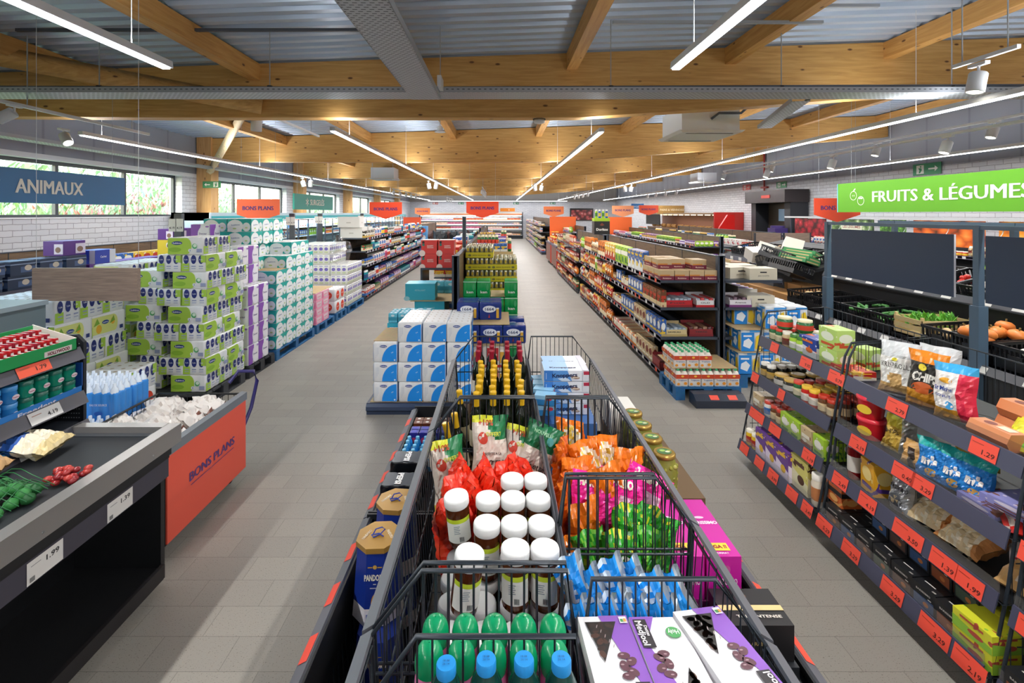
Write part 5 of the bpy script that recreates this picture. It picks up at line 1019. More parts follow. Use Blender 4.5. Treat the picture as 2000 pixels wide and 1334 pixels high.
def pallet(x0, x1, y0, y1, label, m=None, h=0.14, group=None, name='pallet'):
    m = m or PALB; o = MB(); w, d = x1-x0, y1-y0
    for i in range(5): t = -d/2+d*i/5; o.box(-w/2, t, h-0.02, w/2, t+d/5-0.02, h, m)
    for x in (-w/2, -0.05, w/2-0.1):
        for y in (-d/2, -0.05, d/2-0.1): o.box(x, y, 0.018, x+0.1, y+0.1, h-0.02, m)
        o.box(x, -d/2, 0, x+0.1, d/2, 0.018, m)
    return one(name, o, label, 'pallet', group, ((x0+x1)/2, (y0+y1)/2, 0))
CARD = M('#cbb083', 0.8, var=0.3)
def sheet(x0, x1, y0, y1, z, label): b = MB(); b.cbox(0, 0, 0, x1-x0, y1-y0, 0.006, CARD); return one('cardboard_sheet', b, label, 'cardboard', None, ((x0+x1)/2, (y0+y1)/2, z))
# ================================================================ pallet of blue paper packs, centre
o = link('display_plinth', None, loc=(-0.82, 5.12, 0)); tag(o, 'low dark blue plastic base carrying the blue and white paper packs', 'display base')
b = MB(); b.box(-0.51, -0.31, 0.0, 0.51, 0.31, 0.115, M('#2b3a55', 0.35)); b.prism([(-0.31, 0.03), (-0.335, 0.05), (-0.335, 0.085), (-0.31, 0.11)], -0.51, 0.51, 'x', M('#33425e', 0.2)); link('plinth', b.mesh(), o)
sheet(-1.30, -0.32, 4.83, 5.42, 0.116, 'pale cardboard sheet under the blue and white paper packs')
for t in range(4):
    for c in range(4):
        if t == 3 and c == 0: continue
        for r in range(2 if t < 3 or c < 3 else 2):
            z = 0.123+t*0.199
            K['blue'].put((-1.14+c*0.243+random.uniform(-.004, .004), 4.99+0.345*r*0.9-0.005*t, z), random.uniform(-.02, .02), 'white paper pack with blue quarter disc, %s layer, column %s from the aisle, %s row' % (('bottom', 'second', 'third', 'top')[t], ('one', 'two', 'three', 'four')[c], ('front', 'rear')[r]))
sheet(-1.27, -1.02, 4.85, 5.40, 0.72, 'cardboard sheet laid over the outer column of blue paper packs')
# ---------------------------------------------------------------- central shelving with drinks
gondola(-0.55, 0.42, 0, 5.95, 20.0, 1.47, [0.12], 'central dark blue shelving spine with wooden back panels', tags=False)
b = MB(); b.tube([(0, 0, 1.481), (0, 0, 1.95)], 0.03, SHM, 8); one('sign_post', b, 'dark round sign post standing on the central shelving spine', 'post', None, (-0.55, 7.4, 0))
def ubox(nm, w, d, h, c, dec=None, top=None): return kbox(nm, w, d, h, c, dec, 'box', top=top)
tealb = ubox('drink_case', .40, .30, .22, '#3ab4cc', lambda f, w, h: (f.text('PETILLANT', 0, h*.6, .02, '#9fd6de', w*.35), f.ell(-w*.45, h*.1, .04, .03, '#a8dbe4')))
tealp = scallop(.20, .13, .17, 3, 2, M('#6cc8e0', .2)); tealp.front(0, -.066, 0).rect(-.1, .04, .1, .1, '#2f93ad').ell(0, .13, .04, .02, '#d6eef4'); tealp.top(0, 0, .171).ell(-.05, 0, .03, .03, '#bfe4ee').ell(.05, 0, .03, .03, '#bfe4ee')
tealp = Kind('water_pack', 'drink pack', tealp, size=(.2, .13, .17))
redb = ubox('drink_case', .25, .30, .22, '#d8403c', lambda f, w, h: (f.text('HAPPY', .02, h*.58, .02, '#f4e2dc', w*.4), f.text('SNACKS', .02, h*.46, .02, '#f4e2dc', w*.4), f.ell(-w*.36, h*.84, .02, .02, '#1f2a2a'), f.ell(-w*.36, h*.66, .02, .02, '#24786a'), f.ell(-w*.44, h*.05, .05, .05, '#f0dcd4')), top=lambda f, w, d: f.rect(-w/2, -d/2, w/2, d/2, '#e6dcd4'))
pallet(-1.24, -0.62, 5.50, 6.3, 'pallet under the teal water packs', PALW)
for i in range(3):
    for j in range(3):
        for t in range(3 if i == 2 or j == 2 else 0): tealp.put((-1.13+.205*i, 5.60+.137*j, .15+t*.174), 0, 'teal water pack in the near stack by the dark upright, %s layer' % ('bottom', 'middle', 'top')[t], 'teal water packs layer %d' % t)
for i in range(2):
    tealp.put((-1.12+.205*i, 5.875, .672), 0, 'teal water pack on top of the near stack', 'teal water packs on top')
tb = ubox('drink_case', .34, .30, .2, '#3ab4cc', lambda f, w, h: f.ell(.05, .0+.02, .05, .02, '#bfe4ee')); 
for t in range(3): tb.put((-1.12, 5.68, .145+.201*t), 0, 'teal bottle case in the outer column, %s' % ('bottom', 'middle', 'top')[t])
for i in range(3):
    for j in range(3): tealp.put((-1.23+.11*i, 5.58+.1*j, .75), 0, 'small teal pack standing on the outer column', 'teal packs on outer column', None, (.5, .62, .62))
pallet(-1.24, -0.62, 6.45, 7.3, 'pallet under the large teal drink cases', PALW)
for t in range(3):
    for j in range(2): tealb.put((-0.95+.0*j, 6.65+.32*j, .15+t*.225), 0, 'teal drink case in the stack beside the wooden spine, %s layer' % ('bottom', 'middle', 'upper')[t], 'teal cases layer %d' % t)
sheet(-1.2, -0.62, 6.46, 7.2, 0.826, 'cardboard sheet on the teal drink cases')
tealb.put((-1.08, 6.66, 0.834), 0.02, 'large teal drink case lying on the cardboard sheet at the stack top')
for i in range(3): tealp.put((-1.12+.2*i, 7.15, .834), 0, 'teal water pack behind the large teal case', 'teal packs behind the case')
b = MB(); b.box(-0.42, -0.3, -0.03, 0.12, 0.45, 0, SHM); b.box(-0.42, -0.3, -1.1, -0.39, 0.45, -.03, SHM); one('shelf_stand', b, 'dark shelf stand carrying the red drink cases', 'shelf', None, (-0.85, 8.0, 1.13))
for i in range(2):
    for t in range(2): redb.put((-1.14+.275*i, 7.9, 1.131+t*.222), 0, 'red drink case, %s one %s the spine' % (('lower', 'upper')[t], ('away from', 'next to')[i]))
for y, lab in ((9.3, 'first'), (11.0, 'second'), (12.7, 'third'), (14.4, 'fourth')):
    b = MB(); b.box(-0.36, -0.6, 0.12, 0.30, 0.6, 0.14, SHM)
    one('low_shelf', b, 'low dark shelf on the household side of the spine, %s from the drinks' % lab, 'shelf', None, (-0.92, y, 0))
    for z in (0.14, 0.5, 0.86, 1.2):
        if z > .2: b = MB(); b.box(-0.3, -0.7, -0.02, 0.30, 0.7, 0.0, SHM); one('low_shelf', b, 'dark shelf board of the %s spine bay, level %s' % (lab, 'none low middle high'.split()[int(z/.36)]), 'shelf', None, (-0.88, y, z))
        fill('L', -1.2, y-.6, y+.6, z+.001, [('slab', [0, 8, 11]), ('roll', [8, 5]), ('carton', [13, 7, 8]), ('biscuit', [0, 8])], 0.5, 'household side, %s bay' % lab, LVL[int(z*3)], n=(2, 4), rows=2)
# beer side
def beer(nm, w, d, h, c, dec): b = scallop(w, d, h, 3, 2, M(c, .25)); dec(b.front(0, -d/2-.001, 0), w, h); dec(b.right(w/2+.001, 0, 0), d, h); return Kind(nm, 'beer pack', b, size=(w, d, h))
nav = beer('beer_pack', .245, .16, .19, '#1c3480', lambda f, w, h: (f.ell(-w*.05, h*.62, w*.3, h*.2, '#dfe4ee'), f.text('1664', -w*.05, h*.62, h*.16, '#1f2f66', w*.4), f.rect(w*.26, h*.1, w*.38, h*.62, '#d8a832'), f.rect(w*.26, h*.62, w*.38, h*.7, '#f1ecdd'), f.poly([(-w*.1, h*.12), (-w*.02, h*.12), (-w*.06, h*.35)], '#b02a34')))
grn = beer('beer_pack', .165, .26, .20, '#149a4c', lambda f, w, h: (f.text('ken', w*.02, h*.3, h*.16, '#e9f3ea', w*.5), f.rect(-w*.5, h*.9, w*.5, h*.94, '#bfe0c4'), f.ell(w*.3, h*.6, w*.1, h*.2, '#3aa862')))
red = beer('beer_pack', .26, .2, .225, '#d9cfc4', lambda f, w, h: (f.rect(-w*.3, h*.3, w*.16, h*.9, '#b0222c'), f.rect(w*.22, h*.2, w*.4, h*.72, '#dba43a'), f.rect(w*.22, h*.72, w*.4, h*.82, '#f4eee0'), f.text('33 Export'[3:], -w*.07, h*.6, h*.1, '#f2e4da', w*.35), f.rect(-w*.5, 0, w*.5, h*.12, '#b0222c')))
b = MB(); b.cbox(0, 0, 0, .40, .26, .075, M('#d8c81e', .5)); b.front(0, -.13, 0).text('BIERE BLONDE', 0, .035, .014, '#6a6420', .2).ell(-.14, .035, .022, .016, '#7a7638').ell(.14, .035, .022, .016, '#7a7638')
cn = MB()
for r in range(2):
    for i in range(6): cn.lathe([(.026, .07), (.032, .074), (.032, .158), (.026, .168)], M('#b9b6a0', .25, .6), (-.166+i*.0665, -.093+r*.067, 0), 10)
fcn = cn.front(0, -.1255, 0)
for i in range(6): fcn.e = 0.0; fcn.ell(-.166+i*.0665, .115, .014, .028, '#c7a62c', 10)
ytray = Kind('beer_tray', 'beer tray', b, [P('beer_can', cn)], (.4, .26, .172))
pallet(-0.47, 0.22, 5.05, 5.95, 'pallet under the beer packs nearest the carts')
for t in range(2):
    for i in range(2):
        for j in range(3): red.put((-0.33+.27*i+.0, 5.2+.21*j, .15+t*.23), 0, 'red and white beer pack in the lowest layers of the near beer pallet', 'red beer packs')
sheet(-0.47, 0.22, 5.08, 5.78, 0.612, 'cardboard sheet between red and navy beer packs')
for i, x in enumerate((-0.345, -0.097, 0.151)):
    for j in range(3): nav.put((x, 5.22+.17*j, .62), 0 if i < 2 else PI/2*0+0.0, 'navy 1664 beer pack in the lower navy layer, column %s' % ('one', 'two', 'three')[i], 'navy packs low %d' % i) if i < 2 or j != 1 else None
sheet(-0.47, 0.10, 5.15, 5.80, 0.815, 'cardboard sheet on the lower navy beer packs')
for i, x in enumerate((-0.36, -0.11)):
    for j in range(2): nav.put((x, 5.44+.17*j, .823), 0.03, 'navy 1664 beer pack on the upper navy layer, %s the spine' % ('next to', 'away from')[i], 'navy packs up %d' % i)
pallet(-0.47, 0.22, 6.0, 6.85, 'pallet under the green beer packs')
for t in range(4):
    for i in range(4):
        for j in range(2): grn.put((-0.38+.172*i, 6.15+.27*j, .15+t*.203), 0, 'green beer pack in layer %s of the green stack' % ('one', 'two', 'three', 'four')[t], 'green beer layer %d' % t)
for i in (0, 1, 3): grn.put((-0.38+.172*i, 6.15, .964), 0, 'green beer pack on top of the green stack, %s' % ('closest to the spine', 'second from the spine', '', 'aisle side')[i])
sheet(-0.12, 0.06, 6.02, 6.5, 0.965, 'small cardboard sheet on the green beer packs')
pallet(-0.47, 0.22, 6.95, 7.85, 'pallet under the yellow beer can trays')
for t in range(8):
    for i in range(2):
        if t == 7 and i == 1: continue
        for j in range(3): ytray.put((-0.30+.405*i*0.85, 7.12+.27*j, .15+t*.173), 0, 'yellow tray of beer cans, %s column, tier %s' % (('spine side', 'aisle side')[i], 'one two three four five six seven eight'.split()[t]), 'yellow beer %d %d' % (t, i))
winb = ubox('wine_case', .22, .28, .30, '#cbb287', lambda f, w, h: (f.rect(-w*.15, h*.55, w*.15, h*.65, '#5a4630'), f.text('VIN', 0, h*.3, .03, '#7a5c3a')))
for j in range(7):
    y = 8.3+j*1.3; pallet(-0.47, 0.2, y-.2, y+.6, 'pallet under wine and drink cases along the spine, number %s from the yellow trays' % 'one two three four five six seven'.split()[j], PALW)
    for t in range(4 if j < 5 else 3):
        for i in range(3):
            for r in range(2): winb.put((-0.35+.228*i, y+.0+.3*r, .15+t*.302), 0, 'pale wine case, %s stack behind the yellow beer trays, %s tier' % ('first second third fourth fifth sixth seventh'.split()[j], 'bottom second third top'.split()[t]), 'wine cases %d %d' % (j, t))
    if j < 4: fill('F', y-.15, -0.45, 0.2, .15+4*.302, [('bottle', [13, 4]), ('carton', [1, 5, 6])], 0.3, '%s wine stack' % 'first second third fourth'.split()[j], 'top', n=(3, 6), rows=2)
# far central gondola goods and dark sale items
gondola(-0.9, 0.5, 0.5, 21.5, 27.0, 1.35, [0.12, .5, .9], 'far central shelving with yellow and violet goods')
for y0, y1, x0 in ((21.5, 27.0, 0),):
    for z, l in ((.12, 'bottom'), (.5, 'second'), (.9, 'top')):
        fill('L', -1.4, y0, y1, z+.001, [('slab', [1, 6, 8]), ('roll', [8, 11])], .2, 'far central unit, window side', l, rows=1); fill('R', -0.4, y0, y1, z+.001, [('slab', [1, 6, 5]), ('roll', [8, 1])], .2, 'far central unit, aisle side', l, rows=1)
for i, (x, y, s) in enumerate(((-4.2, 19.6, 1), (-3.6, 21.0, .9), (-3.0, 19.9, 1.1), (-2.6, 21.6, .8), (-2.1, 20.6, 1), (-1.8, 23, .9))):
    b = MB(); b.box(-.55, -.45, 0, .55, .45, .86, M('#3b3733', .6)); b.box(-.57, -.47, .8, .57, .47, .86, RLM)
    one('sale_bin', b, 'dark sale bin in the far special offer aisle, %s from the window side' % 'first second third fourth fifth sixth'.split()[i], 'bin', None, (x, y, 0))
    for k in range(7):
        g = Bag(.4*s, .4*s, .22, lambda u, v, q, i=i, k=k: M(('#23262b', '#31414c', '#4d2f2a', '#2d3a46')[(i+k) % 4], .6), k+i*3, 6, 6, .02)
        one('rucksack', g.b, 'dark soft bag heaped in the %s special offer bin from the windows' % 'first second third fourth fifth sixth'.split()[i], 'bag', 'bags in sale bin %d' % (i+1), (x-.35+.12*k, y-.2+.12*(k % 4), .85), rot=(-.4+.2*(k % 3), .3*math.sin(k*2), k))
# ================================================================ aisle cart with olive front
# gondola of snacks to the side of the aisle
GL_ = [0.12, 0.53, 0.88, 1.205]
gondola(2.63, 0.73, 0.73, 5.75, 11.7, 1.49, GL_, 'long dark snack shelving unit beside the aisle, nearest section', sec=1.1)
gondola(2.63, 0.73, 0.73, 12.1, 16.4, 1.45, [.12, .46, .80, 1.14], 'snack shelving unit, section behind the nearest one', sec=1.1)
sn = [('bag', [0, 1, 2, 3, 7, 13, 5, 6, 4]), ('sack', [1, 2, 9, 0]), ('cereal', [0, 1, 2, 10, 3]), ('biscuit', [0, 1, 7, 9, 10, 5, 6, 3])]
tr = [('tray', [0, 10, 7, 9, 5, 2]), ('biscuit', [10, 7, 9, 5]), ('carton', [9, 10, 7])]
for z, l, pl in ((.121, 'bottom', tr+sn), (.531, 'second', tr+sn), (.881, 'third', tr)):
    fill('L', 1.9, 5.78 if z > .2 else 6.1, 8.3, z, tr, .35, 'near snack unit', l, rows=1, maxh=.3)
    fill('L', 1.9, 8.35, 11.65, z, sn, .35, 'snack unit middle', l, rows=1, n=(1, 3))
fill('L', 1.9, 6.5, 11.65, 1.206, [('bag', [1, 2, 9, 3]), ('cereal', [1, 2, 5, 12, 3]), ('sack', [1, 2, 0, 9])], .5, 'near snack unit', 'top', rows=2, n=(3, 6))
for z, l in ((.121, 'bottom'), (.461, 'second'), (.801, 'third'), (1.141, 'top')): fill('L', 1.9, 12.15, 16.35, z, [('biscuit', [0, 10, 7, 4]), ('carton', [0, 7, 10]), ('cereal', [0, 4, 9]), ('sack', [7, 2, 0])], .35, 'second snack unit', l, rows=1, n=(3, 6))
# goods seen at the near end of the snack shelving
cb = ubox('biscuit_case', .17, .22, .115, '#c8ae86', lambda f, w, h: (f.rect(-w/2, 0, w/2, h*.42, '#7c1d3c'), f.rect(-w*.5, h*.42, w*.2, h*.56, '#d08a3a'), f.text('Madeleines', 0, h*.2, .018, '#e8c8b8', w*.6)))
for i in range(4):
    for r in range(3): cb.put((1.99+.178*i, 5.88+.235*r, 1.206), 0, 'beige and burgundy biscuit case, lower layer, column %s from the aisle' % 'one two three four'.split()[i], 'burgundy cases low %d' % i)
for i, (x, y) in enumerate(((2.02, 6.05), (2.2, 6.1), (2.42, 6.0), (2.02, 6.35), (2.2, 6.35))): cb.put((x, y, 1.322), .03*i, 'beige and burgundy biscuit case on the upper layer, number %s' % 'one two three four five'.split()[i])
puet = gtray('sausage_carton', .36, .30, .13, '#c0202c', '#8f1820', ['#8fa0b0', '#b9c2cc'], 'Fuet'); pu2 = gtray('sausage_carton', .22, .34, .13, '#e6e6ea', '#c0202c', ['#a9b4c0', '#c43a3a'], 'OLD')
puet.put((2.12, 5.93, .881), 0, 'red open carton marked Fuet on the third shelf end'); pu2.put((2.45, 5.95, .881), 0, 'white and red open carton beside the Fuet carton'); b = MB(); b.soft(0, 0, 0, .6, .3, .1, M('#20242c', .3), .03); one('black_carton', b, 'black wrapped carton behind the Fuet carton', 'box', None, (2.22, 6.3, .881))
be = gtray('chorizo_carton', .31, .28, .13, '#d6c290', '#b8a26c', ['#8ea2b4', '#a8b6c4'], 'SAVEURS'); bn = gtray('ham_carton', .29, .28, .14, '#8c2a30', '#7a1f28', ['#5a2c2a', '#8e6a50'], 'TERRE')
be.put((2.08, 5.92, .531), 0, 'pale open carton of blue grey packets on the second shelf end'); bn.put((2.40, 5.92, .531), 0, 'brown red open carton on the second shelf end'); bn.put((2.06, 5.95, .121), 0, 'brown red open carton on the bottom shelf behind the juice pallet')
# aisle-away side of snack shelving
wc = ubox('white_carton', .33, .26, .135, '#d8d0bc', lambda f, w, h: (f.rect(-w*.12, h*.6, w*.12, h*.72, '#2a2a2c'), f.text('JEAN COCOTTE', 0, h*.35, .015, '#77706a', w*.4)))
for k, (x, y, z, rz) in enumerate(((3.15, 5.92, 1.206, 0), (2.90, 6.05, 1.206, .35), (3.1, 6.3, 1.206, 0), (2.9, 6.6, 1.206, .1), (3.12, 5.92, .881, 0))): wc.put((x, y, z), rz, 'cream carton with black label, %s' % ('front of the top shelf', 'turned beside the front one', 'behind the front one', 'farthest back on the top shelf', 'on the shelf below')[k])
ro = gtray('rose_carton', .27, .24, .14, '#e8e4ea', '#7a3a7a', ['#4a3a46', '#6a4a5a'], 'Avenue'); ro.put((2.87, 5.9, .881), 0, 'white and violet open carton on the third shelf, post side')
fill('R', 3.36, 6.5, 11.6, 1.206, [('carton', [8, 9, 13]), ('tray', [9, 8]), ('lying', [8, 4])], .4, 'snack unit rear side', 'top', rows=2)
fill('R', 3.36, 6.3, 9, .881, [('carton', [8, 9, 6]), ('tray', [9, 6])], .4, 'snack unit rear side', 'third', rows=1)
# juice pallet
b = scallop(.135, .19, .135, 2, 3, M('#efe9e2', .25), .008)
def jd(f, w, h):
    f.rect(-w*.5, h*.62, w*.5, h*.95, '#cf4a2a'); f.text('Tropicana', 0, h*.5, h*.1, '#3a5a9a', w*.7); f.ell(-w*.3, h*.2, w*.12, h*.1, '#e8962a'); f.ell(w*.25, h*.25, w*.14, h*.12, '#e8962a'); f.ell(w*.02, h*.82, w*.12, h*.08, '#f2c04a')
jd(b.front(0, -.096, 0), .135, .135); jd(b.left(-.0685, 0, 0), .19, .135)
for i in (-1, 1):
    for j in (-1, 0, 1): b.lathe([(.033, .132), (.026, .15), (.013, .163)], M('#f0e6da', .25), (i*.034, j*.062, 0), 9)
c = MB()
for i in (-1, 1):
    for j in (-1, 0, 1): c.lathe([(.0155, .160), (.0155, .180), (.013, .182)], M('#3fa873', .3), (i*.034, j*.062, 0), 8)
juice = Kind('juice_pack', 'drink pack', b, [P('bottle_caps', c)], (.135, .19, .182))
pallet(1.88, 2.58, 5.18, 5.72, 'blue pallet carrying the orange juice packs')
for i in range(5):
    for r in range(2 if i < 5 else 1): juice.put((1.955+.138*i, 5.29+.2*r, .142), 0, 'orange juice pack in the lower layer, %s column from the aisle' % 'first second third fourth fifth'.split()[i], 'juice low %d' % i)
sheet(1.86, 2.56, 5.22, 5.72, .326, 'wooden coloured sheet between the juice pack layers')
for i in range(3):
    for r in range(2): juice.put((1.945+.138*i, 5.32+.2*r, .334), 0, 'orange juice pack in the upper layer, %s column from the aisle' % 'first second third'.split()[i], 'juice up %d' % i)
o = link('price_plinth', None, loc=(2.27, 5.06, 0)); tag(o, 'dark plastic price plinth with two orange tags before the juice pallet', 'price holder')
b = MB(); b.prism([(-.1, 0), (-.1, .075), (-.02, .12), (.09, .12), (.09, 0)], -.26, .26, 'x', M('#2a3140', .3)); link('plinth', b.mesh(), o)
for x in (-.06, .13): b = MB(); b.face((x, -.062, .0975), (1, 0, 0), Vector((0, .08, .045)).normalized()).rect(-.045, -.03, .045, .03, TAGR); link('price_tag', b.mesh(), o)
# blue and yellow milk packs on the produce side
mk = scallop(.24, .2, .25, 3, 2, M('#e6ebf0', .2), .012)
for f, L in ((mk.front(0, -.101, 0), .24), (mk.left(-.121, 0, 0), .2)): f.rect(-L*.5, .0, L*.12, .215, '#1f86dc'); f.poly([(-L*.42, .06), (-L*.1, .03), (L*.05, .1), (-L*.15, .15), (-L*.38, .12)], '#eef2f8'); f.rect(-L*.4, .165, L*0, .185, '#eef2f8'); f.poly([(L*.16, .03), (L*.4, .0), (L*.46, .1), (L*.36, .19), (L*.2, .17)], '#f0cc2e'); f.rect(-L*.1, .22, L*.45, .24, '#3c9ae4')
milk = Kind('milk_pack', 'drink pack', mk, size=(.24, .2, .25))
pallet(2.74, 3.5, 5.55, 6.35, 'pallet under the blue and yellow milk packs', PALB)
for t in range(3):
    for i in range(3):
        for r in range(3):
            if t == 2 and r == 0 and i == 0: continue
            milk.put((2.87+.25*i+.03*t, 5.68+.22*r, .15+t*.262), 0, 'blue and yellow milk pack, %s layer, %s row' % (('bottom', 'middle', 'top')[t], ('front', 'middle', 'rear')[r]), 'milk %d %d' % (t, r))
    if t < 2: sheet(2.72, 3.5, 5.56, 6.3, .401+t*.262, 'cardboard sheet over the %s layer of milk packs' % ('bottom', 'middle')[t])
# ================================================================ checkout with conveyor belt
SS = M('#b4b1ae', 0.32, 0.7); BELT = M('#22262b', 0.55)
o = link('checkout_counter', None, loc=(-2.0, 1.2, 0)); tag(o, 'black checkout counter with steel rim and conveyor belt', 'checkout')
Y1 = 1.41
b = MB(); b.box(-.27, -3.0, .80, .24, Y1-.05, .835, BELT); link('conveyor_belt', b.mesh(), o)
b = MB(); b.box(.215, -3.0, .775, .28, Y1, .87, SS); link('steel_rim', b.mesh(), o)
for t in (-2.2, -1.1, -.2, .62, 1.2):
    b = MB(); b.T = Matrix.Translation((.2805, t, .80)) @ Matrix.Rotation(PI/2, 4, 'Y'); b.lathe([(.006, 0), (.005, .002)], M('#c9cacb', .2, .8), seg=8); link('screw', b.mesh(), o)
b = MB(); b.box(-.30, Y1-.055, .80, .215, Y1, .872, SS); b.box(-.3, Y1-.09, .835, .215, Y1-.055, .84, M('#6a6f76', .3, .7)); link('end_plate', b.mesh(), o)
b = MB(); b.box(-.33, -3.0, .80, -.27, Y1, .875, M('#3a3f48', .4)); link('belt_side', b.mesh(), o)
b = MB(); b.box(-.3, -3.0, .715, .24, Y1-.02, .775, M('#17181b', .5)); b.box(-.3, -3.0, .04, -.27, Y1-.02, .72, M('#121316', .5)); b.box(-.3, Y1-.03, .04, .19, Y1, .775, M('#17181b', .5)); link('body', b.mesh(), o)
b = MB(); b.box(.20, -3.0, .60, .232, Y1-.03, .70, M('#3e3c47', .45)); b.box(.19, -3.0, .70, .236, Y1-.03, .715, M('#101114', .5)); link('price_rail', b.mesh(), o)
for t, s in ((.68, '1.99'), (1.05, '1.39')):
    b = MB(); f = b.right(.2325, 0, .65); f.rect(-.075, -.045, .075, .04, '#d8d6d2'); f.text(s, .03, .012, .02, '#26262a', .055); f.rect(-.06, .018, -.02, .021, '#8a8a8c'); f.rect(-.065, -.038, -.045, -.02, '#777'.replace('777', '777777')); link('price_tag', b.mesh(), o, (0, t, 0))
b = MB(); b.box(-.27, -3.0, .05, .205, Y1-.03, .11, M('#1a1a1c', .5)); b.box(-.26, -3.0, 0, .14, Y1-.05, .05, M('#0e0f10', .6)); b.box(.19, -3.0, .06, .212, Y1-.03, .13, M('#232022', .5)); link('lower_shelf', b.mesh(), o)
# goods on the belt
g = Bag(.26, .30, .08, lambda u, v, s: M('#c9a06c' if v < .8 else '#d8b88a', .4), 5, crumple=.012); one('bread_bag', g.b, 'brown paper bread bag lying on the conveyor belt', 'bag', None, (-2.16, 2.08, .885), rot=(-1.35, 0, 1.9))
g = Bag(.22, .26, .07, lambda u, v, s: M('#2f5aa8' if .55 < v < .75 and u < .3 else ('#e8e0c8' if v > .2 else '#d8c490'), .25), 8, crumple=.01); one('pasta_bag', g.b, 'white and blue clear bag lying on the belt behind the bread bag', 'bag', None, (-2.12, 2.33, .885), rot=(-1.4, 0, 1.75))
b = MB(); R = random.Random(4)
for i in range(26):
    x, y, z = R.uniform(-.07, .07), R.uniform(-.04, .04), R.uniform(0, .03); b.lathe([(.004, -.012), (.014, -.008), (.018, 0), (.014, .008), (.004, .012)], M(R.choice(['#a02a2a', '#b8413a', '#8a2228']), .25), (x, y, z), 8)
one('cherry_tomato_pack', b, 'small heap of dark red cherry tomatoes on the belt', 'vegetables', None, (-1.87, 2.10, .852))
b = MB()
for i in range(26):
    x, y, z = R.uniform(-.12, .12), R.uniform(-.1, .1), R.uniform(0, .04); b.lathe([(.006, -.022), (.022, -.012), (.026, 0), (.022, .012), (.006, .022)], M(R.choice(['#2f7a3c', '#3a8a44', '#1f5c2c']), .5), (x, y, z), 8)
net = M('#1f6a38', .5)
for i in range(9): t = -.12+.03*i; b.tube([(t, -.12, .01), (t+.02, -.06, .065), (t, 0, .075), (t-.02, .06, .065), (t, .12, .01)], .0018, net, 4); b.tube([(-.14, t, .01), (-.06, t+.02, .065), (0, t, .076), (.06, t-.02, .065), (.14, t, .01)], .0018, net, 4)
one('net_bag', b, 'green net bag of limes on the near part of the belt', 'bag', None, (-2.0, 1.90, .858))
# ---------------------------------------------------------------- candy rack beside the belt
o = link('candy_rack', None, loc=(-2.5, 1.4, 0)); tag(o, 'grey tiered candy rack with price rails beside the belt', 'rack'); E = 1.27
b = MB(); pts = [(-.18, .62), (.16, .62), (.20, .66), (.20, 1.29), (.16, 1.33), (-.18, 1.33)]; b.prism(pts, E, E+.02, 'y', M('#1f2228', .4)); f = b.front(0, E-.0005, 0)
for i in range(12):
    for j in range(26):
        if .1 < .1+i: f.e = 0; f.rect(.02+.014*i, .68+.024*j, .026+.014*i, .685+.024*j, '#9aa0a8')
link('end_panel', b.mesh(), o)
b = MB(); b.box(-.22, -2.6, 0, -.18, E, 1.33, M('#1f2228', .4)); link('back_panel', b.mesh(), o)
for z, xo, tags in ((1.25, 0.19, (('1.79', .98, TAGO),)), (1.01, .21, (('4.19', 1.02, TAGW),)), (.855, .235, (('2.29', .95, TAGW), ('1.09', .40, TAGW)))):
    b = MB(); b.box(-.2, -2.6, z-.02, xo, E, z, M('#3a3f48', .4)); link('shelf', b.mesh(), o)
    b = MB(); b.prism([(xo, z+.02), (xo+.03, z-.045), (xo+.024, z-.047), (xo-.006, z+.018)], -2.6, E-.01, 'y', M('#4a4a54', .4)); link('price_rail', b.mesh(), o)
    for s, t, m in tags:
        b = MB(); f = b.face((xo+.0165, t, z-.0115), (0, 1, 0), Vector((-.03, 0, .065)).normalized()); f.rect(-.085, -.03, .085, .03, m); f.text(s, .035, -.004, .02, '#4a2018' if m is TAGO else '#26262a', .055); f.rect(-.07, .01, -.02, .013, '#9a5a40'); link('price_tag', b.mesh(), o)
t = MB(); f = t.face((-.2+.4165, .62, .8435), (0, 1, 0), Vector((-.03, 0, .065)).normalized()); f.e = .003; f.rect(-.11, -.028, .11, .028, '#7a1f4a'); f.text('8 Go', 0, 0, .022, '#e8d0dc'); link('price_tag', t.mesh(), o)
# gum boxes
def gum(nm, cc, label, x, y, z, w, L, h, txt, rows, tint):
    o = link(nm, None, loc=(x, y, z)); tag(o, label, 'display box'); C_ = M(cc, .35)
    b = MB(); b.box(w/2-.004, -L/2, 0, w/2, L/2, h*.62, C_); b.box(-w/2, -L/2, 0, w/2, L/2, .004, C_); b.box(-w/2, -L/2, 0, w/2, -L/2+.004, h*.6, C_); b.prism([(-w/2, 0), (w/2, 0), (w/2, h*.62), (-w/2, h*1.35)], L/2-.004, L/2, 'y', M('#e4ded8', .5)); b.box(-w/2, -L/2, 0, -w/2+.004, L/2, h*1.3, C_)
    b.prism([(-w/2, 0), (w/2, 0), (w/2, h*.62), (-w/2, h*1.3)], -L/2, -L/2+.004, 'y', C_)
    f = b.right(w/2, 0, 0); f.rect(.02, h*.08, L*.42, h*.36, '#e9e4e2'); f.text(txt, L*.24, h*.22, h*.16, '#7a1f2a', L*.30, bold=.05)
    link('tray', b.mesh(), o)
    for i in range(rows):
        for j in range(4):
            p = MB(); p.box(-.028, -.009, 0, .028, .009, .042, M(tint[(i//2+j) % len(tint)], .3)); p.right(.0281, 0, .02).rect(-.007, -.012, .007, .012, '#ecebea'); p.top(0, 0, .042).rect(-.02, -.004, .02, .004, '#e6e2e0')
            link('gum_packet', p.mesh(), o, (w/2-.04-.0*j, -L/2+.025+(L-.05)*i/rows, .01+.0*j) if j == 0 else (w/2-.04-.045*j, -L/2+.025+(L-.05)*i/rows, .01+.022*j))
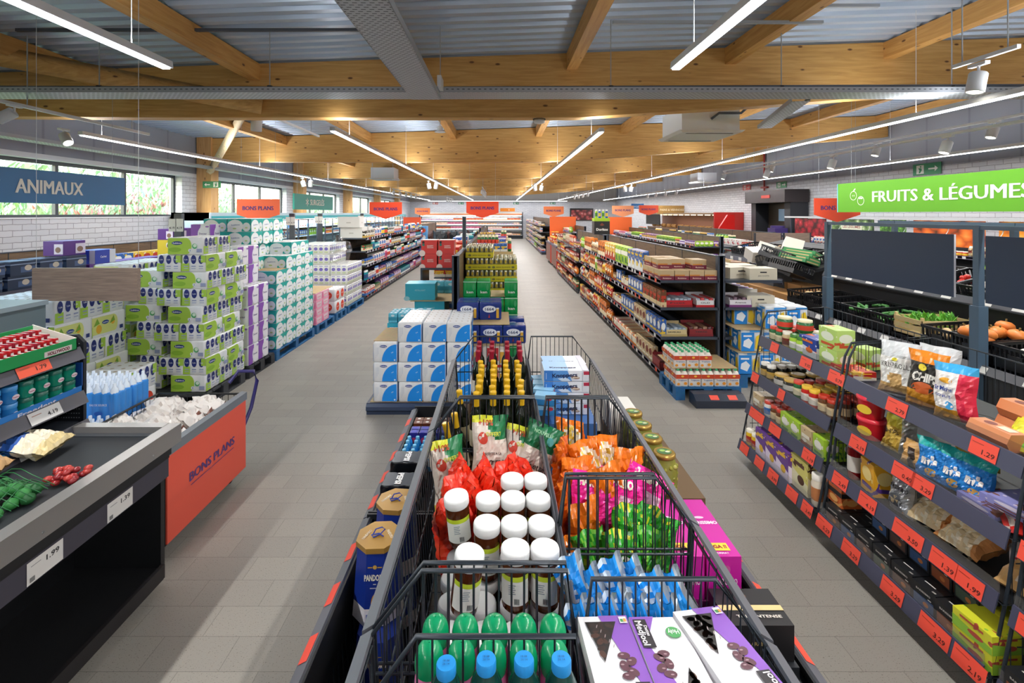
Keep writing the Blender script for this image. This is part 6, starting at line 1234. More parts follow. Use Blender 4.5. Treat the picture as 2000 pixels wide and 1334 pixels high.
gum('gum_display', '#1fa055', 'green open gum display box on the top candy shelf', -2.42, 2.42, 1.262, .24, .42, .10, 'HOLLYWOOD', 11, ['#c32a30', '#a82a3c', '#c32a30'])
gum('gum_display', '#1f9a50', 'green gum display box behind, filled with blue and red packets', -2.42, 1.96, 1.262, .24, .42, .10, 'HOLLYWOOD', 11, ['#2f5aa8', '#3f8ab0', '#c9546a'])
b = MB(); b.box(-.08, -.12, 0, .08, .12, .12, M('#c9d3de', .3)); f = b.right(.08, 0, 0); f.ell(.04, .06, .05, .04, '#3a9a8a'); f.rect(-.1, .03, .1, .05, '#4a9ad0'); one('mint_box', b, 'pale blue mint box at the near end of the top candy shelf', 'box', None, (-2.38, 1.68, 1.262))
def gumpot(c1, c2):
    b = MB(); b.lathe([(.028, 0), (.032, .01), (.034, .03), (.030, .055), (.032, .06)], M(c1, .15), seg=14); b.right(.0345, 0, 0).ell(0, .028, .018, .012, '#e6e2ea').text('Freedent', 0, .028, .008, '#b02a5a', .03)
    l = MB(); l.lathe([(.0325, .058), (.0325, .078), (.03, .080)], M(c2, .2), seg=14)
    return Kind('gum_pot', 'pot', b, [P('lid', l)], (.07, .07, .08))
gp1, gp2 = gumpot('#2b7fc8', '#3f93d8'), gumpot('#138a72', '#1f6a5c')
o = MB(); o.box(-.09, -.36, 0, .10, .36, .006, M('#1f5fb0', .3)); o.box(.094, -.36, 0, .10, .36, .045, M('#2f7fd0', .3)); o.box(-.09, .354, 0, .10, .36, .17, M('#1f4fa0', .3)); o.box(-.09, -.36, 0, -.084, .36, .17, M('#1f4fa0', .3)); o.right(.1, 0, 0).text('Freedent', .1, .022, .02, '#e8e4f0', .2); one('pot_tray', o, 'blue display tray holding the gum pots', 'tray', None, (-2.395, 2.30, 1.012))
for j in range(8):
    for i in range(2):
        for t in range(2): (gp1 if j < 4 else gp2).put((-2.335-.075*i, 2.06+.079*j, 1.02+.081*t), 0, ('blue' if j < 4 else 'green')+' gum pot in the display tray, %s layer' % ('lower', 'upper')[t], 'gum pots %d %d' % (j < 4, t))
fb = MB(); fb.box(-.07, -.1, 0, .08, .1, .17, M('#e6c22c', .35)); f = fb.right(.08, 0, 0); f.rect(-.08, .05, .08, .09, '#e0701e'); f.rect(-.06, .1, .06, .14, '#9ec6d8'); f.text('Ricola', 0, .07, .018, '#f4efe2'); one('lozenge_box', fb, 'yellow and orange lozenge box at the near end of the middle candy shelf', 'box', None, (-2.39, 1.76, 1.012))
pk = MB(); pk.box(-.012, -.035, 0, .012, .035, .10, M('#1f2c48', .25)); f = pk.right(.012, 0, 0); f.text('Freedent', 0, .06, .012, '#e8ecf4', .06); f.rect(-.03, .02, .03, .035, '#5aa0c8'); f.rect(-.035, .09, .035, .1, '#8a8f98'); pk = Kind('gum_pack', 'pack', pk, size=(.03, .07, .1))
for j in range(5):
    for i in range(3): pk.put((-2.30-.03*i, 1.95+.085*j, .870), 0, 'dark blue gum pack hanging in the lowest candy tier', 'dark gum packs')
b = MB(); b.box(-.06, -.25, 0, .03, .25, .004, M('#3f9ad8', .3)); b.box(.026, -.25, 0, .03, .25, .035, M('#3f9ad8', .3)); b.box(.026, .246, 0, .03, .25, .07, M('#3f9ad8', .3)); one('pot_tray', b, 'light blue tray under the dark gum packs', 'tray', None, (-2.30, 2.12, .862))
b = MB(); b.box(-.05, -.12, 0, .05, .12, .13, M('#8fb8d8', .3)); one('mint_box', b, 'light blue box at the near end of the lowest candy tier', 'box', None, (-2.34, 1.70, .862))
# grey service panels of the next checkout
o = MB(); o.box(-.45, -.9, 0, .45, .9, 1.38, M('#56666c', .45)); o.box(-.46, -.91, 1.38, .46, .91, 1.41, M('#7d8b92', .4)); one('service_counter', o, 'grey green counter of the neighbouring checkout', 'counter', None, (-3.55, 2.4, 0))
# ================================================================ BONS PLANS floor cart
o = link('sale_cart', None, loc=(-2.25, 3.22, 0)); tag(o, 'black wire sale cart with a red BONS PLANS front panel', 'cart')
L = .86; W = .66
b = MB(); b.box(W/2-.012, -L/2, .09, W/2, L/2, .60, M('#f2604a', .5)); f = b.right(W/2, 0, 0); f.text('BONS PLANS', .02, .37, .055, '#5b3a7c', .50, bold=.0).text('BONS PLANS', .024, .37, .055, '#5b3a7c', .50, bold=.0).text('BONS PLANS', .016, .37, .055, '#5b3a7c', .50, bold=.0); f.rect(-.22, .315, .26, .320, '#5b3a7c'); link('sale_panel', b.mesh(), o)
b = MB(); b.prism([(W/2-.03, .66), (W/2+.01, .655), (W/2+.01, .60), (W/2-.004, .60)], -L/2, L/2, 'y', M('#8f959c', .35, .4)); link('front_rail', b.mesh(), o)
b = MB()
for y in (-L/2, L/2):
    b.tube([(-W/2, y, .08), (-W/2, y, .64), (W/2-.03, y, .64), (W/2-.03, y, .08)], .010, BLK, 6)
    for i in range(15): x = -W/2+i*W/15; b.tube([(x, y, .1), (x, y, .64)], .0022, BLK, 4)
    for z in (.15, .3, .45): b.tube([(-W/2, y, z), (W/2-.02, y, z)], .003, BLK, 4)
for i in range(20): y = -L/2+i*L/20; b.tube([(-W/2, y, .1), (-W/2, y, .64)], .0022, BLK, 4)
b.tube([(-W/2, -L/2, .64), (-W/2, L/2, .64)], .008, BLK, 6); b.box(-W/2, -L/2, .08, W/2-.02, L/2, .10, BLK); b.box(W/2-.08, -L/2-.004, .08, W/2-.01, -L/2+.012, .62, BLK)
link('wire_basket', b.mesh(), o)
b = MB(); b.tube([(W/2-.03, L/2+.0, .36), (W/2-.01, L/2+.10, .5), (W/2+.0, L/2+.17, .68), (W/2-.02, L/2+.16, .76), (W/2-.12, L/2+.12, .77), (W/2-.16, L/2+.06, .7)], .014, M('#2f2a6a', .35), 8); link('handle', b.mesh(), o)
for x in (-W/2+.06, W/2-.09):
    for y in (-L/2+.06, L/2-.06): caster(o, x, y, .036)
bw = Bag(.17, .20, .10, lambda u, v, s: M('#e9e4df' if v > .16 else '#7a4a3a', .4) if nz(u*2, v*2, 3) > -1 else M('#cfc6c0', .4), 3, 8, 8, .012)
bread = Kind('bread_roll_bag', 'bag', bw.b, size=(.17, .1, .2))
b = MB(); b.box(-.30, -.40, .105, .28, .40, .44, M('#6b4a34', .8)); one('cardboard_case', b, 'brown cartons inside the red sale cart', 'cardboard', None, (-2.25, 3.22, 0))
R = random.Random(9)
for j in range(7):
    for i in range(4):
        if i > 1 and j > 5: continue
        bread.put((-2.47+.135*i, 2.92+.115*j, .50+.03*math.sin(i*3+j)), 0, 'white paper wrapped bread pack heaped in the red sale cart', 'white bread packs', (-1.2+R.uniform(-.3, .3), R.uniform(-.2, .2), R.uniform(-.5, .5)+PI/2))
for i in range(3): bread.put((-2.10+.04*i, 3.45+.06*i, .56), 0, 'white and reddish pack piled at the handle end of the sale cart', 'packs at handle end', (-1.3, .1*i, 1.2+i*.4))
# shrink-wrapped water beside the sale cart
wt = scallop(.24, .16, .20, 4, 3, M('#3f8fe0', .12), .012); wf = wt.front(0, -.081, 0); wf.text('EAU DE SOURCE', 0, .12, .014, '#e4eefa', .12); wf.ell(0, .06, .03, .015, '#1f5fb8')
for i in range(4):
    for j in range(3): wt.lathe([(.026, .195), (.022, .222), (.011, .24), (.011, .258), (.009, .262)], M('#dfeaf6', .15), (-.09+.06*i, -.053+.053*j, 0), 8)
water = Kind('water_pack', 'drink pack', wt, size=(.24, .16, .26))
pallet(-3.45, -2.65, 3.0, 3.7, 'pallet of water packs behind the candy rack', PALW)
for t in range(3):
    for i in range(3):
        for j in range(4):
            if t == 2 and (j < 2 or (i == 0 and j == 2)): continue
            water.put((-3.3+.255*i, 3.11+.165*j, .145+t*.202 if t < 2 else .145+2*.202), 0, 'blue shrink-wrapped water pack, %s layer beside the sale cart' % ('lowest', 'middle', 'upper')[t], 'blue water %d' % t)
# ================================================================ towers of household paper
def tower(x0, x1, y0, y1, h, kinds, ks, layers, label, grp, steps=None, z0=.15, jit=.02, swirl=0, extra='', skip=None):
    """layers of packs; alternating orientation; only the sides seen from the aisle and the near end are filled plus the core"""
    R = random.Random(label)
    for t in range(layers):
        k = kinds[t % len(kinds)]; w, d, hh = k.size; dx = swirl*math.sin(t*1.3); dy = swirl*.6*math.cos(t*1.1)
        nx = max(1, int((x1-x0+.03)/w)); ny = max(1, int((y1-y0+.03)/d))
        for j in range(ny):
            for i in range(nx):
                if skip and skip(i, j, t, nx, ny): continue
                if 0 < i < nx-1 and 0 < j < ny-1 and t < layers-1: continue
                k.put((x1-w/2-i*(w+.002)+dx, y0+d/2+j*(d+.002)+dy, z0+t*hh), R.uniform(-jit, jit), '%s, layer %s%s' % (label, LN[t], extra), grp+' '+LN[t])
LN = 'one two three four five six seven eight nine ten eleven'.split()
pallet(-3.62, -3.03, 4.95, 5.75, 'dark pallet under the green and white paper tower', M('#3a3c42', .6))
tower(-3.56, -3.05, 5.0, 5.75, 1.6, [K['lime'], K['limer']], None, 9, 'lime green and white toilet paper pack in the swirling tower', 'lime tower', swirl=.02, jit=.06, skip=lambda i, j, t, nx, ny: (t == 8 and (i == nx-1 and nx > 1 or j > 1)) or (t == 7 and i == nx-1 and nx > 1 and j > 1))
tower(-3.82, -3.57, 5.1, 5.8, 1.6, [K['lime'], K['limer']], None, 7, 'lime and white toilet paper pack on the tower side away from the aisle', 'lime tower rear', swirl=.015, jit=.06)
# yellow printed packs behind the hanging board
pallet(-4.75, -3.85, 4.2, 5.1, 'pallet under the yellow flowered paper packs', PALW)
tower(-4.72, -3.9, 4.25, 5.05, 1.4, [K['yel'], K['yelr']], None, 5, 'white toilet paper pack with yellow flowers under the hanging board', 'yellow packs', swirl=.015, jit=.05)
pallet(-4.75, -4.0, 5.25, 6.1, 'pallet under the taller yellow flowered packs', PALW)
tower(-4.70, -4.05, 5.3, 6.05, 1.6, [K['yelr'], K['yel']], None, 6, 'white and yellow paper pack in the column behind the hanging board', 'yellow column', jit=.05)
pallet(-3.85, -3.3, 4.1, 4.7, 'pallet of loose wrapped packs behind the water', PALW)
tower(-3.84, -3.3, 4.12, 4.7, .7, [K['redov'], K['yel']], None, 2, 'mixed white paper pack lying low behind the water packs', 'mixed low', jit=.12)
pallet(-4.0, -3.03, 5.85, 6.5, 'dark pallet under the purple paper packs', M('#2e3036', .6))
tower(-3.56, -3.05, 5.86, 6.4, 1.0, [K['purple']], None, 4, 'purple and white toilet paper pack beside the aisle', 'purple low', jit=.03, z0=.15)
tower(-3.56, -3.2, 5.9, 6.4, 1.0, [K['purple']], None, 2, 'purple and white toilet paper pack on the upper step', 'purple high', jit=.03, z0=1.11)
pallet(-4.2, -3.03, 6.55, 7.9, 'blue pallet under the teal and white paper packs')
tower(-4.02, -3.05, 6.58, 7.9, 1.5, [K['teal']], None, 7, 'teal and white toilet paper pack in the long stack', 'teal main', jit=.02, skip=lambda i, j, t, nx, ny: t == 6 and j == 0 and i == 0)
tower(-4.1, -3.12, 6.9, 7.9, 1.5, [K['teal']], None, 1, 'teal and white toilet paper pack in the upper part of the stack', 'teal up', z0=.15+7*.178, skip=lambda i, j, t, nx, ny: i == 0 and j == 0)
tower(-4.3, -3.4, 6.6, 7.6, 1.5, [K['teal']], None, 2, 'teal and white toilet paper pack crowning the stack', 'teal top', z0=.15+8*.178)
sheet(-3.4, -3.05, 6.6, 6.95, .15+6*.178+.001, 'cardboard sheet on the near end of the teal stack')
K['purple'].put((-3.95, 6.5, 1.62), 0, 'lilac wrapped pack on top beside the teal crown'); 
pallet(-4.0, -3.03, 8.0, 8.85, 'blue pallet under the pink tissue packs')
tower(-3.99, -3.05, 8.0, 8.85, .6, [K['pink']], None, 4, 'pink and white tissue pack in the low stack', 'pink stack', jit=.02)
sheet(-4.0, -3.06, 8.0, 8.85, .671, 'cardboard sheet covering the pink tissue packs')
K['redov'].put((-3.6, 8.45, .68), 0, 'white pack with red oval on top of the pink stack')
pallet(-3.95, -3.03, 8.95, 9.55, 'blue pallet under the red oval kitchen rolls')
tower(-3.72, -3.05, 8.95, 9.5, .7, [K['redov']], None, 2, 'white kitchen roll pack with red oval', 'red oval', jit=.02)
pallet(-3.98, -3.03, 9.65, 10.75, 'blue pallet under the violet printed kitchen rolls')
tower(-3.39, -3.05, 9.65, 10.75, .9, [K['violet']], None, 4, 'white and violet kitchen roll pack in the lower stack', 'violet low', jit=.03)
tower(-4.1, -3.40, 9.65, 10.75, 1.5, [K['violet']], None, 6, 'violet printed kitchen roll pack in the tall film wrapped stack', 'violet tall', jit=.03)
b = MB(); g = Bag(.5, .55, .3, lambda u, v, s: FILM, 6, 8, 8, .03); one('plastic_film', g.b, 'loose clear plastic film hanging off the tall roll stack', 'plastic film', None, (-3.25, 9.7, .97), rot=(0, .35, 1.3))
for x, y, lab in ((-4.28, 6.45, 'before the freezers, nearest'), (-4.28, 9.95, 'between the teal and violet stacks'), (-4.3, 11.55, 'at the start of the cleaning shelves'), (-4.4, 15.4, 'farther along the cleaning shelves')):
    o = link('sign_post', None, loc=(x, y, 0)); tag(o, 'dark flat sign post with price cards, '+lab, 'post'); b = MB(); b.box(-.05, -.03, 0, .05, .03, 2.0, SHM); link('pole', b.mesh(), o)
    for dx in (-.1, .0): c = MB(); c.box(-.045, -.005, 0, .045, 0, .17, M('#e4e3df', .5)); c.front(0, -.005, 0).text('4.19', 0, .05, .03, '#33343a', .07); link('price_card', c.mesh(), o, (dx+.03, -.034, 1.76))
# cleaning goods shelving
gondola(-3.7, 0, 0.65, 11.0, 19.2, 1.5, [.12, .47, .82, 1.14, 1.44], 'dark shelving of cleaning goods beyond the paper pallets', sec=1.33)
for z, l in zip([.121, .471, .821, 1.141, 1.441], LVL): fill('R', -3.05, 11.05, 19.1, z, [('carton', [8, 11, 5, 4]), ('bottle', [5, 11, 4, 8, 12]), ('roll', [8, 5, 6]), ('slab', [8, 11, 13, 6])], .4, 'cleaning unit', l, rows=1, n=(3, 6))
bx = ubox('cardboard_carton', .5, .42, .24, '#dcdad6', lambda f, w, h: f.rect(-w*.1, h*.4, w*.1, h*.5, '#b8b4ae'))
for i, (x, y, z, lab) in enumerate(((-3.4, 11.25, 1.442, 'lower, at the near end'), (-3.45, 11.2, 1.683, 'upper, at the near end'), (-3.4, 11.75, 1.442, 'behind the near one'))): bx.put((x, y, z), .02*i, 'large white carton on the cleaning shelves, '+lab)
for i in range(3): K['bluew'].put((-3.2, 10.86+.0*i, .15+.19*i) if False else (-3.3, 10.86, .0+.19*i+.0), 0, 'blue and white roll pack stacked on the floor before the cleaning shelves', 'blue floor packs')
gondola(-4.4, .5, 0, 19.8, 33, 1.4, [.12, .5, .9, 1.25], 'far shelving in line with the cleaning goods', sec=2, tags=False)
b = MB(); b.box(-.35, -.04, 0, .35, .04, 1.85, M('#e8542c', .5)); f = b.front(0, -.04, 0)
for i in range(4): f.e = 0; f.ell(0, .9+.22*i, .16, .07, '#f4e4d4')
one('promo_tower', b, 'orange promotion panel at the end of the cleaning shelves', 'display panel', None, (-3.55, 19.5, 0))
bl = MB(); bl.box(-.14, -.2, .1, .14, .2, 1.5, M('#5aa0dc', .4)); f = bl.front(0, -.2, 0)
for i in range(5): f.e = 0; f.ell(0, .25+.27*i, .1, .09, PALC[i % 3] if False else ['#e6e9ee', '#d8542c', '#2f5fa8'][i % 3])
one('promo_stand', bl, 'blue cardboard stand of sponges at the shelf end', 'display stand', None, (-3.05, 19.35, 0))
# ================================================================ wall shelving and freezers, window side
gondola(-7.0, 0, .55, 5.0, 10.6, 1.45, [.12, .6, 1.12], 'long wood backed shelving against the window wall', sec=1.0)
for z, l in ((1.121, 'top'),): fill('R', -6.45, 5.1, 10.5, z, [('slab', [5, 6, 1, 13]), ('roll', [6, 5, 1]), ('cereal', [6, 5, 8]), ('lying', [5, 6])], .4, 'window wall unit', l, rows=1, n=(2, 4))
pet = ubox('pet_food_case', .3, .28, .17, '#22304e', lambda f, w, h: (f.rect(-w*.5, h*.75, w*.5, h*.82, '#8a9ab8'), f.rect(-w*.1, h*.2, w*.5, h*.6, '#4a5f88'), f.ell(w*.2, h*.5, w*.15, h*.2, '#d8c8b8')))
pv = ubox('pet_food_case', .34, .26, .19, '#5a2a86', lambda f, w, h: (f.rect(w*.05, h*.1, w*.5, h*.8, '#e2d8ea'), f.ell(w*.25, h*.4, w*.14, h*.2, '#8a6a5a'))); py = ubox('pet_food_case', .36, .26, .22, '#dcc52e', lambda f, w, h: (f.ell(w*.2, h*.6, w*.12, h*.22, '#ece6da'), f.ell(w*.2, h*.55, w*.07, h*.14, '#6a4a3a'))); pb = ubox('pet_food_case', .36, .26, .19, '#2340b0', lambda f, w, h: (f.rect(w*.2, 0, w*.5, h, '#dfe2ee'), f.text('Cachet', -w*.1, h*.5, .03, '#e8e6f4', w*.3)))
for i in range(4):
    for t in range(2): pet.put((-5.80+.03*t-.0, 5.35+.36*i, 1.10+t*.171), PI/2, 'navy pet food case on the front shelf behind the hanging board, %s' % ('lower row', 'upper row')[t], 'navy cases %d' % t)
b = MB(); b.box(-.4, -2.6, -.03, .22, 2.6, 0, SHM); b.box(.215, -2.6, -.05, .225, 2.6, .01, RLM); o = one('pet_food_shelf', b, 'long dark shelf of pet food cases behind the hanging board', 'shelf', None, (-5.85, 7.6, 1.098)); 
b = MB(); b.box(-.03, -2.6, 0, .03, 2.6, 1.06, LAM); b.box(-.06, 2.55, 0, .14, 2.66, 1.4, SHM); one('wooden_partition', b, 'wood panel carrying the pet food shelf', 'panel', None, (-6.22, 7.6, 0))
for i in range(4): pv.put((-5.80, 6.85+.38*i, 1.10), PI/2, 'violet pet food case in the lower row of the pet food shelf', 'violet cases')
pv.put((-5.85, 6.5, 1.445), PI/2, 'violet pet food case on top of the navy ones'); pb.put((-5.8, 6.95, 1.292), PI/2, 'bright blue pet food case in the upper row')
for i in range(2):
    for t in range(3): py.put((-5.8, 8.55+.37*i, 1.10+.221*t) if t < 2 else (-5.8, 8.45+.37*i, 1.545), PI/2, 'yellow pet food case in the stack at the shelf middle, tier %s' % LN[t], 'yellow cases %d' % t) if t < 2 else pv.put((-5.8, 8.55+.37*i, 1.542), PI/2, 'violet pet food case crowning the yellow cases', 'violet crown')
for i in range(2): pet.put((-5.8, 9.35+.35*i, 1.10), PI/2, 'dark and green pet food case at the far end of the pet food shelf', 'far pet cases')
fill('R', -5.62, 5.1, 10.0, .55, [('slab', [1, 6, 5]), ('roll', [1, 8])], .3, 'pet food unit', 'second', rows=1)
b = MB(); b.box(-.3, -2.5, -.03, .2, 2.5, 0, SHM); one('pet_food_shelf', b, 'lower dark shelf under the pet food cases', 'shelf', None, (-5.85, 7.5, .548))
# freezers
o = link('freezer_cabinet', None, loc=(-6.9, 22.0, 0)); tag(o, 'long row of upright glass door freezers under a teal band', 'freezer'); L = 22.4
b = MB(); b.box(-.45, -L/2, 0, .42, -L/2+.06, 2.02, M('#a9bccd', .35)); link('end_panel', b.mesh(), o)
b = MB(); b.box(-.45, -L/2, 0, .35, L/2, .14, SHB); b.box(-.45, -L/2, 0, -.4, L/2, 2.0, M('#d3dde4', .4)); b.box(-.45, -L/2, 1.84, .40, L/2, 2.02, M('#9fb0bb', .4)); link('cabinet_body', b.mesh(), o)
b = MB(); b.box(.40, -L/2+.06, 1.83, .43, L/2, 1.94, M('#1d8f98', .4)); link('teal_band', b.mesh(), o); b = MB(); b.box(.33, -L/2+.1, 1.80, .37, L/2-.1, 1.82, M('#ffffff', .4, emit=14)); link('light_strip', b.mesh(), o)
for i in range(28):
    y = -L/2+.06+i*.796; b = MB(); b.box(.36, 0, .15, .40, .018, 1.82, SHB); b.box(.36, .777, .15, .40, .795, 1.82, SHB); b.box(.36, .03, .15, .40, .765, .19, SHB); b.box(.36, .03, 1.79, .40, .765, 1.82, SHB); h_ = link('door', b.mesh(), o, (0, y, 0))
    g = MB(); g.box(.375, .03, .19, .38, .765, 1.79, GLASS); link('pane', g.mesh(), h_)
a = bpy.data.lights.new('freezer_light', 'AREA'); a.shape = 'RECTANGLE'; a.size = .05; a.size_y = L-.3; a.energy = 900; a.color = (.93, .98, 1); q = bpy.data.objects.new('freezer_light', a); COL.objects.link(q); q.parent = o; q.location = (.33, 0, 1.79); q.rotation_euler = (0, .9, 0)
for z in (.2, .55, .9, 1.25, 1.55): b = MB(); b.box(-.4, -L/2+.06, z-.02, .3, L/2, z, M('#cfd8dc', .4)); link('shelf', b.mesh(), o)
for z, l in ((1.25, 'fourth'), (1.55, 'top')): fill('R', -6.62, 11.0, 27, z+.002, [('biscuit', [8, 5, 0, 3]), ('bag', [8, 5, 3])], .3, 'glass freezers', l, rows=1, n=(3, 6), gap=.02)
b = MB(); b.box(-.35, -.03, 0, .35, .03, .36, M('#e8542c', .5)); b.front(0, -.03, 0).rect(-.25, .04, .25, .24, '#e9e2dc').text('BONS PLANS', 0, .3, .05, '#5b2a5c', .5); one('promo_notice', b, 'small orange framed notice before the freezers', 'sign', None, (-5.4, 10.4, 1.5))
bpy.data.objects['promo_notice'].location = (-6.1, 11.2, 1.5)
# ================================================================ wire racks with orange price tags
RKR = M('#45465a', .4)
def wire_rack(y0, y1, label, tags):
    L = y1-y0; o = link('wire_rack', None, loc=(0, (y0+y1)/2, 0)); tag(o, label, 'rack', 'wheeled wire racks')
    for k, (x, z) in enumerate(RT):
        b = MB(); 
        for i in range(int((2.6-x)/.045)+1): b.tube([(x+i*.045, -L/2, z-.004), (x+i*.045, L/2, z-.004)], .0022, DW, 4)
        for i in range(int(L/.12)+1): b.tube([(x, -L/2+i*.12, z-.008), (2.62, -L/2+i*.12, z-.008)], .003, DW, 4)
        b.box(x+.01, -L/2, z-.004, 2.62, L/2, z-.002, BLK); link('shelf', b.mesh(), o)
        r = MB(); r.prism([(x, z+.03), (x-.022, z-.05), (x-.016, z-.052), (x+.006, z+.03)], -L/2+.012, L/2-.012, 'y', RKR); link('price_rail', r.mesh(), o)
        g = MB(); g.box(x+.004, -L/2+.012, z+.025, x+.006, L/2-.012, z+.075, FILM); link('clear_lip', g.mesh(), o)
        for s, w, t in tags[k]:
            b = MB(); f = b.face((x-.0125, 0, z-.01), (0, -1, 0), Vector((.022, 0, .08)).normalized()); f.rect(-w/2, -.036, w/2, .036, TAGR); (s and f.text(s, w*.2, -.012, .02, '#5a1810', min(.055, w*.5))); f.rect(-w*.42, .016, 0, .019, '#b03a28'); link('price_tag', b.mesh(), o, (0, t-(y0+y1)/2, 0))
    for s in (-1, 1):
        b = MB(); y = s*(L/2-.004); f = [(1.95, .10), (2.03, .5), (2.07, .78), (2.13, 1.12), (2.17, 1.20)]
        b.tube([(x, y, z) for x, z in f]+[(2.62, y, 1.24), (2.64, y, .1)], .007, DW, 6)
        for i in range(14):
            x = 2.0+i*.046; zt = 1.2 if x > 2.16 else .15+(x-1.96)*5.2; b.tube([(x, y, .12), (x, y, min(1.2, zt))], .0022, DW, 4)
        for z in (.3, .6, .9): b.tube([(1.99+z*.12, y, z), (2.62, y, z)], .003, DW, 4)
        link('end_frame', b.mesh(), o)
    b = MB()
    for i in range(int(L/.05)+1): b.tube([(2.64, -L/2+i*.05, .12), (2.64, -L/2+i*.05, 1.24)], .0022, DW, 4)
    for z in (.12, .5, .9, 1.24): b.tube([(2.64, -L/2, z), (2.64, L/2, z)], .004, DW, 4)
    link('back_mesh', b.mesh(), o)
    for x in (2.03, 2.5):
        for s in (-1, 1): caster(o, x, s*(L/2-.06), .055)
    return o
RT = [(1.94, .155), (2.0, .445), (2.045, .70), (2.11, .985)]
wire_rack(2.985, 3.93, 'wheeled wire rack farther from the camera beside the milk packs, full of jars', [[('', .12, 3.82), ('', .12, 3.6), ('3.99', .12, 3.42), ('', .12, 3.2), ('3.49', .10, 3.04)], [('', .1, 3.8), ('', .1, 3.7), ('', .14, 3.5), ('1.19', .12, 3.12)], [('', .1, 3.86), ('', .08, 3.5)], [('', .1, 3.7), ('9.95', .12, 3.32), ('0.79', .14, 3.02)]])
wire_rack(1.93, 2.955, 'wheeled wire rack nearest the camera with coffee, bread and sweets', [[('5.29', .13, 2.88), ('3.29', .13, 2.66), ('3.29', .13, 2.38), ('3.29', .15, 2.15), ('2.19', .14, 1.99)], [('2.49', .12, 2.83), ('4.19', .12, 2.62), ('3.50', .17, 2.36), ('1.39', .13, 2.17), ('1.99', .12, 2.05)], [('2.19', .12, 2.75), ('0.40', .13, 2.44), ('3.29', .12, 2.33)], [('2.79', .13, 2.56), ('1.29', .12, 2.10)]])
wire_rack(.9, 1.90, 'wheeled wire rack at the very edge with dark coffee boxes', [[('2.19', .14, 1.8)], [('', .12, 1.8)], [('2.19', .13, 1.83)], [('2.99', .14, 1.85)]])
def row(k, x, ys, z, lab, grp=None, rz=-PI/2, rot=None, labs=None):
    for i, y in enumerate(ys): k.put((x, y, z), rz, labs[i] if labs else lab, grp or (lab if len(ys) > 1 else None), rot)
rk = 'far wire rack'
J = [('jar', [3, 4, 0, 7, 8, 9]), ('tub', [4, 0, 8]), ('jar', [13, 7, 1])]
# far rack
fill('L', 2.12, 3.45, 3.9, .99, [('jar', [4, 3, 9, 0])], .35, rk, 'top', n=(1, 2), rows=4)
for i, (x, y) in enumerate(((2.2, 3.74), (2.28, 3.62))): goods('tub', 4).put((x, y, 1.115), 0, 'dark green capped pot standing on the jars, %s' % ('farther', 'nearer')[i])
veg = gbox('pasta_carton', 'box', .17, .12, .13, '#b9d873', '#e9f0d8', '#c8552c', 1); vx = gbox('cracker_box', 'box', .19, .12, .13, '#2a47a0', '#e8e6ee', '#e8702a', 2)
row(vx, 2.22, [3.40], 1.0, 'dark blue cracker box with orange mark on the top rack tier')
row(veg, 2.20, [3.16], .99, 'green and white pasta carton, lower one on the top rack tier'); row(veg, 2.20, [3.165], 1.122, 'green and white pasta carton stacked on another'); row(veg, 2.40, [3.2], .99, 'green pasta carton behind the stacked pair', rz=-1.3)
goods('lying', 0).put((2.2, 3.02, .99), -PI/2, 'red flat sweets box at the end of the top rack tier')
fill('L', 2.05, 3.02, 3.9, .705, [('jar', [13, 0, 8, 4, 9]), ('jar', [7, 13, 3]), ('tub', [13, 4])], .45, rk, 'third', n=(1, 2), rows=4)
fill('L', 2.005, 3.02, 3.9, .45, J+[('carton', [3, 9])], .4, rk, 'second', n=(1, 2), rows=3, maxh=.1)
fill('L', 1.95, 3.3, 3.9, .16, [('jar', [9, 3, 1]), ('lying', [6, 3]), ('biscuit', [6, 7])], .4, rk, 'bottom', n=(1, 3), rows=2, maxh=.1)
ap = gbox('biscuit_box', 'box', .18, .06, .21, '#e3d878', '#efe8c0', '#5a3a2a', 2); row(ap, 2.02, [3.22], .16, 'pale yellow biscuit box with dark picture on the bottom rack tier'); K['lotion'] = gjar('lotion_bottle', .035, .2, '#e6d8c4', '#f2ece2', '#c07a4a', 'bottle'); row(K['lotion'], 2.0, [3.05], .16, 'cream plastic bottle with white cap at the near end of the bottom tier', rz=0)
# near rack, top tier
T4 = .99
row(K['kris'], 2.22, [2.70], T4, 'white toast bag reading KRISPROLLS with clear top', rz=-.95, rot=(-.15, 0, -.95)); row(K['kris'], 2.38, [2.62], T4, 'white toast bag behind the KRISPROLLS one', rz=-1.1)
row(K['chips'], 2.21, [2.52], T4, 'orange and dark CHIPS bag beside the toast bag', rot=(-.1, .05, -1.0)); row(K['mich'], 2.22, [2.36], T4, 'white, blue and red St Michel cake bag', rot=(-.1, -.03, -1.1))
muf = MB(); muf.prism([(-.04, 0), (.04, 0), (.055, .035), (.035, .075), (-.035, .075), (-.055, .035)], -.09, .09, 'x', M('#d88a5a', .35)); muf.front(0, -.0475, 0); ft = muf.top(0, 0, .075); ft.ell(-.03, 0, .025, .02, '#7a3020').rect(.01, -.02, .07, .02, '#f0d8b8'); muf = Kind('muffin_carton', 'carton', muf, size=(.18, .11, .075))
row(muf, 2.19, [2.13], T4, 'open ended apricot muffin carton in front of the upright one'); row(muf, 2.36, [2.17], T4+.0, 'reddish dessert carton, lower of two at the mesh'); row(muf, 2.36, [2.16], T4+.078, 'reddish dessert carton resting on another at the mesh')
pkb = gbox('biscuit_case', 'box', .2, .12, .10, '#e7a9bb', '#f2dfe4', '#c8384a', 0); row(pkb, 2.42, [1.99], T4, 'pink biscuit box behind the yellow sweet bags')
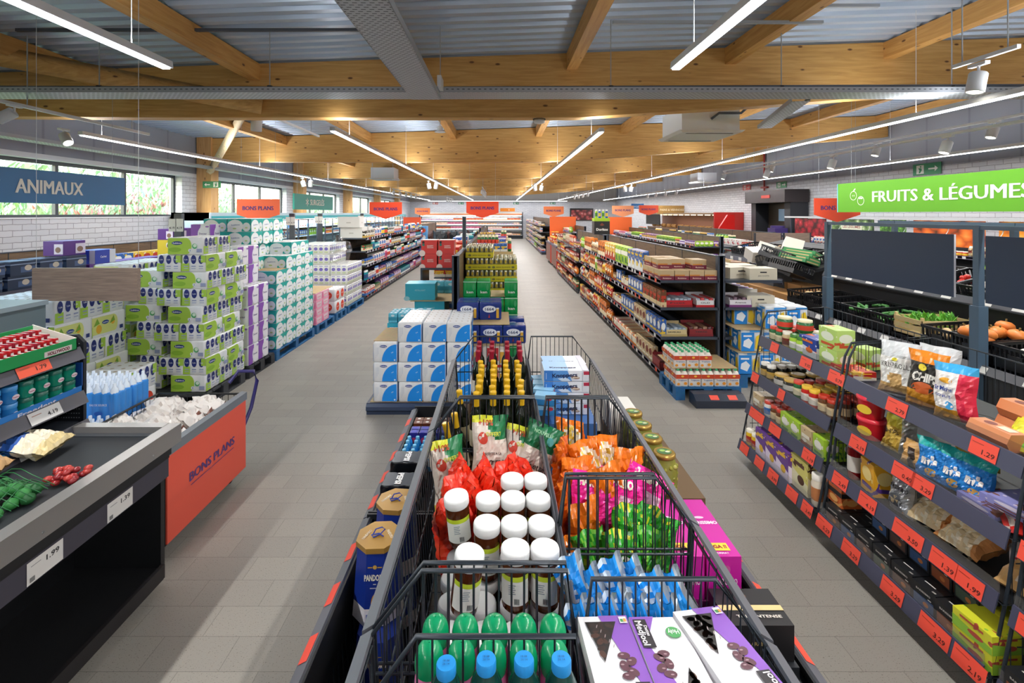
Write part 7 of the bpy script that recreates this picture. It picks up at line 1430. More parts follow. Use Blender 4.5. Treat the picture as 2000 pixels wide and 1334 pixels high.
for i, (x, y, z, r_) in enumerate(((2.2, 2.02, .995, (-1.0, 0, -1.2)), (2.28, 1.97, 1.03, (-1.1, .1, -1.5)), (2.34, 1.92, 1.07, (-1.2, 0, -1.3)))): K['yellowbag'].put((x, y, z), 0, 'yellow sweet bag with cartoon eyes, %s of the leaning three' % ('lowest', 'middle', 'uppermost')[i], None, r_)
bt = gbox('tea_box', 'box', .2, .13, .07, '#262320', '#c9b04a', '#e2dcc8', 2); 
for i, (x, y) in enumerate(((2.16, 1.75), (2.3, 1.7), (2.44, 1.78))): bt.put((x, y, T4), -PI/2+.3, 'black and gold tea box on the top tier, %s' % ('at the rail', 'in the middle', 'at the mesh')[i])
# tier 3
T3 = .705
rt = MB(); rt.lathe([(.055, 0), (.07, .10)], M('#c8202c', .25), seg=16); rt.lathe([(.074, .10), (.074, .118), (.066, .12)], M('#d83040', .2), seg=16); rt.front(0, -.066, 0).ell(0, .05, .04, .025, '#e8c23a'); rt = Kind('ice_cream_tub', 'tub', rt, size=(.15, .15, .12))
row(rt, 2.15, [2.80], T3, 'red plastic tub with gold oval, upper one', rz=-1.2); bpy.data.objects['ice_cream_tub'].location.z = T3+.122; row(rt, 2.15, [2.80], T3, 'red plastic tub, lower one', rz=-1.2)
row(K['silver'], 2.15, [2.62], T3, 'yellow and silver crisp bag beside the red tubs', rot=(-.1, .1, -1.2)); row(K['goldbag'], 2.42, [2.46], T3+.02, 'golden crisp bag against the mesh back', rz=-1.3)
nb = Bag(.14, .13, .07, lambda u, v, s: M('#3a2f28' if abs(u) < .35 and v < .8 else '#c79a5a', .3), 5, 8, 8, .008); one('nut_bag', nb.b, 'small clear bag of nuts with dark label', 'bag', None, (2.10, 2.46, T3), rot=(-.3, 0, -1.4))
for i, y in enumerate((2.36, 2.27, 2.19)): K['mms'].put((2.10+.02*i, y, T3), 0, "blue peanut candy bag lettered m's, %s of three" % ('farthest', 'middle', 'nearest')[i], None, (-.15, .05*i, -1.2))
cl = gbox('chocolate_box', 'box', .17, .24, .035, '#8f8fc8', '#d8cfe0', '#7a4a34', 1)
for i, y in enumerate((2.12, 2.06, 1.99)): cl.put((2.20+.04*(i % 2), y, T3+.036*i), -PI/2+.08*i, 'lilac and brown chocolate box lying in the flat pile, %s' % ('lowest', 'middle', 'top')[i])
for i in range(4): g = Bag(.12, .26, .04, lambda u, v, s: M('#c8281f' if nz(u*2, v*3, 3) > -.3 else '#ead8c8', .25), i, 6, 8, .008); one('sweets_bag', g.b, 'red and white long sweets bag lying beyond the chocolate boxes, %s' % LN[i], 'bag', None, (2.10+.06*i, 1.94-.02*i, T3+.03*i), rot=(-1.35, 0, -.6-.2*i))
# tier 2
T2 = .45
kt = gjar('ketchup_bottle', .036, .22, '#7a1418', '#eeece8', '#d8d2c8', 'bottle')
for i, (x, y) in enumerate(((2.08, 2.84), (2.2, 2.78))): kt.put((x, y, T2), 0, 'ketchup bottle with white cap, %s the rail' % ('next to', 'behind the one at')[i])
fl_ = gbox('flan_box', 'box', .12, .11, .17, '#e6a92a', '#f2d98a', '#5a3a8a', 1); fl_b = MB(); fl_.put((2.10, 2.69, T2), -PI/2-.15, 'yellow box with violet picture reading Flan beside the ketchup'); 
row(K['tass'], 2.07, [2.50], T2, 'silver coffee pack reading TASSIMO', rot=(-.12, 0, -1.45))
for i, (x, y, z, r_) in enumerate(((2.08, 2.38, T2+.02, (-1.2, 0, -1.3)), (2.18, 2.30, T2+.04, (-1.25, 0, -1.1)), (2.08, 2.22, T2+.02, (-1.2, 0, -1.5)), (2.3, 2.36, T2+.03, (-1.2, 0, -1.2)))): K['toast'].put((x, y, z), 0, 'clear bag of sandwich bread with green clips, %s' % ('nearest the silver coffee pack', 'in the middle of the bread heap', 'nearest the milk tins', 'at the back of the bread heap')[i], None, r_)
lt = MB(); lt.lathe([(.05, 0), (.052, .004), (.05, .008), (.05, .112), (.052, .116), (.048, .118)], M('#c9c4c2', .3, .5), seg=20); lt.lathe([(.0508, .012), (.0508, .105)], M('#dcd6dc', .4), seg=20, capt=False); f = lt.front(0, -.052, 0); f.text('LAIT', 0, .07, .024, '#3a2c6a', .06, bold=.05); f.ell(.01, .03, .03, .014, '#a83a2c'); f.rect(-.04, .09, .04, .1, '#b02a3a'); lt = Kind('milk_tin', 'tin', lt, size=(.105, .105, .118))
for i, (x, y, z) in enumerate(((2.22, 2.03, T2+.13), (2.33, 2.02, T2+.13), (2.22, 2.04, T2+.01))): lt.put((x, y, z), -.9, 'milk powder tin lettered LAIT, %s' % ('upper one at the rail side', 'upper one at the mesh side', 'lower one')[i])
b = MB(); b.box(-.06, -.06, 0, .06, .06, .118, M('#b89a6a', .8)); one('carton', b, 'small brown carton holding up a milk tin', 'box', None, (2.34, 2.03, T2+.005))
for i in range(3): g = Bag(.15, .2, .09, lambda u, v, s: M(('#2c7a4a' if v > .6 and u > 0 else '#d0a468') if nz(u*2, v*2, 2) > -.8 else '#e8dcc8', .3), i+2, 8, 8, .01); one('bun_bag', g.b, 'clear bag of round buns with green label, %s' % ('at the rail', 'behind', 'lowest by the post')[i], 'bag', None, (2.08+.09*i, 1.96-.0*i, T2+.02), rot=(-1.1, 0, -1.4+.3*i))
# tier 1: coffee boxes
T1 = .16
def d_cof(c):
    def g(f, w, h): f.rect(-w*.42, h*.08, w*.42, h*.55, c); f.ell(w*.1, h*.3, w*.12, h*.1, '#b8703a'); f.text('BARISSIMO', 0, h*.78, h*.08, '#c9c4bc', w*.6); f.rect(w*.2, h*.6, w*.34, h*.64, '#d8d4cc')
    return g
def t_cof(f, w, d): f.rect(-w*.3, -d*.05, w*.15, d*.02, '#cfcbc6'); f.rect(w*.25, -d*.4, w*.4, -d*.3, '#9a9690')
cf = [kbox('coffee_capsule_box', .115, .09, .105, '#17181b', d_cof(c), top=t_cof) for c in ('#5a4038', '#33507a', '#8a4a2a', '#4a5a4a')]
R = random.Random(2)
for j in range(8):
    y = 2.86-.122*j
    if y < 2.05: break
    for i in range(5):
        tt = 1+(1 if i in (1, 2) and j > 1 else 0)+(1 if i == 2 and j in (3, 4) else 0)
        for t in range(tt): cf[(j+i) % 2 if j < 3 else (j+t) % 4].put((2.01+.094*i, y+.01*i, T1+.107*t), -PI/2+R.uniform(-.08, .08), 'black coffee capsule box on the bottom tier, %s column from the far end, tier %s' % ('first second third fourth fifth sixth seventh eighth'.split()[j], LN[t]), 'coffee boxes %d %d' % (j, t))
ob = gbox('infusion_box', 'box', .13, .12, .11, '#c8612a', '#1a1a1c', '#e0a05a', 0); row(ob, 2.06, [2.90], T1+.107, 'orange and black coffee box standing highest at the far end')
yg = gbox('tea_carton', 'box', .16, .13, .075, '#d8d834', '#8fbf3c', '#b04a3a', 2)
for i in range(2):
    for t in range(2): yg.put((2.02+.14*i, 2.01, T1+.077*t), -PI/2+.05, 'lime yellow tea carton on the bottom tier, %s %s' % (('upper' if t else 'lower'), ('at the rail', 'behind')[i]))
bt2 = [(1.98, 1.80), (2.1, 1.82), (1.98, 1.66)]
for i, (x, y) in enumerate(bt2): cf[2].put((x, y, T1), -PI/2, 'black and orange coffee box on the bottom tier of the edge rack, %s' % LN[i])
# ================================================================ fruit and vegetable stand
PG = M('#4e6478', .4); PD = M('#1f2226', .5)
o = link('produce_stand', None, loc=(4.4, 5.0, 0)); tag(o, 'dark produce stand with grey blue frame posts', 'display stand'); y0, y1 = -3.6, 2.6
b = MB(); b.box(0, y0, .05, .05, y1, .58, PD); b.box(.05, y0, .40, 1.0, y1, .46, PD); b.box(.8, y0, .8, .86, y1, 1.02, PD); b.prism([(.72, .98), (.72, 1.0), (1.7, 1.28), (1.7, 1.24)], y0, y1, 'y', PD); b.box(1.66, y0, 0, 1.7, y1, 1.25, PD)
f = b.left(-.001, 0, 0)
for i in range(120): f.e = 0; t = y0+.03+i*(y1-y0)/120; f.rect(-t-.006, .10, -t+.006, .54, '#0c0d0f')
link('stand_body', b.mesh(), o)
for x, z in ((0, .60), (.70, 1.08)):
    r = MB(); r.prism([(x-.012, z+.02), (x-.05, z-.05), (x-.04, z-.055), (x, z+.02)], y0, y1, 'y', M('#4b4c52', .4)); q = random.Random(3); t = y0+.2
    f = r.face((x-.0325, 0, z-.015), (0, -1, 0), Vector((.038, 0, .07)).normalized())
    while t < y1-.1: f.e = .0; f.rect(-t-.06, -.03, -t+.06, .03, '#d5d4d0'); t += q.uniform(.28, .45)
    link('price_rail', r.mesh(), o)
for x, pt in ((0, (1.5, -.55, -2.6)), (1.55, (2.3, .6, -1.4))):
    for t in pt: p = MB(); p.box(-.045, -.045, 0, .045, .045, 1.15 if not x else .9, PG); p.box(-.028, -.028, 1.15 if not x else .9, .028, .028, 1.89, PG); link('frame_post', p.mesh(), o, (x+.0, t, 0))
    b = MB(); b.box(x-.02, y0, 1.85, x+.02, y1 if x else 1.53, 1.89, PG); link('top_bar', b.mesh(), o)
for (ya, yb, lab, zt) in ((-.38, 1.33, 'navy blank board hung from the produce stand frame, whole', 1.80), (-2.4, -.68, 'navy blank board at the edge of the produce stand', 1.80)):
    b = MB(); b.box(-.008, -(yb-ya)/2, 0, .008, (yb-ya)/2, .60, M('#22344e', .6)); b.box(-.008, -(yb-ya)/2-.004, 0, .008, -(yb-ya)/2, .60, M('#c9ccd4', .5)); bo = one('navy_board', b, lab, 'board', None, (4.34, 5+(ya+yb)/2, 1.2))
    for t in (-.75, -.25, .25, .75): c = MB(); c.tube([(0, 0, .58), (.03, 0, .62), (.055, .01, .67)], .004, M('#c9ccd0', .4), 4); link('hook', c.mesh(), bo, (0, t, 0))
def crate(m, w=.38, d=.56, h=.19, slats=False):
    b = MB()
    if slats:
        for z in (0, .07, .14): b.box(-w/2, -d/2, z, w/2, -d/2+.008, z+.05, m); b.box(-w/2, d/2-.008, z, w/2, d/2, z+.05, m); b.box(-w/2, -d/2, z, -w/2+.008, d/2, z+.05, m); b.box(w/2-.008, -d/2, z, w/2, d/2, z+.05, m)
        for x in (-1, 1):
            for y in (-1, 1): b.cbox(x*(w/2-.02), y*(d/2-.02), 0, .025, .025, .22, m)
        b.box(-w/2, -d/2, 0, w/2, d/2, .008, m); return b
    for s in (-1, 1):
        b.box(-w/2, s*d/2-.006, 0, w/2, s*d/2+.006, h*.4, m); b.box(-w/2, s*d/2-.006, h*.85, w/2, s*d/2+.006, h, m); b.box(s*w/2-.006, -d/2, 0, s*w/2+.006, d/2, h*.4, m); b.box(s*w/2-.006, -d/2, h*.85, s*w/2+.006, d/2, h, m)
        for i in range(9): t = -.5+(i+.5)/9; b.box(t*w-.006, s*d/2-.005, h*.4, t*w+.006, s*d/2+.005, h*.85, m)
        for i in range(12): t = -.5+(i+.5)/12; b.box(s*w/2-.005, t*d-.006, h*.4, s*w/2+.005, t*d+.006, h*.85, m)
        b.box(-.06, s*d/2-.008, h*.45, .06, s*d/2+.008, h*.62, m)
    b.box(-w/2, -d/2, 0, w/2, d/2, .006, m); return b
BK = M('#16171a', .35); cr = Kind('produce_crate', 'crate', crate(BK), size=(.38, .56, .19)); woodc = Kind('wooden_crate', 'crate', crate(M('#d9c08a', .7, var=.3), slats=True), size=(.38, .56, .22))
def blob(r, m, sx=1, sz=1, seg=10): b = MB(); b.lathe([(r*math.sin(PI*i/6)*sx, -r*math.cos(PI*i/6)*sz) for i in range(1, 6)], m, seg=seg, capb=True); return b
pum = blob(.075, M('#e0813a', .4), 1, .72, 14); pum.tube([(0, 0, .05), (0, 0, .075)], .008, '#7a6a3a', 5)
VEG = {'pumpkin': Kind('pumpkin', 'vegetable', pum), 'courgette': Kind('courgette', 'vegetable', (lambda b: b.tube([(-.09, 0, 0), (0, .005, 0), (.09, 0, 0)], .018, '#3c7a34', 8))(MB())), 'onion': Kind('onion', 'vegetable', blob(.04, M('#d8b98a', .4))), 'mushroom': Kind('mushroom', 'vegetable', blob(.035, M('#e6e0d2', .6), 1, .7)), 'carrot': Kind('carrot', 'vegetable', (lambda b: (b.tube([(-.07, 0, 0), (.05, 0, 0)], .013, '#e07a2a', 7), b)[1])(MB())), 'lettuce': Kind('lettuce', 'vegetable', (lambda b: b)(leaves('let', 0, 0, .03, .07, .07, .035, 70, ['#6fb83a', '#4f9a2e', '#8ccf5a'], .045))), 'tomato': Kind('tomato', 'vegetable', blob(.033, M('#c8322a', .25)))}
VN = 'first second third fourth fifth sixth seventh eighth ninth tenth eleventh twelfth thirteenth fourteenth fifteenth sixteenth'.split()
def stocked(x, y, z, tilt, veg, n, kind, lab, R=random.Random(6)):
    T = Matrix.Translation((x, y, z)) @ Matrix.Rotation(-PI/2, 4, 'Z') @ Matrix.Rotation(tilt, 4, 'X')
    kind.put((x, y, z), 0, lab, None, T.to_euler())
    for i in range(n): p = T @ Vector((R.uniform(-.13, .13), R.uniform(-.25, .2), (.11 if veg != 'pumpkin' else .19)+R.uniform(0, .05))); VEG[veg].put(p, 0, '%s lying in the %s' % (veg, lab), 'v '+lab, (R.uniform(-.3, .3), R.uniform(-.3, .3), R.uniform(-3, 3)))
seq = [(7.35, 'onion', 4), (6.95, 'courgette', 0), (6.55, 'courgette', 0), (6.15, 'courgette', 12), (5.75, 'courgette', 8), (4.95, 'onion', 4), (4.62, 'pumpkin', 7), (4.2, 'mushroom', 7), (3.72, 'mushroom', 6), (3.3, 'mushroom', 8), (2.88, 'onion', 5)]
for i, (y, v, n) in enumerate(seq):
    cr.put((4.76, y, .46), -PI/2, 'black folding crate in the lower row, underneath, %s from the far end' % VN[i])
    stocked(4.76, y, .655, 0.06, v, n, cr, 'black crate of the lower row, %s from the far end' % VN[i])
stocked(4.78, 5.35, .66, .0, 'lettuce', 5, woodc, 'pale wooden slatted crate among the black crates'); cr.put((4.76, 5.35, .46), -PI/2, 'black crate carrying the wooden crate')
f = MB(); fo = f.left(4.46, 0, 0)
for i, (y, v) in enumerate(((7.3, 'carrot'), (6.9, 'mushroom'), (6.5, 'onion'), (6.1, 'mushroom'), (5.7, 'tomato'), (5.3, 'mushroom'), (4.9, 'lettuce'), (4.55, 'lettuce'), (4.15, 'carrot'), (3.75, 'tomato'), (3.35, 'onion'))):
    stocked(5.48, y, 1.09, .24, v, 9 if v != 'lettuce' else 6, cr, 'black crate on the sloping upper row, %s from the far end' % VN[i])
# far end of the produce stand: cardboard boxes, rack of empty crates
bnx = [kbox('fruit_carton', .38, .34, .22, c, lambda f, w, h, c2=c2: (f.rect(-w*.5, 0, w*.5, h*.5, c2), f.ell(0, h*.3, w*.2, h*.15, '#efe8c8'))) for c, c2 in (('#b98a54', '#e6dc8a'), ('#b58a5c', '#8fc4e0'), ('#b58654', '#6a9a3c'), ('#a87a48', '#a87a48'))]
for j in range(5):
    for t in range(3): bnx[(j+0) % 4].put((4.66, 7.75+.40*j, .06+.222*t+.0), -PI/2, 'brown fruit carton stack %s from the crates, %s tier' % (VN[j], 'bottom middle top'.split()[t]))
    for t in range(2): bnx[(j+1) % 4].put((5.15, 7.8+.40*j, .06+.222*t+.3), -PI/2, 'brown fruit carton in the rear stack, %s from the crates, %s tier' % (VN[j], 'lower upper'.split()[t]))
b = MB(); b.box(-.5, -1.3, 0, .5, 1.3, .36, PD); one('low_plinth', b, 'dark plinth under the rear fruit cartons', 'plinth', None, (5.3, 8.9, 0)); b = MB(); b.box(-.25, -1.1, 0, .25, 1.1, .06, PD); one('low_plinth', b, 'dark plinth under the front fruit cartons', 'plinth', None, (4.6, 8.6, 0))
bpy.data.objects['low_plinth'].scale.x = .62; bpy.data.objects['low_plinth'].location.x = 5.2
b = MB(); b.prism([(-.7, .95), (-.7, 1.0), (.7, 1.32), (.7, 1.25)], -1.6, 1.6, 'y', PD); b.box(.6, -1.6, 0, .7, 1.6, 1.3, PD); b.prism([(-.7, .94), (-.73, .94), (-.72, 1.02), (-.7, 1.02)], -1.6, 1.6, 'y', M('#5a5c66', .4)); fr = b.left(-.735, 0, .98)
for i in range(8): fr.e = 0; fr.rect(-1.4+.36*i, -.03, -1.28+.36*i, .03, '#d8d8d4')
one('produce_stand', b, 'sloping produce stand continuing behind the snack shelving', 'display stand', None, (5.7, 9.4, .08))
for i, y in enumerate((8.2, 8.6, 9.0, 9.4, 9.8, 10.2, 10.6)): stocked(5.45, y, 1.13, .22, ('mushroom', 'onion', 'carrot')[i % 3], 7, cr, 'black crate on the continuing slope, %s row end' % VN[i])
for i, (x, y, z, r_) in enumerate(((4.85, 8.3, 1.0, (.3, .2, .4)), (4.8, 8.35, 1.17, (.25, .3, .5)), (4.95, 8.7, 1.1, (-.3, .2, 1.0)), (4.75, 7.95, 1.02, (.1, .35, .2)))): cr.put((x, y, z), 0, 'empty black crate thrown in the heap behind the shelving post, %s' % LN[i], None, r_)
gc = kbox('green_tray', .36, .5, .06, '#3d8a52', lambda f, w, h: f.rect(-w*.4, .01, w*.4, .03, '#c9ad7c'))
for i in range(4): gc.put((4.95+.1*i, 8.05+.12*i, 1.2+.03*i), .3, 'green edged flat cardboard tray on the crate heap, %s' % LN[i], None, (.1, .25, .4+.1*i))
for i, (x, y, z) in enumerate(((4.75, 8.9, 1.15), (5.05, 9.1, 1.22), (5.25, 8.75, 1.3))): bx2 = MB(); bx2.box(-.2, -.15, 0, .2, .15, .2, M('#e0dcd2', .7)); one('white_carton', bx2, 'tilted white carton on the crate heap, %s' % LN[i], 'box', None, (x, y, z), rot=(.3, .2*i, .6*i))
b = MB(); b.box(-.55, -.9, 0, .55, .9, 1.02, M('#5a6068', .5)); one('service_block', b, 'grey plinth holding the crate heap', 'plinth', None, (4.9, 9.95, 0)); bpy.data.objects['service_block'].location = (4.95, 8.75, 0); bpy.data.objects['service_block'].scale = (.3, .3, .9)
# ================================================================ produce wall shelving with photographs
CH = photo_mat('cherries', [(0.0, '#e8a0a0'), (.1, '#c02a38'), (.45, '#8a1424'), (.7, '#3a0a12')], 5.5); CA = photo_mat('cabbages', [(0.0, '#dfe8c8'), (.3, '#7a9a5a'), (.6, '#3c5a34'), (.8, '#203420')], 6)
SA = photo_mat('salad', [(0.0, '#b8dc7a'), (.3, '#5a9a34'), (.8, '#234a18')], 12); CR = photo_mat('carrots', [(0.0, '#f6a850'), (.35, '#e8721e'), (.6, '#b84a12'), (.8, '#4a2410')], 4); OR = photo_mat('oranges', [(0.0, '#ffd070'), (.4, '#f0951e'), (.75, '#b85a10')], 4)
gondola(9.25, .65, 0, 6.2, 15.0, 1.35, [.12, .5, .88, 1.2], 'dark refrigerated shelving along the brick wall below the food photographs', panel=M('#30343a', .5), sec=1.1)
for (ya, yb, m, nm, z0, z1) in ((12.95, 14.3, CH, 'cherry', 1.36, 1.86), (11.3, 12.7, CA, 'cabbage', 1.36, 1.86), (10.4, 11.1, SA, 'green salad', 1.36, 1.86), (8.7, 10.2, CR, 'carrot', 1.36, 1.86), (6.9, 8.45, OR, 'orange', 1.36, 1.86)):
    b = MB(); b.box(-.01, -(yb-ya)/2, 0, .01, (yb-ya)/2, z1-z0, m)
    if nm == 'cabbage': f = b.left(-.0105, 0, .25); f.rect(-.35, -.1, .35, .12, '#d8dcc8'); f.text('LES LÉGUMES', 0, .06, .06, '#8a3a3a', .6); f.text('FRAIS', 0, -.04, .06, '#8a3a3a', .3)
    one('food_photograph', b, 'large %s photograph above the wall shelving' % nm, 'picture', None, (8.72, (ya+yb)/2, z0))
b = MB(); b.box(-.03, -4.2, 0, .03, 4.2, .05, M('#b9bcc0', .4)); one('light_rail', b, 'thin pale light strip, not glowing, above the food photographs', 'rail', None, (8.72, 10.6, 1.87))  # light strip shown by its pale colour alone, without emission
for y in (6.6, 10.6, 14.6): b = MB(); b.box(-.02, -.02, 0, .02, .02, .55, SHM); one('rail_post', b, 'small dark post holding the photograph rail, %s' % {6.6: 'nearest', 10.6: 'middle', 14.6: 'farthest'}[y], 'post', None, (8.78, y, 1.3))
for z, l in ((.881, 'third'), (1.201, 'top')): fill('L', 8.6, 6.3, 14.9, z, [('sack', [12, 8, 2, 9, 3, 4]), ('carton', [8, 12, 4]), ('tub', [2, 0, 4, 8])], .35, 'produce wall unit', l, rows=1, n=(4, 7))
# second snack shelving and grocery shelving deeper in the hall
gondola(5.5, .7, .7, 12.0, 24.0, 1.42, [.12, .5, .86, 1.18], 'grocery shelving in the second row, wooden spine', sec=1.1)
for z, l in ((.861, 'third'), (1.181, 'top')): fill('L', 4.8, 12.05, 23.9, z, [('jar', [7, 8, 0, 3]), ('can', [8, 6, 0, 4]), ('carton', [8, 12, 6]), ('slab', [8, 3, 6])] if z > .6 else [('slab', [8, 7, 6]), ('tray', [8, 9])], .3, 'second row unit', l, rows=1, n=(4, 8))
for k in range(9): fill('F', 12.02, 4.85+.0, 5.45, (.861, 1.181)[k % 2], [('carton', [8, 6, 3])], .1, 'second row end', 'top', rows=1) if k < 2 else None
fill('R', 6.2, 12.05, 23.9, 1.181, [('slab', [3, 8]), ('can', [8, 6]), ('bag', [3, 4, 1])], .3, 'second row, brick side', 'top', rows=1, n=(4, 8))
gondola(7.2, .65, .65, 12.7, 19.5, 1.5, [.12, .5, .86, 1.16], 'grocery shelving in the third row with visible wood panels', sec=1.1)
for z, l in ((.861, 'third'), (1.161, 'top')): fill('L', 6.55, 12.75, 19.4, z, [('bottle', [13, 4, 8]), ('jar', [13, 10, 8]), ('can', [8, 0])], .3, 'third row unit', l, rows=2, n=(4, 8))
for x, y, lab in ((6.86, 12.4, 'window'), (7.6, 12.4, 'brick wall')): b = MB(); b.box(-.34, -.02, 0, .34, .02, 1.5, LAMX); b.box(-.35, -.025, 0, -.32, .025, 1.5, SHB); b.box(.32, -.025, 0, .35, .025, 1.5, SHB); one('end_panel_board', b, 'wood look end panel of the third row, %s side' % lab, 'panel', None, (x, y, 0))
gondola(3.6, .6, .6, 20.5, 28, 1.45, [.12, .5, .86, 1.18], 'far snack shelving behind the nearer rows', sec=1.2)
for z, l in ((.861, 'third'), (1.181, 'top')): fill('L', 3.0, 20.55, 27.9, z, [('bag', [3, 1, 8]), ('carton', [8, 12]), ('slab', [3, 8])], .3, 'far snack unit', l, rows=1, n=(4, 8))
# crisps box and floral end display on the snack shelf
b = MB(); b.box(-.2, -.15, 0, .2, .15, .34, M('#211f20', .4)); f = b.front(0, -.15, 0); f.text('Doritos', 0, .13, .06, '#e8e4de', .3, bold=.05); f.poly([(-.06, .24), (0, .3), (.06, .24), (0, .22)], '#7a3a2a'); b.box(-.2, -.15, .34, .2, .15, .42, M('#a8cc2e', .4)); one('crisps_box', b, 'black crisps box with green top standing on the snack shelving', 'box', None, (2.75, 12.05, 1.5)); bpy.data.objects['crisps_box'].location = (2.62, 12.6, 1.461)
for i in range(4): goods('bottle', (3, 5)[i % 2]).put((2.5+.09*i, 12.6, 1.882), 0, 'small green and blue bottle on the crisps box, %s' % LN[i])
# orange end displays
for x, y, w, lab in ((3.0, 23.2, 1.25, 'nearer the aisle'), (5.1, 11.6+9, 1.0, 'behind the snack shelving')):
    o = link('end_display', None, loc=(x, y, 0)); tag(o, 'orange promotional end display '+lab, 'display stand'); b = MB(); b.box(-w/2, -.03, 0, w/2, .03, 1.85, M('#ee6a2c', .5)); link('back_board', b.mesh(), o); b = MB(); b.box(-w/2, -.5, .0, w/2, -.03, .9, M('#d9482a', .5)); link('bin', b.mesh(), o)
    fill('F', y-.48, x-w/2+.03, x+w/2-.03, .901, [('slab', [8, 12]), ('bag', [8, 0])], .4, 'orange display '+lab, 'top', rows=2)
# orange sided promotional bin carts along the aisle
for y, lab in ((17.6, 'nearer'), (19.6, 'farther')):
    o = link('sale_cart', None, loc=(2.35, y, 0)); tag(o, 'dark bin cart with red end panels beside the aisle, %s one' % lab, 'cart'); b = MB(); b.box(-.4, -.9, .12, .4, .9, .85, M('#8a5a50', .5)); b.box(-.42, -.92, .80, .42, .92, .86, RLM); link('bin', b.mesh(), o)
    b = MB(); b.box(-.41, -.93, .1, .41, -.9, .8, M('#e8452c', .5)); link('end_panel', b.mesh(), o)
    for sx in (-.3, .3):
        for sy in (-.8, .8): caster(o, sx, sy, .05)
    fill('L', 1.98, y-.85, y+.85, .861, [('slab', [0, 8]), ('bag', [0, 8, 1])], .7, '%s bin cart' % lab, 'top', rows=2)
# far aisle shelving and fridge wall
gondola(2.6, .62, 0, 23.5, 37.5, 1.75, [.12, .45, .78, 1.1, 1.4], 'far dark shelving along the aisle towards the fridges', sec=1.3)
for z, l in zip((.121, .451, .781, 1.101, 1.401), LVL): fill('L', 1.98, 23.55, 37.4, z, [('slab', [8, 9, 13]), ('biscuit', [8, 9, 3]), ('roll', [8, 13])], .2, 'far aisle unit', l, rows=1, n=(6, 10), gap=.02)
o = link('fridge_wall', None, loc=(-2.3, 38.7, 0)); tag(o, 'brightly lit open refrigerated shelving across the back wall', 'fridge'); W = 8.2
b = MB(); b.box(-W/2, .35, 0, W/2, .45, 2.0, M('#e2e6ea', .4)); b.box(-W/2, -.5, 0, W/2, .35, .3, SHB); b.box(-W/2, -.45, 1.86, W/2, .4, 2.1, M('#d8d4cc', .4)); b.box(-W/2, -.5, 0, -W/2+.08, .4, 2.1, SHM); b.box(W/2-.08, -.5, 0, W/2, .4, 2.1, SHM); link('cabinet_body', b.mesh(), o)
b = MB(); b.box(-W/2, -.47, 1.9, W/2, -.46, 1.98, M('#ee8a4a', .4)); link('orange_band', b.mesh(), o)
FL = M('#ffffff', .4, emit=4)
for z in (1.84, 1.45, 1.12, .78): b = MB(); b.box(-W/2+.1, -.42, z-.03, W/2-.1, -.38, z-.015, FL); link('light_strip', b.mesh(), o)
for z in (.3, .62, .8, 1.14, 1.47): b = MB(); b.box(-W/2+.08, -.42 if z > .4 else -.75, z-.012, W/2-.08, .35, z, M('#c9cdd2', .4)); link('shelf', b.mesh(), o)
for z, l in ((.301, 'bottom'), (.801, 'third'), (1.141, 'fourth'), (1.471, 'top')): fill('F', 38.32 if z > .4 else 38.0, -6.3, 1.7, z, [('tray', [8, 2, 0, 12]), ('slab', [8, 12, 7]), ('lying', [8, 0])], .2, 'back fridge', l, rows=1, n=(6, 12), gap=.015)
a = bpy.data.lights.new('fridge_light', 'AREA'); a.shape = 'RECTANGLE'; a.size = W-.3; a.size_y = .05; a.energy = 70; q = bpy.data.objects.new('fridge_light', a); COL.objects.link(q); q.parent = o; q.location = (0, -.43, 1.82); q.rotation_euler = (.7, 0, 0)
b = MB(); b.box(-.95, -.06, 0, .95, 0, 1.0, M('#1d1b1c', .4)); f = b.front(0, -.06, 0); f.rect(-.85, .06, .85, .86, photo_mat('meat_photograph', [(0, '#e8c0b8'), (.3, '#b0484a'), (.7, '#4a1c1c')], 3.5, order='xz0')); one('poster_frame', b, 'dark framed meat photograph on the back wall', 'picture', None, (6.65, 39.58, 1.42))
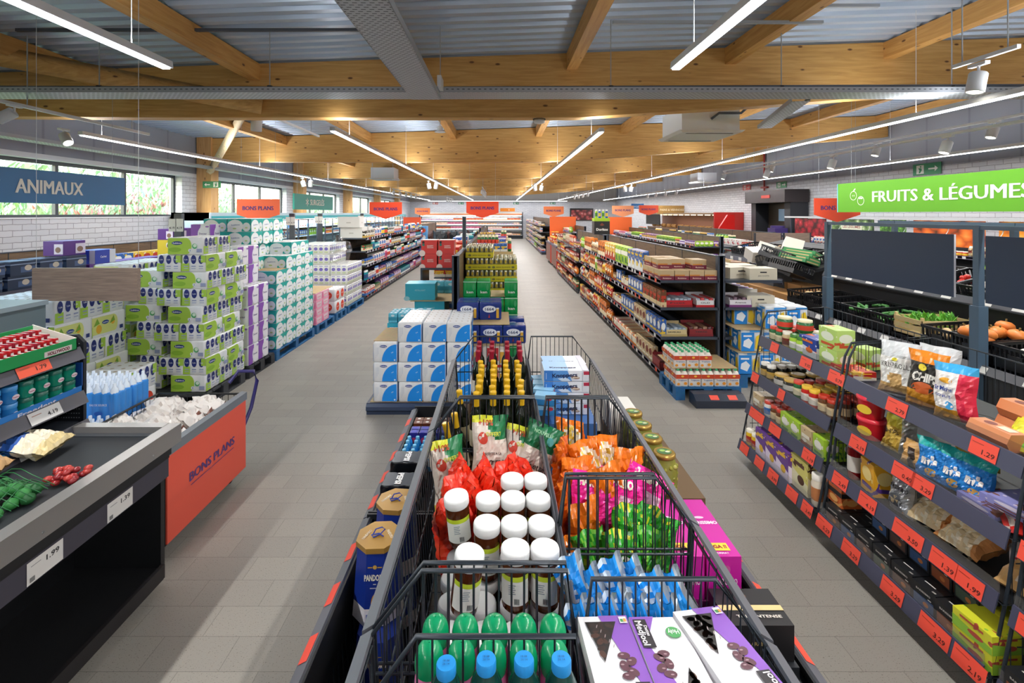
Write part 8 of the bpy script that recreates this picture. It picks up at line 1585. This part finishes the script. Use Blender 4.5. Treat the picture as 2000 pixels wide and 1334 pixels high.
# bakery niche in the brick wall
o = link('bakery_counter', None, loc=(9.1, 23.6, 0)); tag(o, 'bakery counter niche with warm lights and a red end panel', 'counter'); 
b = MB(); b.box(-.5, -4.6, 0, .38, 4.6, 1.2, M('#4a3a30', .5)); b.box(.34, -4.6, 1.2, .38, 4.6, 1.95, M('#b8826a', .5)); b.prism([(-.7, 1.95), (.38, 1.95), (.38, 2.03), (-.7, 2.03)], -4.7, 4.7, 'y', M('#8a7258', .5)); b.box(-.6, 2.2, 1.4, -.56, 4.6, 1.95, M('#1a1614', .5)); b.box(-.52, -4.6, 1.2, -.48, 4.6, 1.28, M('#7a5a3c', .5)); link('counter_body', b.mesh(), o)
b = MB(); b.prism([(-4.75, 0), (-4.65, 0), (-4.65, 2.05), (-4.75, 2.05)], -.75, .38, 'x', M('#b3261e', .4)); link('red_panel', b.mesh(), o)
for i in range(12): b = MB(); b.box(-.5, 0, 1.92, -.4, .3, 1.945, M('#ffe2b0', .4, emit=8)); link('warm_lamp', b.mesh(), o, (0, -4.3+.74*i, 0))
ld = Bag(.34, .18, .14, lambda u, v, s: M('#d0a468' if nz(u*2, v*2, 1) > 0 else '#b98548', .6), 3, 8, 6, .01); loaf = Kind('bread_loaf', 'bread', ld.b)
for i in range(22): loaf.put((8.72+.06*(i % 2), 19.3+.4*i, 1.282), PI/2+.2*math.sin(i*2), 'bread loaf lying on the bakery counter', 'bakery loaves', (.0, 0, -PI/2+.2*math.sin(i*2)))
b = MB(); b.lathe([(.5, 0), (.5, .9), (.42, 1.0)], M('#c0201c', .3), seg=18); b.prism([(-.45, 1.0), (.25, 1.0), (.25, 1.95), (.0, 1.95), (-.3, 1.5)], -.05, .05, 'y', M('#c0201c', .3)); b.prism([(.4*math.cos(PI*i/8), 1.0+.4*math.sin(PI*i/8)) for i in range(9)], -.4, -.1, 'y', M('#d02a20', .3)); one('bread_machine', b, 'red rounded self service bread machine near the black doorway', 'machine', None, (8.4, 17.9, 0))
b = MB(); b.box(-.2, -.2, 0, .2, .2, 1.55, M('#3a2a6a', .5)); b.lathe([(.2, 1.5), (.2, 1.62)], M('#3a2a6a', .5), seg=14); f = b.front(0, -.2, 0); f.e = .01
for i in range(6): f.e = .002; f.rect(-.18, .6+.15*i, .18, .64+.15*i, '#d8d0e4')
one('promo_stand', b, 'violet and white column stand beside the doorway', 'display stand', None, (8.95, 15.0, 0)); bpy.data.objects['promo_stand.001'].location.x = 8.6
fill('F', 14.3, 7.6, 9.1, .9, [('carton', [1, 2, 0])], .3, 'doorway table', 'top', rows=2); b = MB(); b.box(-.8, -.3, 0, .8, .3, .9, SHB); one('low_table', b, 'dark low table of orange cartons by the doorway', 'table', None, (8.4, 14.5, 0)); bpy.data.objects['low_table'].location = (8.3, 14.5, 0)
